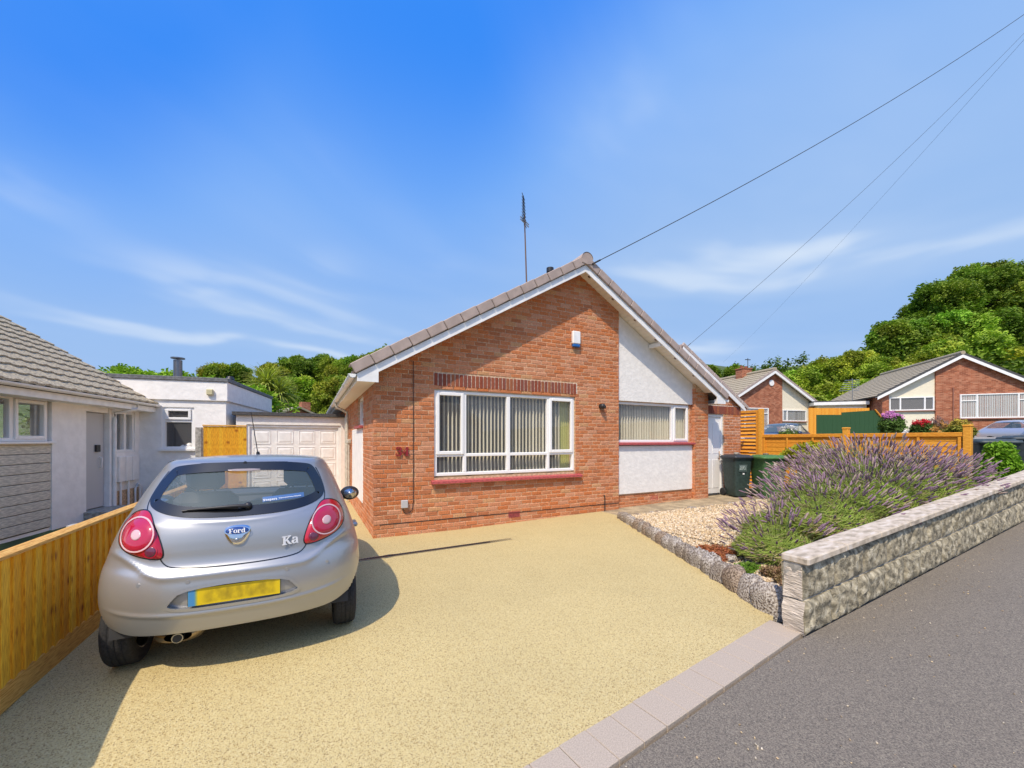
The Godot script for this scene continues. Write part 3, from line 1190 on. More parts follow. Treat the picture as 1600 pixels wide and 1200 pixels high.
	b = MB.new()
	b.tube([Vector3(-0.06, 2.2, -4.75), Vector3(-0.06, 0.1, -4.75)], 0.03, 8)
	b.tube([Vector3(-0.05, 1.55, -3.9), Vector3(-0.05, 0.3, -3.9)], 0.022, 8)
	b.span(-0.09, 0.0, 1.5, 1.6, -4.05, -3.85, 0.01)
	part(ho, "waste_pipe", b, mats.trim_dirty)
	# flue on the ridge slope
	b = MB.new()
	b.cyl(Vector3(4.35, 4.9, -1.6), Vector3(4.35, 5.78, -1.6), 0.07)
	b.cyl(Vector3(4.35, 5.70, -1.6), Vector3(4.35, 5.80, -1.6), 0.09)
	part(ho, "flue", b, mats.black_plastic)
	# --- things fixed to the wall
	var al = thing("alarm_box", "white burglar alarm box with a blue base high on the brick gable", "alarm", Vector3(3.94, 3.48, 0.0))
	b = MB.new()
	b.span(-0.095, 0.095, 0.06, 0.32, 0.002, 0.075, 0.015)
	part(al, "case", b, mats.trim_white)
	b = MB.new()
	b.span(-0.085, 0.085, 0.0, 0.058, 0.002, 0.07, 0.012)
	part(al, "base", b, mat("blue_plastic", Color(0.01, 0.12, 0.40), 0.4))
	var cm = thing("wall_sensor", "small round black security camera on the brick beside the big window", "camera", Vector3(4.60, 2.30, 0.0))
	b = MB.new()
	b.cyl(Vector3(0, 0, 0.002), Vector3(0, 0, 0.03), 0.05)
	part(cm, "base", b, mats.black_plastic)
	b = MB.new()
	b.ball(Vector3(0, -0.005, 0.07), 0.062, 8)
	part(cm, "housing", b, mats.black_plastic)
	b = MB.new()
	b.cyl(Vector3(0.01, -0.02, 0.10), Vector3(0.015, -0.03, 0.135), 0.03)
	part(cm, "lens", b, mats.dark_metal)
	var jb = thing("junction_box", "small grey junction box low on the brick with a cable running up to the eaves", "box", Vector3(0.49, 0.46, 0.0))
	b = MB.new()
	b.span(-0.055, 0.055, 0.0, 0.13, 0.002, 0.05, 0.008)
	part(jb, "case", b, mat("grey_plastic", Color(0.50, 0.49, 0.48), 0.5))
	b = MB.new()
	b.tube([Vector3(-0.02, 0.0, 0.02), Vector3(-0.015, -0.06, 0.012), Vector3(0.03, -0.10, 0.010), Vector3(0.09, -0.085, 0.010), Vector3(0.135, -0.03, 0.010), Vector3(0.15, 0.1, 0.009), Vector3(0.15, 1.2, 0.009), Vector3(0.15, 2.45, 0.009)], 0.006, 6)
	part(jb, "cable", b, mats.cable)
	var nm = thing("house_number", "dark red metal numerals 34 on the brick left of the big window", "house number", Vector3(0.46, 1.395, 0.0))
	var font := SystemFont.new()
	font.font_names = PackedStringArray(["Droid Serif"])
	font.font_italic = true
	font.font_weight = 700
	for i in 2:
		var tm := TextMesh.new()
		tm.text = "34"[i]
		tm.font = font
		tm.font_size = 64
		tm.pixel_size = 0.0032
		tm.depth = 0.014
		var o = part(nm, "numeral", tm, mat("dark_red", Color(0.26, 0.012, 0.02), 0.5))
		o.position = Vector3(-0.058 + i * 0.115, 0.0, 0.02)
		o.rotation.z = -0.06
	var st = thing("stub_pipe", "short thin grey pipe stub standing against the brick near the right corner", "pipe", Vector3(4.70, 0.03, 0.02))
	b = MB.new()
	b.tube([Vector3(0, 0, 0), Vector3(0, 0.36, 0), Vector3(-0.02, 0.38, -0.01)], 0.010, 6)
	part(st, "tube", b, mats.dark_metal)
	# aerial
	var an = thing("tv_aerial", "tall thin television aerial mast above the roof of the brick bungalow", "aerial", Vector3(3.93, 5.0, -2.0))
	b = MB.new()
	b.cyl(Vector3(0, 0, 0), Vector3(-0.08, 2.2, 0), 0.020, 0.016, 8)
	part(an, "mast", b, mats.rust_pole)
	b = MB.new()
	b.tube([Vector3(-0.08, 1.92, 0), Vector3(-0.13, 2.62, 0.04)], 0.012, 6)
	for i in 9:
		var p = Vector3(-0.085, 1.98, 0).lerp(Vector3(-0.13, 2.6, 0.04), i / 8.0)
		var l = 0.10 - 0.005 * i
		b.tube([p + Vector3(-l, 0.02, l) * 1.4, p + Vector3(l, -0.02, -l) * 1.4], 0.009, 5)
	part(an, "array", b, mats.dark_metal)
	b = MB.new()
	for q in [0.0, 0.06]:
		b.tube([Vector3(-0.26, 1.98 + q, 0.12), Vector3(0.11, 1.98 + q, -0.12)], 0.014, 5)
	part(an, "reflector", b, mats.steel)


func build_extension():
	var ex = thing("side_extension", "narrow brick side entrance with a white door between the bungalow and the bins", "extension", Vector3(8.03, 0.12, -0.2))
	var w = Node3D.new()
	w.name = "wall"
	ex.add_child(w, true)
	var b := MB.new()
	b.span(0.0, 0.05, -0.3, 2.13, -0.3, -0.007)
	b.span(0.86, 1.57, -0.3, 2.13, -0.3, -0.007)
	b.prism([Vector2(0.0, 2.13), Vector2(1.57, 2.13), Vector2(1.57, 2.36), Vector2(0.0, 3.25)], -0.3, -0.007)
	b.span(1.27, 1.57, -0.3, 2.40, -5.0, -0.3)
	part(w, "mortar", b, mats.pale_mortar)
	var list = []
	lay(list, Vector3.ZERO, Vector3.RIGHT, Vector3.BACK, 0.0, 1.58, -0.1, 3.2, [[0.05, 0.86, -0.2, 2.13], [-0.1, 1.6, 2.14, 2.375]], func(y): return [0.0, 1.58 if y < 2.4 else 1.57 - (y - 2.38) / 0.58])
	set_bricks(list, w, 0)
	var q := MB.new()
	q.box(Vector3(0, 0, -0.03), Vector3(0.063, 0.213, 0.07), 0.004)
	for i in 21:
		var o = part(w, "brick", q.mesh() if i == 0 else w.get_child(w.get_child_count() - 1).mesh, mats["soldier_%d" % (rng.randi() % 4)])
		o.position = Vector3(0.036 + i * 0.0752, 2.25 + rf(-0.003, 0.003), rf(0, 0.004))
	var d = Node3D.new()
	d.name = "door"
	ex.add_child(d, true)
	b = MB.new()
	b.span(0.05, 0.11, 0.0, 2.13, -0.12, -0.03, 0.006)
	b.span(0.80, 0.86, 0.0, 2.13, -0.12, -0.03, 0.006)
	b.span(0.11, 0.80, 2.07, 2.13, -0.12, -0.03, 0.006)
	part(d, "frame", b, mats.upvc)
	b = MB.new()
	b.span(0.115, 0.795, 0.06, 2.065, -0.11, -0.06, 0.004)
	for r in [[0.17, 0.42], [0.49, 0.74]]:
		b.span(r[0], r[1], 0.2, 0.95, -0.065, -0.052, 0.006)
		b.span(r[0], r[1], 1.1, 1.93, -0.065, -0.052, 0.006)
	part(d, "leaf", b, mats.upvc)
	b = MB.new()
	b.span(0.735, 0.77, 0.93, 1.17, -0.062, -0.05, 0.004)
	b.tube([Vector3(0.752, 1.08, -0.05), Vector3(0.752, 1.08, -0.005), Vector3(0.65, 1.08, -0.005)], 0.011, 8)
	part(d, "handle", b, mats.chrome)
	b = MB.new()
	b.span(0.05, 0.86, -0.03, 0.045, -0.14, 0.03, 0.006)
	part(d, "threshold", b, mats.black_plastic)
	var r = Node3D.new()
	r.name = "roof"
	ex.add_child(r, true)
	b = MB.new()
	var f = func(x): return 2.42 + 0.58 * (1.57 - x)
	b.prism([Vector2(-0.75, f.call(-0.75)), Vector2(1.66, f.call(1.66)), Vector2(1.66, f.call(1.66) + 0.06), Vector2(-0.75, f.call(-0.75) + 0.06)], -6.0, 0.05)
	part(r, "deck", b, mats.roof_tile)
	b = MB.new()
	b.prism([Vector2(-0.75, f.call(-0.75) - 0.12), Vector2(1.64, f.call(1.64) - 0.12), Vector2(1.64, f.call(1.64) + 0.0), Vector2(-0.75, f.call(-0.75) + 0.0)], 0.05, 0.07)
	part(r, "bargeboard", b, mats.trim_white)
	var vt := MB.new()
	vt.box(Vector3(0.164, 0.05, 0), Vector3(0.330, 0.105, 0.05), 0.012)
	var vm = vt.mesh()
	for i in 9:
		var o = part(r, "verge_tile", vm, mats.roof_tile)
		var x = -0.78 + i * 0.2855
		o.position = Vector3(x, f.call(x), 0.05)
		o.rotation.z = -atan(0.58) - 0.02
	b = MB.new()
	b.span(1.6, 1.70, 2.36, 2.43, -6.0, 0.06, 0.02)
	part(r, "gutter", b, mats.trim_white)


func build_garage():
	var ga = thing("flat_roofed_garage", "cream garage with a flat felt roof at the end of the drive", "garage", Vector3(-1.3, 0, -6.0))
	var b := MB.new()
	b.span(-1.36, -1.13, 0, 2.24, -5.0, 0.0)
	b.span(1.2, 1.32, 0, 2.24, -5.0, 0.0)
	b.span(-1.13, 1.2, 2.0, 2.24, -0.2, 0.0)
	b.span(-1.36, 1.32, 0, 2.24, -5.2, -5.0)
	part(ga, "wall", b, mats.render_white)
	b = MB.new()
	b.span(-1.44, 1.42, 2.243, 2.335, -5.3, 0.09, 0.006)
	part(ga, "roof", b, mats.felt)
	var d = Node3D.new()
	d.name = "garage_door"
	ga.add_child(d, true)
	b = MB.new()
	b.span(-1.128, -1.06, 0, 1.99, -0.12, -0.03, 0.004)
	b.span(1.13, 1.198, 0, 1.99, -0.12, -0.03, 0.004)
	b.span(-1.06, 1.13, 1.93, 1.99, -0.12, -0.03, 0.004)
	part(d, "frame", b, mats.trim_white)
	b = MB.new()
	b.span(-1.058, 1.128, 0.02, 1.925, -0.11, -0.075)
	part(d, "leaf", b, mats.trim_white)
	var q := MB.new()
	# a raised field with sloping margins inside a sunk border
	var o2 = [Vector2(-0.205, -0.19), Vector2(0.205, -0.19), Vector2(0.205, 0.19), Vector2(-0.205, 0.19)]
	for i in 4:
		var a = o2[i]
		var c = o2[(i + 1) % 4]
		var steps = [[1.0, 0.0], [0.97, 0.012], [0.93, 0.012], [0.90, -0.002], [0.62, 0.012], [0.60, 0.012]]
		for s in steps.size() - 1:
			var k0 = steps[s][0]
			var k1 = steps[s + 1][0]
			q.quad(Vector3(a.x * k0, a.y * k0, steps[s][1]), Vector3(c.x * k0, c.y * k0, steps[s][1]), Vector3(c.x * k1, c.y * k1, steps[s + 1][1]), Vector3(a.x * k1, a.y * k1, steps[s + 1][1]))
	q.quad(Vector3(-0.123, -0.114, 0.012), Vector3(0.123, -0.114, 0.012), Vector3(0.123, 0.114, 0.012), Vector3(-0.123, 0.114, 0.012))
	var qm = q.mesh()
	for i in 4:
		for j in 4:
			var o = part(d, "door_panel", qm, mats.trim_white)
			o.position = Vector3(-0.78 + i * 0.543, 0.27 + j * 0.465, -0.0745)


# ---- the white house on the left; its own x runs away along the eaves, z out towards the fence
func build_left_house():
	var ho = thing("white_bungalow", "white rendered bungalow with a ribbed grey tile roof, grey cladding and a flat-roofed wing", "house", Vector3(-4.912, 0, -4.855), deg_to_rad(81.8))
	var w = Node3D.new()
	w.name = "wall"
	ho.add_child(w, true)
	var b := MB.new()
	b.span(-1.32, -0.42, -0.3, 2.46, -0.3, 0.0)
	b.span(-6.0, -1.32, -0.3, 1.53, -0.3, -0.03)
	b.span(-6.0, -1.32, 2.30, 2.46, -0.3, -0.0301)
	b.span(-6.0, -4.4, 1.53, 2.30, -0.3, -0.0302)
	b.span(-0.42, 0.28, 2.17, 2.46, -0.3, -0.001)
	b.span(0.47, 1.6, -0.3, 1.30, -0.3, -0.002)
	b.span(0.47, 0.56, 1.30, 2.25, -0.3, -0.0021)
	b.span(1.30, 1.6, 1.30, 2.25, -0.3, -0.0022)
	b.span(0.47, 1.6, 2.25, 2.46, -0.3, -0.0023)
	b.span(-6.0, 1.6, -0.3, 2.46, -6.3, -6.0)
	b.span(-6.2, -6.0, -0.3, 2.46, -6.3, 0.0)
	b.prism([Vector2(-5.9, 0.1), Vector2(-0.35, 0.1), Vector2(-0.35, 2.4), Vector2(-5.9, 2.4)], -3.0, -2.9)
	part(w, "render", b, mats.render_cool)
	b = MB.new()
	b.span(0.28, 0.47, -0.3, 2.46, -0.3, 0.03, 0.01)
	part(w, "post", b, mats.render_cool)
	b = MB.new()
	b.span(0.47, 1.49, -0.3, 0.42, -0.1, 0.012)
	part(w, "plinth", b, mats.mortar)
	b = MB.new()
	b.span(-6.0, -1.33, 0.0, 1.5, -0.0295, -0.024)
	part(w, "cladding_backing", b, mats.black_plastic)
	# grey boards
	var k := 0
	for i in 9:
		b = MB.new()
		b.span(-6.0, -1.325, 0.0, 0.156, 0.0, 0.02, 0.007)
		var o = part(w, "cladding_board", b, mats.grey_clad)
		o.position = Vector3(0, 1.345 - i * 0.166, -0.028 + 0.002)
		o.rotation.x = -0.02
		k += 1
	b = MB.new()
	b.span(-6.0, -1.30, 1.52, 1.56, -0.05, 0.06, 0.006)
	part(w, "ledge", b, mats.upvc)
	b = MB.new()
	b.span(-6.0, 1.5, 2.44, 2.5, -5.9, -0.31)
	b.span(-6.0, 1.5, -0.02, 0.05, -5.9, -0.31)
	part(w, "room_lining", b, mats.room)
	# front window
	var wn = Node3D.new()
	wn.name = "window"
	ho.add_child(wn, true)
	b = MB.new()
	bars(b, [[-4.4, -4.34, 1.56, 2.3], [-1.41, -1.35, 1.56, 2.30], [-2.14, -2.06, 1.56, 2.30], [-3.2, -3.12, 1.56, 2.3]], -0.12, -0.04)
	bars(b, [[-4.34, -1.41, 1.56, 1.62], [-4.34, -1.41, 2.25, 2.30]], -0.12, -0.041)
	part(wn, "frame", b, mats.upvc)
	b = MB.new()
	bars(b, [[-2.06, -2.0, 1.60, 2.27], [-1.47, -1.41, 1.60, 2.27]], -0.09, -0.015)
	bars(b, [[-2.0, -1.47, 1.60, 1.66], [-2.0, -1.47, 2.21, 2.27]], -0.09, -0.0151)
	part(wn, "casement", b, mats.upvc)
	pane(wn, -4.35, -2.1, 1.61, 2.26, -0.08)
	pane(wn, -2.07, -1.40, 1.61, 2.26, -0.07)
	b = MB.new()
	b.span(-1.75, -1.56, 1.5, 2.3, -0.35, -0.32)
	part(wn, "curtain", b, mats.blind_white)
	# door, deep in a recess
	var d = Node3D.new()
	d.name = "door"
	ho.add_child(d, true)
	b = MB.new()
	b.span(-0.34, 0.27, 0.14, 2.16, -0.12, -0.07, 0.006)
	part(d, "leaf", b, mat("door_grey", Color(0.50, 0.50, 0.50), 0.45))
	b = MB.new()
	b.span(-0.42, -0.345, 0.14, 2.17, -0.14, -0.05, 0.006)
	part(d, "side_light", b, mat("dark_glass", Color(0.02, 0.035, 0.04), 0.08))
	b = MB.new()
	b.tube([Vector3(0.10, 0.98, -0.07), Vector3(0.10, 0.99, -0.02), Vector3(0.10, 1.20, -0.02), Vector3(0.10, 1.21, -0.07)], 0.014, 8)
	part(d, "handle", b, mats.upvc)
	b = MB.new()
	b.span(-0.04, 0.09, 1.33, 1.48, -0.07, -0.03, 0.008)
	part(d, "key_safe", b, mats.black_plastic)
	b = MB.new()
	b.span(-0.50, 0.42, -0.1, 0.12, -0.3, 0.55, 0.01)
	part(d, "step", b, mats.concrete)
	b = MB.new()
	b.span(-0.50, 0.42, 0.121, 0.124, 0.49, 0.53)
	part(d, "step_edging", b, mat("yellow_paint", Color(0.55, 0.42, 0.04), 0.7))
	# second window and meter cupboards under it
	wn = Node3D.new()
	wn.name = "window"
	ho.add_child(wn, true)
	b = MB.new()
	bars(b, [[0.56, 0.62, 1.3, 2.25], [1.24, 1.30, 1.3, 2.25], [0.90, 0.98, 1.3, 2.25]], -0.1, -0.02)
	bars(b, [[0.62, 1.24, 1.3, 1.36], [0.62, 1.24, 2.19, 2.25]], -0.1, -0.021)
	part(wn, "frame", b, mats.upvc)
	pane(wn, 0.6, 1.26, 1.33, 2.22, -0.06)
	b = MB.new()
	b.span(0.58, 1.28, 1.2, 2.3, -0.36, -0.34)
	part(wn, "net_curtain", b, mats.blind_white)
	for x in [0.54, 0.80, 1.06]:
		b = MB.new()
		b.span(x, x + 0.24, 0.62 + 0.0, 1.2, 0.0, 0.07, 0.01)
		part(ho, "meter_cupboard", b, mats.render_cool)
	b = MB.new()
	for x in [0.62, 0.92]:
		b.cyl(Vector3(x, 0.0, 0.05), Vector3(x, 0.62, 0.05), 0.022, -1, 8)
	b.tube([Vector3(1.2, 0.05, 0.05), Vector3(1.2, 0.40, 0.05), Vector3(1.3, 0.52, 0.06), Vector3(1.38, 0.45, 0.06), Vector3(1.38, 0.05, 0.06)], 0.025, 8)
	part(ho, "waste_pipe", b, mats.upvc)
	# flat-roofed wing
	var e = Node3D.new()
	e.name = "wing"
	ho.add_child(e, true)
	b = MB.new()
	b.span(1.49, 1.75, -0.3, 1.34, -1.2, 1.83)
	b.span(1.49, 1.75, 1.34, 2.42, -1.2, 0.45)
	b.span(1.49, 1.75, 1.34, 2.42, 1.13, 1.83)
	b.span(1.49, 1.75, 2.42, 2.62, -1.2, 1.83)
	b.span(1.75, 6.0, -0.3, 2.62, 1.6, 1.829)
	b.span(5.8, 6.0, -0.3, 2.62, -1.2, 1.6)
	part(e, "render", b, mats.render_cool)
	b = MB.new()
	b.span(1.44, 6.05, 2.60, 3.10, -2.4, 1.88, 0.01)
	part(e, "parapet", b, mats.render_cool)
	b = MB.new()
	b.span(1.41, 6.08, 3.10, 3.20, -2.43, 1.91, 0.01)
	part(e, "coping", b, mats.lead)
	b = MB.new()
	b.span(1.42, 1.52, 1.30, 1.36, 0.40, 1.18, 0.006)
	part(e, "sill", b, mats.upvc)
	wn = Node3D.new()
	wn.name = "window"
	ho.add_child(wn, true)
	b = MB.new()
	for z in [0.48, 1.10]:
		b.span(1.52, 1.60, 1.36, 2.42, z - 0.035, z + 0.035, 0.006)
	for y in [1.385, 2.065, 2.39]:
		b.span(1.521, 1.60, y - 0.03, y + 0.03, 0.515, 1.065, 0.006)
	bars(b, [[1.49, 1.55, 2.10, 2.16], [1.49, 1.55, 2.32, 2.37]], 0.52, 1.06)
	b.span(1.4905, 1.55, 2.16, 2.32, 0.52, 0.58, 0.004)
	b.span(1.4905, 1.55, 2.16, 2.32, 1.0, 1.06, 0.004)
	part(wn, "frame", b, mats.upvc)
	for r in [[1.40, 2.05], [2.09, 2.38]]:
		b = MB.new()
		b.quad(Vector3(1.55, r[0], 0.5), Vector3(1.55, r[0], 1.08), Vector3(1.55, r[1], 1.08), Vector3(1.55, r[1], 0.5))
		part(wn, "pane", b, mats.glass)
	b = MB.new()
	b.span(1.76, 2.6, 1.2, 2.55, 0.2, 0.24)
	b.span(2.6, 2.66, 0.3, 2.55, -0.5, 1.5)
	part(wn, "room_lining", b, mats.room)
	b = MB.new()
	b.ball(Vector3(1.72, 1.42, 0.95), 0.09, 8)
	b.ball(Vector3(1.74, 1.40, 0.80), 0.06, 6)
	part(wn, "crockery", b, mats.upvc)
	b = MB.new()
	b.span(1.36, 1.44, 2.74, 2.90, 1.43, 1.58, 0.02)
	part(ho, "security_lamp", b, mat("lamp_cream", Color(0.55, 0.50, 0.30), 0.5))
	b = MB.new()
	b.cyl(Vector3(2.6, 3.1, 0.35), Vector3(2.6, 3.80, 0.35), 0.10)
	b.cyl(Vector3(2.6, 3.84, 0.35), Vector3(2.6, 3.87, 0.35), 0.16)
	b.cyl(Vector3(2.6, 3.78, 0.35), Vector3(2.6, 3.84, 0.35), 0.03)
	part(ho, "stove_pipe", b, mats.flue)
	b = MB.new()
	b.cyl(Vector3(2.9, 3.1, 1.5), Vector3(2.9, 3.42, 1.5), 0.09)
	b.cyl(Vector3(2.9, 3.36, 1.5), Vector3(2.9, 3.45, 1.5), 0.12, 0.07)
	part(ho, "roof_vent", b, mats.black_plastic)
	# the pitched roof: single-lap tiles with a rolled profile
	var r = Node3D.new()
	r.name = "roof"
	ho.add_child(r, true)
	var pitch = atan(0.66)
	var dn = Vector3(0, -sin(pitch), cos(pitch))   # down the slope
	var up = Vector3(0, cos(pitch), sin(pitch))
	b = MB.new()
	var eave = Vector3(0, 2.47, 0.36)
	b.prism([Vector2(0.33, 2.44), Vector2(-3.0, 2.44 + 3.33 * 0.66), Vector2(-3.0, 2.40 + 3.33 * 0.66), Vector2(0.33, 2.40)], -1.5, 6.2)
	var deck = part(r, "deck", b, mats.room)
	deck.transform = Transform3D(Basis(Vector3(0, 0, 1), Vector3.UP, Vector3(-1, 0, 0)), Vector3(0, 0, 0))
	b = MB.new()
	b.prism([Vector2(-6.33, 2.44), Vector2(-3.0, 2.44 + 3.33 * 0.66), Vector2(-3.0, 2.40 + 3.33 * 0.66), Vector2(-6.33, 2.40)], -1.5, 6.2)
	deck = part(r, "deck", b, mats.grey_tile)
	deck.transform = Transform3D(Basis(Vector3(0, 0, 1), Vector3.UP, Vector3(-1, 0, 0)), Vector3(0, 0, 0))
	var t := MB.new()
	var rows = [[], [], []]
	for j in 13:
		var u = j / 12.0
		var hgt = 0.016 * pow(maxf(0.0, sin(TAU * u * 1.0 + 0.4)), 0.7) + 0.006
		var x = u * 0.30 - 0.15
		rows[0].append(Vector3(x, hgt, -0.34))
		rows[1].append(Vector3(x, hgt + 0.034, 0.0))
		rows[2].append(Vector3(x, hgt - 0.006, 0.004))
	t.grid([rows[0], rows[1]], false, null, true)
	t.grid([rows[1], rows[2]], false, null, true)
	var tm = t.mesh()
	var spots = []
	for i in 14:
		for j in 26:
			var p = eave - dn * (0.0 + i * 0.30) + Vector3(1.35 - j * 0.30, 0, 0) + up * 0.012
			spots.append(Transform3D(Basis(Vector3.RIGHT, up, dn), p + up * rf(-0.002, 0.003)))
	var inv = ho.transform.affine_inverse() * Vector3(-0.89, 1.59, 6.7)
	spots.sort_custom(func(a, c): return (a.origin - inv).length_squared() < (c.origin - inv).length_squared())
	for i in mini(300, spots.size()):
		var o = part(r, "tile", tm, mats.grey_tile)
		o.transform = spots[i]
	if spots.size() > 300:
		many(r, "tile", tm, mats.grey_tile, spots.slice(300))
	b = MB.new()
	b.span(-6.2, 1.5, 2.28, 2.42, 0.30, 0.325, 0.004)
	part(ho, "fascia", b, mats.trim_white)
	b = MB.new()
	b.span(-6.2, 1.5, 2.28, 2.295, 0.0, 0.30)
	part(ho, "eaves_soffit", b, mats.trim_white)
	b = MB.new()
	var rr = []
	for i in 2:
		var line = []
		for j in 11:
			var a = PI + PI * j / 10.0
			line.append(Vector3(1.62 if i == 0 else -6.2, 2.46 + 0.055 * sin(a), 0.39 - 0.055 * cos(a)))
		rr.append(line)
	b.grid(rr, false, null, true)
	b.span(1.615, 1.625, 2.405, 2.46, 0.335, 0.445)
	part(ho, "gutter", b, mats.trim_white)
	b = MB.new()
	b.tube([Vector3(0.55, 2.42, 0.39), Vector3(0.55, 2.30, 0.39), Vector3(0.37, 2.18, 0.07), Vector3(0.37, 2.05, 0.065), Vector3(0.37, 0.1, 0.065)], 0.035, 10)
	part(ho, "downpipe", b, mats.trim_white)
	# gable end above the wing
	b = MB.new()
	b.prism([Vector2(0.30, 2.40), Vector2(-3.0, 2.40 + 3.3 * 0.66), Vector2(-6.3, 2.40)], -1.46, -1.40)
	var gb = part(ho, "gable", b, mats.render_cool)
	gb.transform = Transform3D(Basis(Vector3(0, 0, 1), Vector3.UP, Vector3(-1, 0, 0)), Vector3.ZERO)


# ---- the bungalows up the road: x along the front, z towards the road
func far_bungalow(called, label, at, turn, o):
	var ho = thing(called, label, "house", at, deg_to_rad(turn), "brick bungalows up the road")
	var mid = o.mid
	var half = o.half
	var apex = o.apex
	var y_at = func(x): return apex - 0.58 * absf(x - mid)
	var bt = mats.get("far_brick")
	if bt == null:
		bt = far_brick()
	var b := MB.new()
	b.prism([Vector2(o.brick[0], -1.0), Vector2(o.brick[1], -1.0), Vector2(o.brick[1], y_at.call(o.brick[1]) - 0.02)] + ([Vector2(mid, apex - 0.02)] if mid < o.brick[1] and mid > o.brick[0] else []) + [Vector2(o.brick[0], y_at.call(o.brick[0]) - 0.02)], -0.3, 0.0)
	part(ho, "wall", b, bt)
	b = MB.new()
	b.prism([Vector2(o.cream[0], -1.0), Vector2(o.cream[1], -1.0), Vector2(o.cream[1], y_at.call(o.cream[1]) - 0.02), Vector2(o.cream[0], y_at.call(o.cream[0]) - 0.02)], -0.4, -0.10)
	part(ho, "rendered_panel", b, mats.render_cream)
	b = MB.new()
	b.span(o.pier[0], o.pier[1], -1.0, y_at.call(o.pier[1] if o.pier[1] > mid else o.pier[0]), -8.0, 0.01)
	b.span(o.brick[0] if o.pier[0] > mid else o.brick[1] - 0.3, (o.brick[0] + 0.3) if o.pier[0] > mid else o.brick[1], -1.0, apex - 0.58 * (half - 0.3), -8.0, -0.31)
	part(ho, "wall", b, bt)
	for w in o.windows:
		var wn = Node3D.new()
		wn.name = "window"
		ho.add_child(wn, true)
		var z = w[4]
		b = MB.new()
		b.span(w[0], w[1], w[2], w[3], z - 0.05, z + 0.012)
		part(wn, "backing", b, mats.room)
		if w[5]:
			blind(wn, w[0] + 0.05, w[1] - 0.05, w[2] + 0.03, w[3] - 0.08, z + 0.03, 0.085, 20.0, mats.blind_white)
		b = MB.new()
		bars(b, [[w[0], w[0] + 0.07, w[2], w[3]], [w[1] - 0.07, w[1], w[2], w[3]]], z, z + 0.09)
		bars(b, [[w[0] + 0.07, w[1] - 0.07, w[2], w[2] + 0.07], [w[0] + 0.07, w[1] - 0.07, w[3] - 0.07, w[3]]], z, z + 0.089)
		for m in w[6]:
			b.span(m - 0.04, m + 0.04, w[2] + 0.07, w[3] - 0.07, z, z + 0.088, 0.008)
		for m in w[7]:
			b.span(m[0], m[1], m[2] - 0.03, m[2] + 0.03, z, z + 0.087, 0.008)
		part(wn, "frame", b, mats.upvc)
		pane(wn, w[0] + 0.05, w[1] - 0.05, w[2] + 0.05, w[3] - 0.05, z + 0.06)
		b = MB.new()
		b.span(w[0] - 0.06, w[1] + 0.06, w[2] - 0.07, w[2] - 0.002, z - 0.02, z + 0.13, 0.01)
		part(wn, "sill", b, mat("brown_sill", Color(0.28, 0.12, 0.08), 0.7))
	var r = Node3D.new()
	r.name = "roof"
	ho.add_child(r, true)
	b = MB.new()
	for s in [-1, 1]:
		var xe = mid + s * half
		b.prism([Vector2(mid, apex), Vector2(xe, y_at.call(xe)), Vector2(xe, y_at.call(xe) + 0.06), Vector2(mid, apex + 0.06)], -9.0, 0.30)
	part(r, "deck", b, mats.room)
	b = MB.new()
	var n := 14
	for s in [-1, 1]:
		var dx = Vector3(s * 0.865, -0.5017, 0)
		var up = Vector3(s * 0.5017, 0.865, 0)
		var ln = half / 0.865
		for i in n:
			var p0 = Vector3(mid, apex + 0.06, 0) + dx * (ln * i / n) + up * 0.01
			var p1 = Vector3(mid, apex + 0.06, 0) + dx * (ln * (i + 1) / n + 0.03) + up * 0.045
			var m = (p0 + p1) * 0.5 - up
			b.qo(p0 + Vector3(0, 0, -9.0), p1 + Vector3(0, 0, -9.0), p1 + Vector3(0, 0, 0.29), p0 + Vector3(0, 0, 0.29), m + Vector3(0, 0, -4.3))
			var q = p1 - up * 0.04
			b.qo(p1 + Vector3(0, 0, -9.0), q + Vector3(0, 0, -9.0), q + Vector3(0, 0, 0.29), p1 + Vector3(0, 0, 0.29), m + Vector3(0, 0, -4.3))
	part(r, "tile_courses", b, mats.grey_tile, "stuff")
	b = MB.new()
	for s in [-1, 1]:
		var xe = mid + s * half
		b.prism([Vector2(mid, apex + 0.01), Vector2(xe, y_at.call(xe) + 0.01), Vector2(xe, y_at.call(xe) + 0.15), Vector2(mid, apex + 0.15)], 0.26, 0.31 + 0.001 * s)
	part(r, "verge", b, o.get("verge", mats.verge_tile))
	b = MB.new()
	for s in [-1, 1]:
		var xe = mid + s * half
		b.prism([Vector2(mid, apex - 0.20), Vector2(xe, y_at.call(xe) - 0.20), Vector2(xe, y_at.call(xe) + 0.01), Vector2(mid, apex + 0.01)], 0.27, 0.30 + 0.001 * s)
	part(ho, "bargeboard", b, mats.trim_white)
	b = MB.new()
	for s in [-1, 1]:
		var xe = mid + s * half
		b.prism([Vector2(mid, apex - 0.05), Vector2(xe, y_at.call(xe) - 0.05), Vector2(xe, y_at.call(xe) - 0.03), Vector2(mid, apex - 0.03)], 0.0, 0.268)
	part(ho, "soffit", b, mats.soffit)
	b = MB.new()
	for k in 20:
		b.tube([Vector3(mid, apex + 0.12, 0.32 - k * 0.46), Vector3(mid, apex + 0.125, -0.15 - k * 0.46)], 0.12, 10)
	part(r, "ridge_tiles", b, mats.grey_tile, "stuff")
	return ho


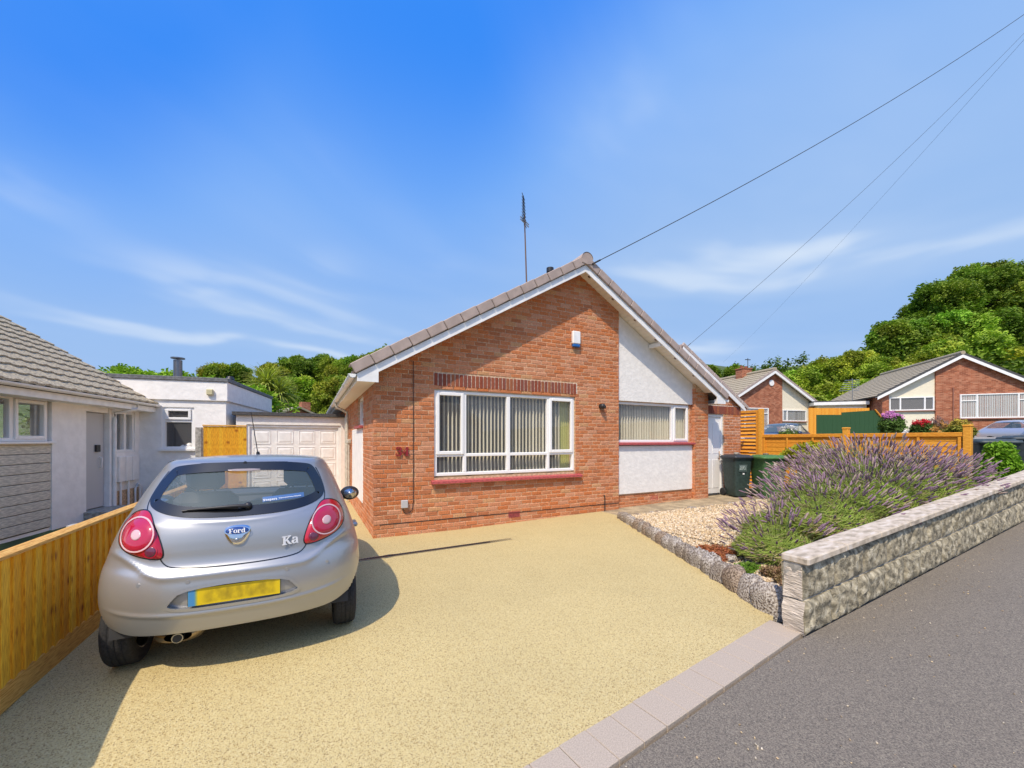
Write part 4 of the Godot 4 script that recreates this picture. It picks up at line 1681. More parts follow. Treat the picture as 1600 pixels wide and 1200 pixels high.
func far_brick():
	var w := 512
	var im := Image.create(w, w, false, Image.FORMAT_RGB8)
	im.fill(Color(0.74, 0.58, 0.46))
	var g := RandomNumberGenerator.new()
	g.seed = 8
	var cs = [Color(0.74, 0.44, 0.31), Color(0.78, 0.49, 0.36), Color(0.70, 0.39, 0.26), Color(0.80, 0.53, 0.40), Color(0.64, 0.36, 0.25)]
	for r in 16:
		for k in 9:
			var x = k * 64 - (32 if r % 2 else 0) + 1
			im.fill_rect(Rect2i(maxi(x, 0), r * 32 + 2, mini(61, 61 + x), 28), cs[g.randi() % 5].darkened(g.randf_range(0, 0.12)))
	return mat("far_brick", Color(0.80, 0.80, 0.80), 0.92, {"tex": ImageTexture.create_from_image(im), "scale": Vector3(1 / 1.8, 1 / 1.2, 1 / 1.8), "world": false})


func build_far_houses():
	var h = far_bungalow("brick_bungalow", "brick and cream bungalow up the road with a red chimney, seen over the orange fence", Vector3(31.245, 0, -10.341), -12.8, {
		"mid": -1.98, "half": 4.85, "apex": 6.62, "brick": [-6.3, -1.03], "cream": [-1.03, 1.62], "pier": [1.58, 2.08],
		"windows": [[-5.2, -2.33, 2.35, 3.90, -0.02, true, [-4.4, -3.1], [[-5.1, -4.4, 3.5], [-3.1, -2.4, 3.5]]], [-0.98, 1.24, 2.96, 3.81, -0.09, true, [-0.55], []]]})
	h.set_meta("label", "brick and cream bungalow with a red chimney, right behind the louvred fence")
	var b := MB.new()
	b.span(-2.45, -1.55, 5.9, 7.16, -2.9, -2.2, 0.02)
	b.span(-2.50, -1.50, 7.16, 7.24, -2.95, -2.15, 0.02)
	part(h, "chimney", b, mats.far_brick)
	b = MB.new()
	b.cyl(Vector3(-2.2, 7.24, -2.55), Vector3(-2.2, 7.46, -2.55), 0.13, 0.10)
	b.cyl(Vector3(-1.8, 7.24, -2.55), Vector3(-1.8, 7.44, -2.55), 0.13, 0.10)
	part(h, "chimney_pot", b, mats.dark_brick)
	b = MB.new()
	b.cyl(Vector3(-1.6, 7.2, -2.55), Vector3(-1.6, 8.1, -2.55), 0.025, -1, 6)
	b.span(-1.85, -1.35, 7.95, 8.0, -2.58, -2.52)
	part(h, "aerial", b, mats.dark_metal)
	b = MB.new()
	b.cyl(Vector3(-2.05, 5.75, 0.0), Vector3(-2.05, 5.75, 0.06), 0.22)
	part(h, "alarm_box", b, mats.upvc)
	h = far_bungalow("brick_bungalow", "wide brick and cream bungalow at the far right behind the lavender and the silver car", Vector3(36.762, 0, -3.297), -44.8, {
		"mid": 0.013, "half": 4.45, "apex": 7.08, "brick": [-1.20, 4.1], "cream": [-3.75, -1.20], "pier": [-4.05, -3.69],
		"windows": [[0.013, 3.6, 2.97, 4.53, -0.02, true, [0.85, 2.85], [[0.08, 0.85, 4.1], [2.85, 3.5, 4.1]]], [-3.65, -1.26, 3.545, 4.45, -0.09, false, [-3.05, -1.75], []]], "verge": mats.felt})
	b = MB.new()
	b.span(-7.2, -4.3, 0.5, 4.10, -6.0, -1.4)
	part(h, "side_wing", b, mats.render_cream)
	b = MB.new()
	b.span(-7.6, -4.25, 4.10, 4.35, -6.3, -1.1, 0.02)
	part(h, "wing_roof", b, mats.trim_white)
	b = MB.new()
	b.span(-7.61, -4.24, 4.351, 4.42, -6.31, -1.09)
	part(h, "wing_felt", b, mats.felt)
	var wn = Node3D.new()
	wn.name = "window"
	h.add_child(wn, true)
	b = MB.new()
	b.span(-6.2, -4.5, 3.1, 3.95, -1.42, -1.37)
	part(wn, "frame", b, mats.upvc)
	b = MB.new()
	b.span(-6.12, -4.58, 3.2, 3.86, -1.42, -1.36)
	part(wn, "pane", b, mat("dark_pane", Color(0.03, 0.035, 0.04), 0.05))
	b = MB.new()
	b.cyl(Vector3(-4.9, 4.3, -2.0), Vector3(-4.9, 6.1, -2.0), 0.025, -1, 6)
	for i in 6:
		b.span(-5.7 + 0.06 * i, -4.5, 5.2 + i * 0.15, 5.23 + i * 0.15, -2.02 + i * 0.02, -1.99 + i * 0.02)
	part(h, "aerial", b, mats.steel)
	b = MB.new()
	b.cyl(Vector3(-0.32, 2.0, 0.03), Vector3(-0.32, 5.0, 0.03), 0.03, -1, 6)
	part(h, "conduit", b, mat("brown_sill", Color(0.28, 0.12, 0.08), 0.7))
	far_bungalow("brick_bungalow", "brick bungalow on the opposite side of the road, mirrored in the big window", Vector3(9.0, 0.35, 27.0), 180.0, {
		"mid": 0.0, "half": 4.5, "apex": 5.2, "brick": [-4.1, 1.1], "cream": [1.1, 3.6], "pier": [3.6, 4.1],
		"windows": [[-3.4, -0.5, 0.95, 2.45, -0.02, true, [-2.6, -1.3], []], [1.3, 3.4, 1.52, 2.45, -0.09, false, [2.7], []]]})
	# a tiled roof beyond the garage
	var g = thing("tiled_bungalow", "low bungalow roof with a chimney, far behind the garage", "house", Vector3(-2.4, 0.45, -33.5), deg_to_rad(20))
	b = MB.new()
	b.prism([Vector2(-4.5, 0), Vector2(4.5, 0), Vector2(4.5, 2.2), Vector2(0.5, 3.9), Vector2(-4.5, 2.2)], -6.0, 0.0)
	var wl = part(g, "wall", b, mats.far_brick)
	b = MB.new()
	b.span(-4.8, 3.9, 2.0, 2.1, -0.5, 0.5)
	b.xf = Transform3D(Basis(Vector3.BACK, 0.0), Vector3.ZERO)
	for s in [-1, 1]:
		b.prism([Vector2(0.5, 3.98), Vector2(0.5 + s * 4.6, 2.05), Vector2(0.5 + s * 4.6, 2.2), Vector2(0.5, 4.13)], -6.3, 0.3)
	part(g, "roof", b, mats.grey_tile)
	b = MB.new()
	b.span(1.4, 2.2, 3.0, 4.7, -2.4, -1.7, 0.02)
	part(g, "chimney", b, mats.far_brick)


# ---- fences
func board_fence(o, length, height, n, wmat):  # boards along +x from the thing's base, overlapping, facing +z
	var q := MB.new()
	var w = length / n
	q.prism([Vector2(0, 0), Vector2(w * 1.10, 0.004), Vector2(w * 1.10, 0.010), Vector2(w * 0.02, 0.028), Vector2(0, 0.026)], 0.0, height - 0.17)
	var m = q.mesh()
	for i in n:
		var p = part(o, "board", m, wmat[rng.randi() % wmat.size()])
		p.transform = Transform3D(Basis(Vector3.RIGHT, Vector3(0, 0, 1), Vector3(0, 1, 0)) * Basis(Vector3.RIGHT, 0.0), Vector3.ZERO)
		p.transform = Transform3D(Basis(Vector3.RIGHT, PI / 2) * Basis.IDENTITY, Vector3(i * w, height - 0.02 + rf(-0.002, 0.002), -0.012 + rf(0, 0.003)))


func build_fences():
	var bm = [mats.board_0, mats.board_1, mats.board_2, mats.board_3]
	# panel fence along the left of the drive
	var f = thing("closeboard_fence", "low orange-stained closeboard fence along the left of the drive beside the car", "fence", Vector3(-2.50, 0.0, 4.4), PI / 2)
	var ln := 8.2
	board_fence(f, ln, 0.93, 76, bm)
	var b := MB.new()
	b.span(0, ln, 0.0, 0.155, -0.03, 0.012, 0.004)
	part(f, "gravel_board", b, mats.fence_rail)
	b = MB.new()
	b.prism([Vector2(-0.045, 0.905), Vector2(0.05, 0.905), Vector2(0.05, 0.925), Vector2(0.0, 0.94), Vector2(-0.045, 0.925)], -ln, 0.0)
	var c = part(f, "capping", b, mats.fence_rail)
	c.transform = Transform3D(Basis(Vector3(0, 0, 1), Vector3.UP, Vector3(-1, 0, 0)), Vector3.ZERO)
	for i in 5:
		b = MB.new()
		b.span(0.3 + i * 1.85, 0.4 + i * 1.85, -0.2, 0.9, -0.14, -0.035, 0.004)
		part(f, "post", b, mats.concrete)
	# the tall panel across the end, with its concrete post
	f = thing("fence_panel", "tall orange closeboard fence panel standing between the white wing and the garage door", "fence", Vector3(-2.97, 0.0, -4.0))
	board_fence(f, 0.78, 1.90, 11, [mats.board_0, mats.board_0, mats.board_1])
	b = MB.new()
	b.span(0, 0.78, 0.0, 0.155, -0.03, 0.012, 0.004)
	part(f, "gravel_board", b, mats.concrete)
	b = MB.new()
	b.span(-0.01, 0.79, 1.885, 1.915, -0.04, 0.03, 0.005)
	part(f, "capping", b, mats.fence_rail)
	b = MB.new()
	b.span(-0.13, -0.015, -0.2, 1.86, -0.06, 0.05, 0.012)
	part(f, "post", b, mats.concrete)
	# right boundary: louvred panel, then two low panels with posts, running towards the road
	var om = [mats.orange_board_0, mats.orange_board_1, mats.orange_board_2]
	var X := 10.4
	f = thing("louvred_fence", "tall orange louvred fence panel behind the two wheeled bins", "fence", Vector3(X, 0.16, -2.0), -PI / 2, "")
	b = MB.new()
	var l := 1.80
	b.span(0.0, l, 2.20, 2.27, -0.03, 0.03, 0.004)
	b.span(0.0, l, 0.05, 0.12, -0.03, 0.03, 0.004)
	b.span(0.0, 0.05, 0.12, 2.20, -0.03, 0.03, 0.004)
	b.span(l - 0.06, l, 0.12, 2.20, -0.03, 0.03, 0.004)
	part(f, "frame", b, om[1])
	var q := MB.new()
	q.box(Vector3(l * 0.5, 0, 0), Vector3(l - 0.1, 0.10, 0.012), 0.003)
	var qm = q.mesh()
	for i in 20:
		var o = part(f, "slat", qm, om[rng.randi() % 3])
		o.position = Vector3(0, 0.18 + i * 0.104, 0.0)
		o.rotation.x = -0.55 + rf(-0.03, 0.03)
		o.rotation.z = rf(-0.006, 0.006)
	var post := MB.new()
	post.span(-0.055, 0.055, -0.3, 2.30, -0.055, 0.055, 0.006)
	part(f, "post", post, om[2]).position = Vector3(l + 0.075, 0, 0)
	for k in 2:
		f = thing("lap_fence", ["low orange lap-panel fence next to the louvred panel, behind the golden shrub", "low orange lap-panel fence behind the lavender, nearest the road, with a square end post"][k], "fence", Vector3(X, 0.18 + 0.06 * k, -0.05 + 1.95 * k), -PI / 2)
		l = 1.83
		for i in 12:
			b = MB.new()
			b.span(0, l, 0.0, 0.148, -0.006, 0.006, 0.002)
			var o = part(f, "board", b, om[rng.randi() % 3])
			o.position = Vector3(0, 0.03 + i * 0.118, -0.005)
			o.rotation.x = -0.06
			o.rotation.z = rf(-0.003, 0.003)
		b = MB.new()
		b.span(-0.02, l + 0.03, 1.47 - 0.06 * k, 1.555 - 0.06 * k, -0.035, 0.04, 0.006)
		part(f, "capping", b, om[1])
		for x in [0.02, 0.62, 1.22, l - 0.02]:
			b = MB.new()
			b.span(x - 0.022, x + 0.022, 0.0, 1.46 - 0.06 * k, 0.012, 0.035, 0.004)
			part(f, "batten", b, om[0])
		b = MB.new()
		b.span(l + 0.03, l + 0.14, -0.3, 1.66 - 0.06 * k, -0.055, 0.055, 0.006)
		b.span(l + 0.02, l + 0.15, 1.66 - 0.06 * k, 1.70 - 0.06 * k, -0.065, 0.065, 0.01)
		part(f, "post", b, om[2])
	# further fences across the road
	f = thing("orange_fence", "distant orange fence between the two far bungalows", "fence", Vector3(31.0, 1.2, -6.2), deg_to_rad(-26), "")
	for i in 40:
		b = MB.new()
		b.span(0, 0.098, 0.0, 2.45, -0.01, 0.01)
		var o = part(f, "board", b, om[rng.randi() % 3])
		o.position = Vector3(-3.4 + i * 0.10, 0, 0.004 * (i % 2))
	f = thing("green_fence", "dark green boarded fence with a sloping end, up the road beyond the orange fence", "fence", Vector3(22.9, 1.1, -4.8), deg_to_rad(-26.8))
	var gm = mat("green_stain", Color(0.022, 0.075, 0.022), 0.7)
	for i in 32:
		b = MB.new()
		var h0 = 1.80 if i < 11 else 1.84 + 0.008 * i
		if i > 25:
			h0 -= (i - 25) * 0.15
		b.span(0, 0.118, 0.0, h0, -0.01, 0.01)
		var o = part(f, "board", b, gm)
		o.position = Vector3(i * 0.12, 0, 0.004 * (i % 2))
	b = MB.new()
	b.tube([Vector3(3.05, 2.08, 0.05), Vector3(3.9, 1.05, 0.05)], 0.04, 4)
	part(f, "capping", b, om[1])


# ---- the block wall round the bed
func build_garden_wall():
	var g = thing("garden_wall", "low weathered stone block wall with a flat coping in front of the lavender", "wall", Vector3(2.71, 0.0, 4.86), -0.0)
	var tilt = Basis(Vector3(0, 0, 1), atan(0.072))
	var slope = 0.072
	var ln := 12.5
	var ends = [0.0]
	var p := 0.0
	var r := RandomNumberGenerator.new()
	r.seed = 3
	for c in 2:
		var x = 0.0 if c == 0 else 0.0
		var k := 0
		while x < ln:
			var w = r.randf_range(0.30, 0.62) if k else (0.42 if c == 0 else 0.50)
			var b := MB.new()
			# a rock face: grid pushed out in the middle, rough
			var nx := 14
			var ny := 8
			var rows = []
			for j in ny + 1:
				var line = []
				for i in nx + 1:
					var u = float(i) / nx
					var v = float(j) / ny
					var edge = minf(minf(u, 1.0 - u) * w, minf(v, 1.0 - v) * 0.27)
					var bulge = 0.018 * smoothramp(0.0, 0.022, edge) + 0.030 * wob.get_noise_3d((x + u * w) * 210.0, v * 55.0 + c * 500.0, 0.0) * smoothramp(0.0, 0.03, edge)
					var yy = v * 0.272 + (0.015 * wob.get_noise_2d((x + u * w) * 120.0, c * 90.0) if (j == 0 and c == 0) else 0.0)
					line.append(Vector3(0.007 + u * (w - 0.014), yy, bulge + (0.014 if c == 0 else 0.0)))
				rows.append(line)
			b.grid(rows)
			var back := -0.16
			for j in ny:
				b.quad(rows[j][0] + Vector3(0, 0, back), rows[j][0], rows[j + 1][0], rows[j + 1][0] + Vector3(0, 0, back))
				b.quad(rows[j][nx], rows[j][nx] + Vector3(0, 0, back), rows[j + 1][nx] + Vector3(0, 0, back), rows[j + 1][nx])
			var top = rows[ny]
			b.quad(top[0], top[nx], top[nx] + Vector3(0, 0, back), top[0] + Vector3(0, 0, back))
			var o = part(g, "block", b, mats.block)
			o.transform = Transform3D(tilt, Vector3(x, x * slope + c * 0.285 - 0.012, 0.0))
			x += w
			k += 1
	var b := MB.new()
	b.xf = Transform3D(tilt, Vector3.ZERO)
	b.span(0.02, ln, -0.2, 0.57, -0.135, -0.004)
	part(g, "mortar", b, mats.concrete)
	b = MB.new()
	b.xf = Transform3D(tilt, Vector3.ZERO)
	var x := -0.035
	while x < ln:
		var w = 0.62
		b = MB.new()
		b.box(Vector3(w * 0.5 - 0.002, 0.0, -0.045), Vector3(w - 0.004, 0.062, 0.215), 0.011)
		var o = part(g, "coping_stone", b, mats.coping)
		o.transform = Transform3D(tilt, Vector3(x, x * slope + 0.602 + r.randf_range(-0.002, 0.002), 0.0))
		x += w
	# the dressed end
	for c in 2:
		b = MB.new()
		var rows = []
		for j in 9:
			var line = []
			for i in 6:
				var u = i / 5.0
				var v = j / 8.0
				line.append(Vector3(-0.010 - 0.03 * absf(wob.get_noise_3d(u * 20.0, v * 60.0 + c * 40.0, 9.0)) - (0.020 * sin(v * PI) if c == 0 else 0.0), v * 0.275, -0.140 + u * (0.145 + (0.02 if c == 0 else 0.0))))
			rows.append(line)
		b.grid(rows)
		var e = part(g, "end_block", b, mats.block_end)
		e.position = Vector3(0.0, c * 0.285 - 0.012, 0.0)


# ---- trees
func leaf_clump(n, seed_, leaf = 0.30, flat = 0.0):
	var r := RandomNumberGenerator.new()
	r.seed = seed_
	var b := MB.new()
	for i in n:
		var p = Vector3(r.randf_range(-1, 1), r.randf_range(-1, 1), r.randf_range(-1, 1))
		while p.length() > 1.0:
			p = Vector3(r.randf_range(-1, 1), r.randf_range(-1, 1), r.randf_range(-1, 1))
		p *= 0.5
		p.y *= 1.0 - flat
		var d = Vector3(r.randf_range(-1, 1), r.randf_range(-0.6, 0.6), r.randf_range(-1, 1)).normalized()
		var n0 = (Vector3.UP * 1.2 + Vector3(r.randf_range(-1, 1), r.randf_range(-1, 1), r.randf_range(-1, 1))).normalized()
		var s = d.cross(n0).normalized()
		var l = leaf * r.randf_range(0.7, 1.2)
		var w = l * 0.34
		var fold = s.cross(d) * w * 0.35
		b.tri(p, p + d * l * 0.5 + s * w + fold, p + d * l)
		b.tri(p, p + d * l, p + d * l * 0.5 - s * w + fold)
	return b.mesh()


func tree(called, label, x, z, yc, r, tone, group, n = 900, scale = 0.85, squash = 0.85):
	var ground = far_land(x, z) - 0.3
	var o = thing(called, label, "tree", Vector3(x, ground, z), 0.0, group)
	var h = yc - ground
	var g := RandomNumberGenerator.new()
	g.seed = hash(Vector2(x, z))
	var b := MB.new()
	var lean = Vector3(g.randf_range(-0.3, 0.3), 0, g.randf_range(-0.3, 0.3))
	b.tube([Vector3(0, 0, 0), Vector3(0, h * 0.5, 0) + lean * 0.5, Vector3(0, h, 0) + lean], 0.06 * r + 0.05, 7, 0.02 * r)
	for i in 5:
		var a = TAU * i / 5.0 + g.randf_range(-0.4, 0.4)
		var s = Vector3(0, h * 0.62, 0) + lean * 0.6
		var e = s + Vector3(cos(a) * r * 0.7, r * g.randf_range(0.2, 0.6), sin(a) * r * 0.7)
		b.tube([s, s.lerp(e, 0.5) + Vector3(0, 0.1 * r, 0), e], 0.03 * r, 5, 0.008 * r)
	part(o, "trunk", b, mats.bark)
	var base = [Color(0.20, 0.30, 0.036), Color(0.30, 0.45, 0.050), Color(0.36, 0.46, 0.055), Color(0.33, 0.39, 0.048)][tone]
	var pl = []
	var cs = []
	var lobes = []
	for i in 15:
		var d = Vector3(g.randfn(0, 1), g.randfn(0, 1), g.randfn(0, 1)).normalized()
		if d.y < -0.45:
			d.y = -d.y
		lobes.append([d * r * g.randf_range(0.45, 0.72) * Vector3(1, squash, 1), r * g.randf_range(0.30, 0.46), g.randf_range(0.72, 1.3), g.randf_range(-0.15, 0.25)])
	lobes.append([Vector3.ZERO, r * 0.55, 0.8, 0.0])
	for i in int(n * 0.28):
		var a = g.randf_range(0, TAU)
		var rr = r * 1.05 * sqrt(g.randf())
		pl.append(Transform3D(Basis.from_euler(Vector3(0, g.randf_range(0, TAU), 0)).scaled(Vector3.ONE * scale * g.randf_range(1.0, 1.6)), Vector3(cos(a) * rr, h * pow(g.randf(), 0.8) * 0.95, sin(a) * rr)))
		var k = g.randf_range(0.6, 1.1)
		cs.append(Color(base.r * k, base.g * k, base.b * k))
	for i in n:
		var l = lobes[g.randi() % lobes.size()]
		var d = Vector3(g.randfn(0, 1), g.randfn(0.25, 1), g.randfn(0, 1)).normalized()
		var p = l[0] + d * l[1] * pow(g.randf(), 0.3) * Vector3(1, 0.8, 1)
		p.y += h
		var q = Basis.from_euler(Vector3(g.randf_range(-0.5, 0.5), g.randf_range(0, TAU), g.randf_range(-0.5, 0.5))).scaled(Vector3.ONE * scale * g.randf_range(0.7, 1.3))
		pl.append(Transform3D(q, p + lean))
		var k = l[2] * g.randf_range(0.8, 1.2)
		cs.append(Color(base.r * k * (1.0 + l[3]), base.g * k, base.b * k))
	many(o, "crown", clumps[g.randi() % 3], mats.leaf, pl, cs)
	return o


var clumps = []


func build_trees():
	clumps = [leaf_clump(30, 1, 0.35), leaf_clump(30, 2, 0.35), leaf_clump(30, 3, 0.35)]
	var size_word = func(r): return "large" if r > 4.4 else "medium" if r > 3.0 else "small"
	var kinds = ["dark green broadleaf tree", "fresh green broadleaf tree", "light green bushy tree", "olive green broadleaf tree"]
	var right = [[74.6, -17.9, 15.5, 3.78, 0], [69.3, -18.3, 15.4, 2.08, 0], [83.9, -17.7, 20.4, 5.02, 0], [91.8, -15.9, 24.0, 4.78, 0], [100.3, -13.9, 25.4, 5.14, 0], [74.8, -13.3, 14.5, 3.85, 1], [83.6, -12.3, 14.9, 4.42, 0], [88.6, -10.8, 15.7, 4.50, 0], [68.7, -14.2, 10.6, 2.89, 2], [76.2, -10.4, 9.8, 3.22, 2], [103.6, -10.0, 23.2, 5.98, 0], [95.9, -7.2, 14.8, 5.40, 0], [79.8, -8.6, 9.4, 3.22, 1]]
	var where = ["low at the left of the wood, over the cream wing", "leftmost in the right-hand wood, ragged against the sky", "on the upper left shoulder of the right-hand wood", "at the top of the right-hand wood", "on the crest of the wood at the right edge", "low in the middle of the right wood, lighter than others", "halfway up the wooded hill, right of the lighter tree", "halfway up the wooded hill near the right edge", "at the foot of the wood over the far right gable", "just over the ridge of the far right house", "on the crest of the wooded hill, beyond the right edge", "on the slope of the wooded hill, beyond the right edge", "low at the right edge over the far right roof"]
	for i in right.size():
		var t = right[i]
		tree("tree", "%s %s %s" % [size_word.call(t[3]), kinds[t[4]], where[i]], t[0], t[1], t[2], t[3] * 1.12, t[4], "trees on the wooded hill at the right", 1500, 0.95, 0.9)
	var mid = [[47.1, -18.3, 7.5, 1.70, 2], [51.9, -18.2, 8.6, 2.22, 2], [52.5, -15.6, 9.0, 2.41, 2], [53.1, -13.1, 7.7, 2.57, 2], [56.0, -16.1, 10.5, 1.18, 1], [58.9, -12.4, 7.7, 2.41, 1], [45.8, -14.5, 5.5, 1.80, 2], [43.3, -15.8, 5.0, 1.41, 2], [48.7, -13.1, 5.8, 1.93, 2]]
	where = ["right behind the gable of the house with the chimney", "between the two far bungalows, left of the tallest bush", "tallest of the bushes between the far bungalows", "over the flat cream wing of the far right house", "standing up at the back of the far bushes", "behind the left roof slope of the far right house", "low in front of the bushes between the far houses", "beside the right eave of the house with the chimney", "low, left of the cream wing of the far house"]
	for i in mid.size():
		var t = mid[i]
		tree("bush", "%s %s %s" % [size_word.call(t[3] + 1.0), kinds[t[4]], where[i]], t[0], t[1], t[2], t[3] * 1.15, t[4], "bushes between the far bungalows", 1200, 0.62, 0.85)
	var left = [[-17.4, -89.0, 13.5, 3.01, 3], [-14.0, -89.5, 14.1, 2.32, 0], [-7.0, -81.5, 13.2, 2.69, 3], [-2.9, -81.7, 14.8, 3.01, 0], [1.0, -82.0, 15.4, 2.83, 0], [4.4, -75.8, 14.2, 3.18, 3], [7.8, -71.8, 14.1, 3.33, 0], [11.3, -67.8, 14.7, 3.47, 3], [-1.6, -67.6, 9.1, 2.76, 1], [2.4, -63.3, 8.9, 2.88, 3], [5.9, -59.3, 8.1, 2.99, 0], [-5.4, -71.7, 9.1, 2.19, 3], [15.0, -65.9, 12.8, 3.94, 0], [73.9, -49.6, 15.2, 1.89, 0], [77.3, -45.7, 14.4, 2.24, 0], [83.5, -44.8, 13.6, 2.43, 0]]
	where = ["leftmost on the far hill, over the bright hedge", "second from the left on the far hill, over the palm", "on the far hill just right of the palm", "on the far skyline over the garage door", "on the far skyline over the middle of the garage roof", "on the far skyline left of the bungalow gutter", "on the far hill right beside the bungalow gutter", "highest on the far hill, touching the roof edge", "low and lightest on the far hill, over the chimney roof", "low on the far hill over the garage roof", "low on the far hill, beside the bungalow eaves", "low on the far hill, beside the palm", "on the far hill, hidden behind the bungalow roof", "on the skyline left of the far chimney", "on the skyline right at the far chimney", "on the skyline behind the far chimney roof"]
	for i in left.size():
		var t = left[i]
		tree("tree", "%s %s %s" % [size_word.call(t[3] + 0.4), kinds[t[4]], where[i]], t[0], t[1], t[2], t[3] * 1.2, t[4], "trees on the far hill", 1300, 0.85, 0.9)
	# understorey that closes the hillside under the crowns
	var g := RandomNumberGenerator.new()
	g.seed = 77
	var pl = []
	var cs = []
	for i in 6000:
		var x = 0.0
		var z = 0.0
		if i < 2600:
			x = g.randf_range(-30, 26)
			z = g.randf_range(-96, -56)
		elif i < 5200:
			x = g.randf_range(60, 116)
			z = g.randf_range(-26, 2)
		else:
			x = g.randf_range(66, 92)
			z = g.randf_range(-56, -40)
		var y = far_land(x, z)
		var top = 3.6 if i < 2600 else 5.0 if i < 5200 else 4.0
		pl.append(Transform3D(Basis.from_euler(Vector3(0, g.randf_range(0, TAU), 0)).scaled(Vector3.ONE * g.randf_range(1.2, 2.0)), Vector3(x, y + g.randf_range(-0.3, top), z)))
		var k = g.randf_range(0.7, 1.3)
		cs.append(Color(0.13 * k, 0.20 * k, 0.026 * k))
	var u = many(self, "undergrowth", clumps[0], mats.leaf, pl, cs)
	tag(u, "dense undergrowth under the trees of the two wooded hills", "undergrowth")
	# laurel hedge behind the white wing
	var hg = thing("laurel_hedge", "bright green bushy hedge rising behind the flat-roofed white wing", "hedge", Vector3(-5.6, 0, -15.4))
	var b := MB.new()
	for i in 5:
		var x0 = -1.7 + i * 0.95
		b.tube([Vector3(x0, -0.2, -x0 * -0.45), Vector3(x0 + 0.1, 1.6, -x0 * -0.45), Vector3(x0, 3.4, -x0 * -0.45)], 0.07, 6, 0.03)
	part(hg, "stems", b, mats.bark)
	pl = []
	cs = []
	var leafy = leaf_clump(22, 9, 0.5)
	for i in 3600:
		var t = g.randf()
		var c = Vector3(lerpf(-2.9, 2.6, t), 0, lerpf(-1.2, 1.3, t))
		var top = 4.55 - 0.75 * t + 0.22 * sin(t * 19.0) + 0.14 * sin(t * 47.0)
		var d = Vector3(g.randfn(0, 0.5), 0, g.randfn(0, 0.5))
		var y = top * (1.0 - pow(g.randf(), 2.0) * 0.75) - d.length() * 0.35
		pl.append(Transform3D(Basis.from_euler(Vector3(g.randf_range(-0.4, 0.4), g.randf_range(0, TAU), g.randf_range(-0.4, 0.4))).scaled(Vector3.ONE * g.randf_range(0.24, 0.42)), c + d + Vector3(0, y, 0)))
		var k = g.randf_range(0.75, 1.3)
		cs.append(Color(0.27 * k, 0.42 * k, 0.035 * k))
	many(hg, "leaves", leafy, mats.leaf, pl, cs)
	# cabbage palm
	var pm = thing("cabbage_palm", "cabbage palm with spiky yellow-green heads behind the garage", "palm", Vector3(-2.9, 0.0, -16.7))
	var blade := MB.new()
	var rows = []
	for i in 6:
		var s = i / 5.0
		var w = 0.042 * (1.0 - pow(s, 2.5)) + 0.002
		rows.append([Vector3(-w, 0.05 * s - 0.42 * s * s * s, s), Vector3(0, 0.05 * s - 0.42 * s * s * s + 0.008, s), Vector3(w, 0.05 * s - 0.42 * s * s * s, s)])
	blade.grid(rows, false, null, true)
	var heads = [[Vector3(0.05, 4.30, 0.0), 1.15], [Vector3(0.58, 3.80, 0.2), 1.05], [Vector3(-0.42, 3.75, -0.1), 0.85], [Vector3(0.1, 3.2, 0.1), 0.9]]
	b = MB.new()
	for hd in heads:
		b.tube([Vector3(0, -0.2, 0), Vector3(0, 1.8, 0), hd[0] * Vector3(0.6, 0.75, 0.6), hd[0]], 0.11, 8, 0.06)
	part(pm, "trunk", b, mats.bark)
	pl = []
	cs = []
	for hd in heads:
		for i in 260:
			var el = lerpf(-0.9, 1.4, pow(g.randf(), 0.75))
			var q = Basis(Vector3.UP, g.randf_range(0, TAU)) * Basis(Vector3.RIGHT, -el)
			pl.append(Transform3D(q.scaled_local(Vector3(1, 1, 1) * hd[1] * g.randf_range(0.75, 1.05)), hd[0]))
			var k = g.randf_range(0.7, 1.3)
			cs.append(Color(0.42 * k, 0.46 * k, 0.10 * k) if el > -0.35 else Color(0.36 * k, 0.27 * k, 0.09 * k))
	many(pm, "fronds", blade, mats.leaf, pl, cs)


# ---- cars. The body is a stack of rounded outlines: [y, half width, rear end, front end]
func in_poly(p, poly):
	return Geometry2D.is_point_in_polygon(p, poly)


var car_tab = []
var car_n = 2.7
var car_rear := 0.58
var car_front := 0.75


func body_point(y, s, tab, mirror):  # s: 0 at the middle of the tail, 1 at the middle of the nose
	var w = along(tab, y, 1)
	var zr = along(tab, y, 2)
	var zf = along(tab, y, 3)
	var lr = minf(car_rear, (zr - zf) * 0.42)
	var lf = minf(car_front, (zr - zf) * 0.42)
	var x
	var z
	if s < 0.36:
		var a = s / 0.36 * PI * 0.5
		x = w * pow(sin(a), 2.0 / car_n)
		z = zr - lr + lr * pow(cos(a), 2.0 / car_n)
	elif s < 0.72:
		var t = (s - 0.36) / 0.36
		x = w
		z = lerpf(zr - lr, zf + lf, t)
	else:
		var a = (1.0 - (s - 0.72) / 0.28) * PI * 0.5
		x = w * pow(sin(a), 2.0 / 2.4)
		z = zf + lf - lf * pow(cos(a), 2.0 / 2.4)
	return Vector3(-x if mirror else x, y, z)


func tail_z(x, y):
	var w = along(car_tab, y, 1)
	var zr = along(car_tab, y, 2)
	var u = clampf(absf(x) / w, 0.0, 0.995)
	return zr - car_rear + car_rear * pow(1.0 - pow(u, car_n), 1.0 / car_n) + tail_dent(x, y)


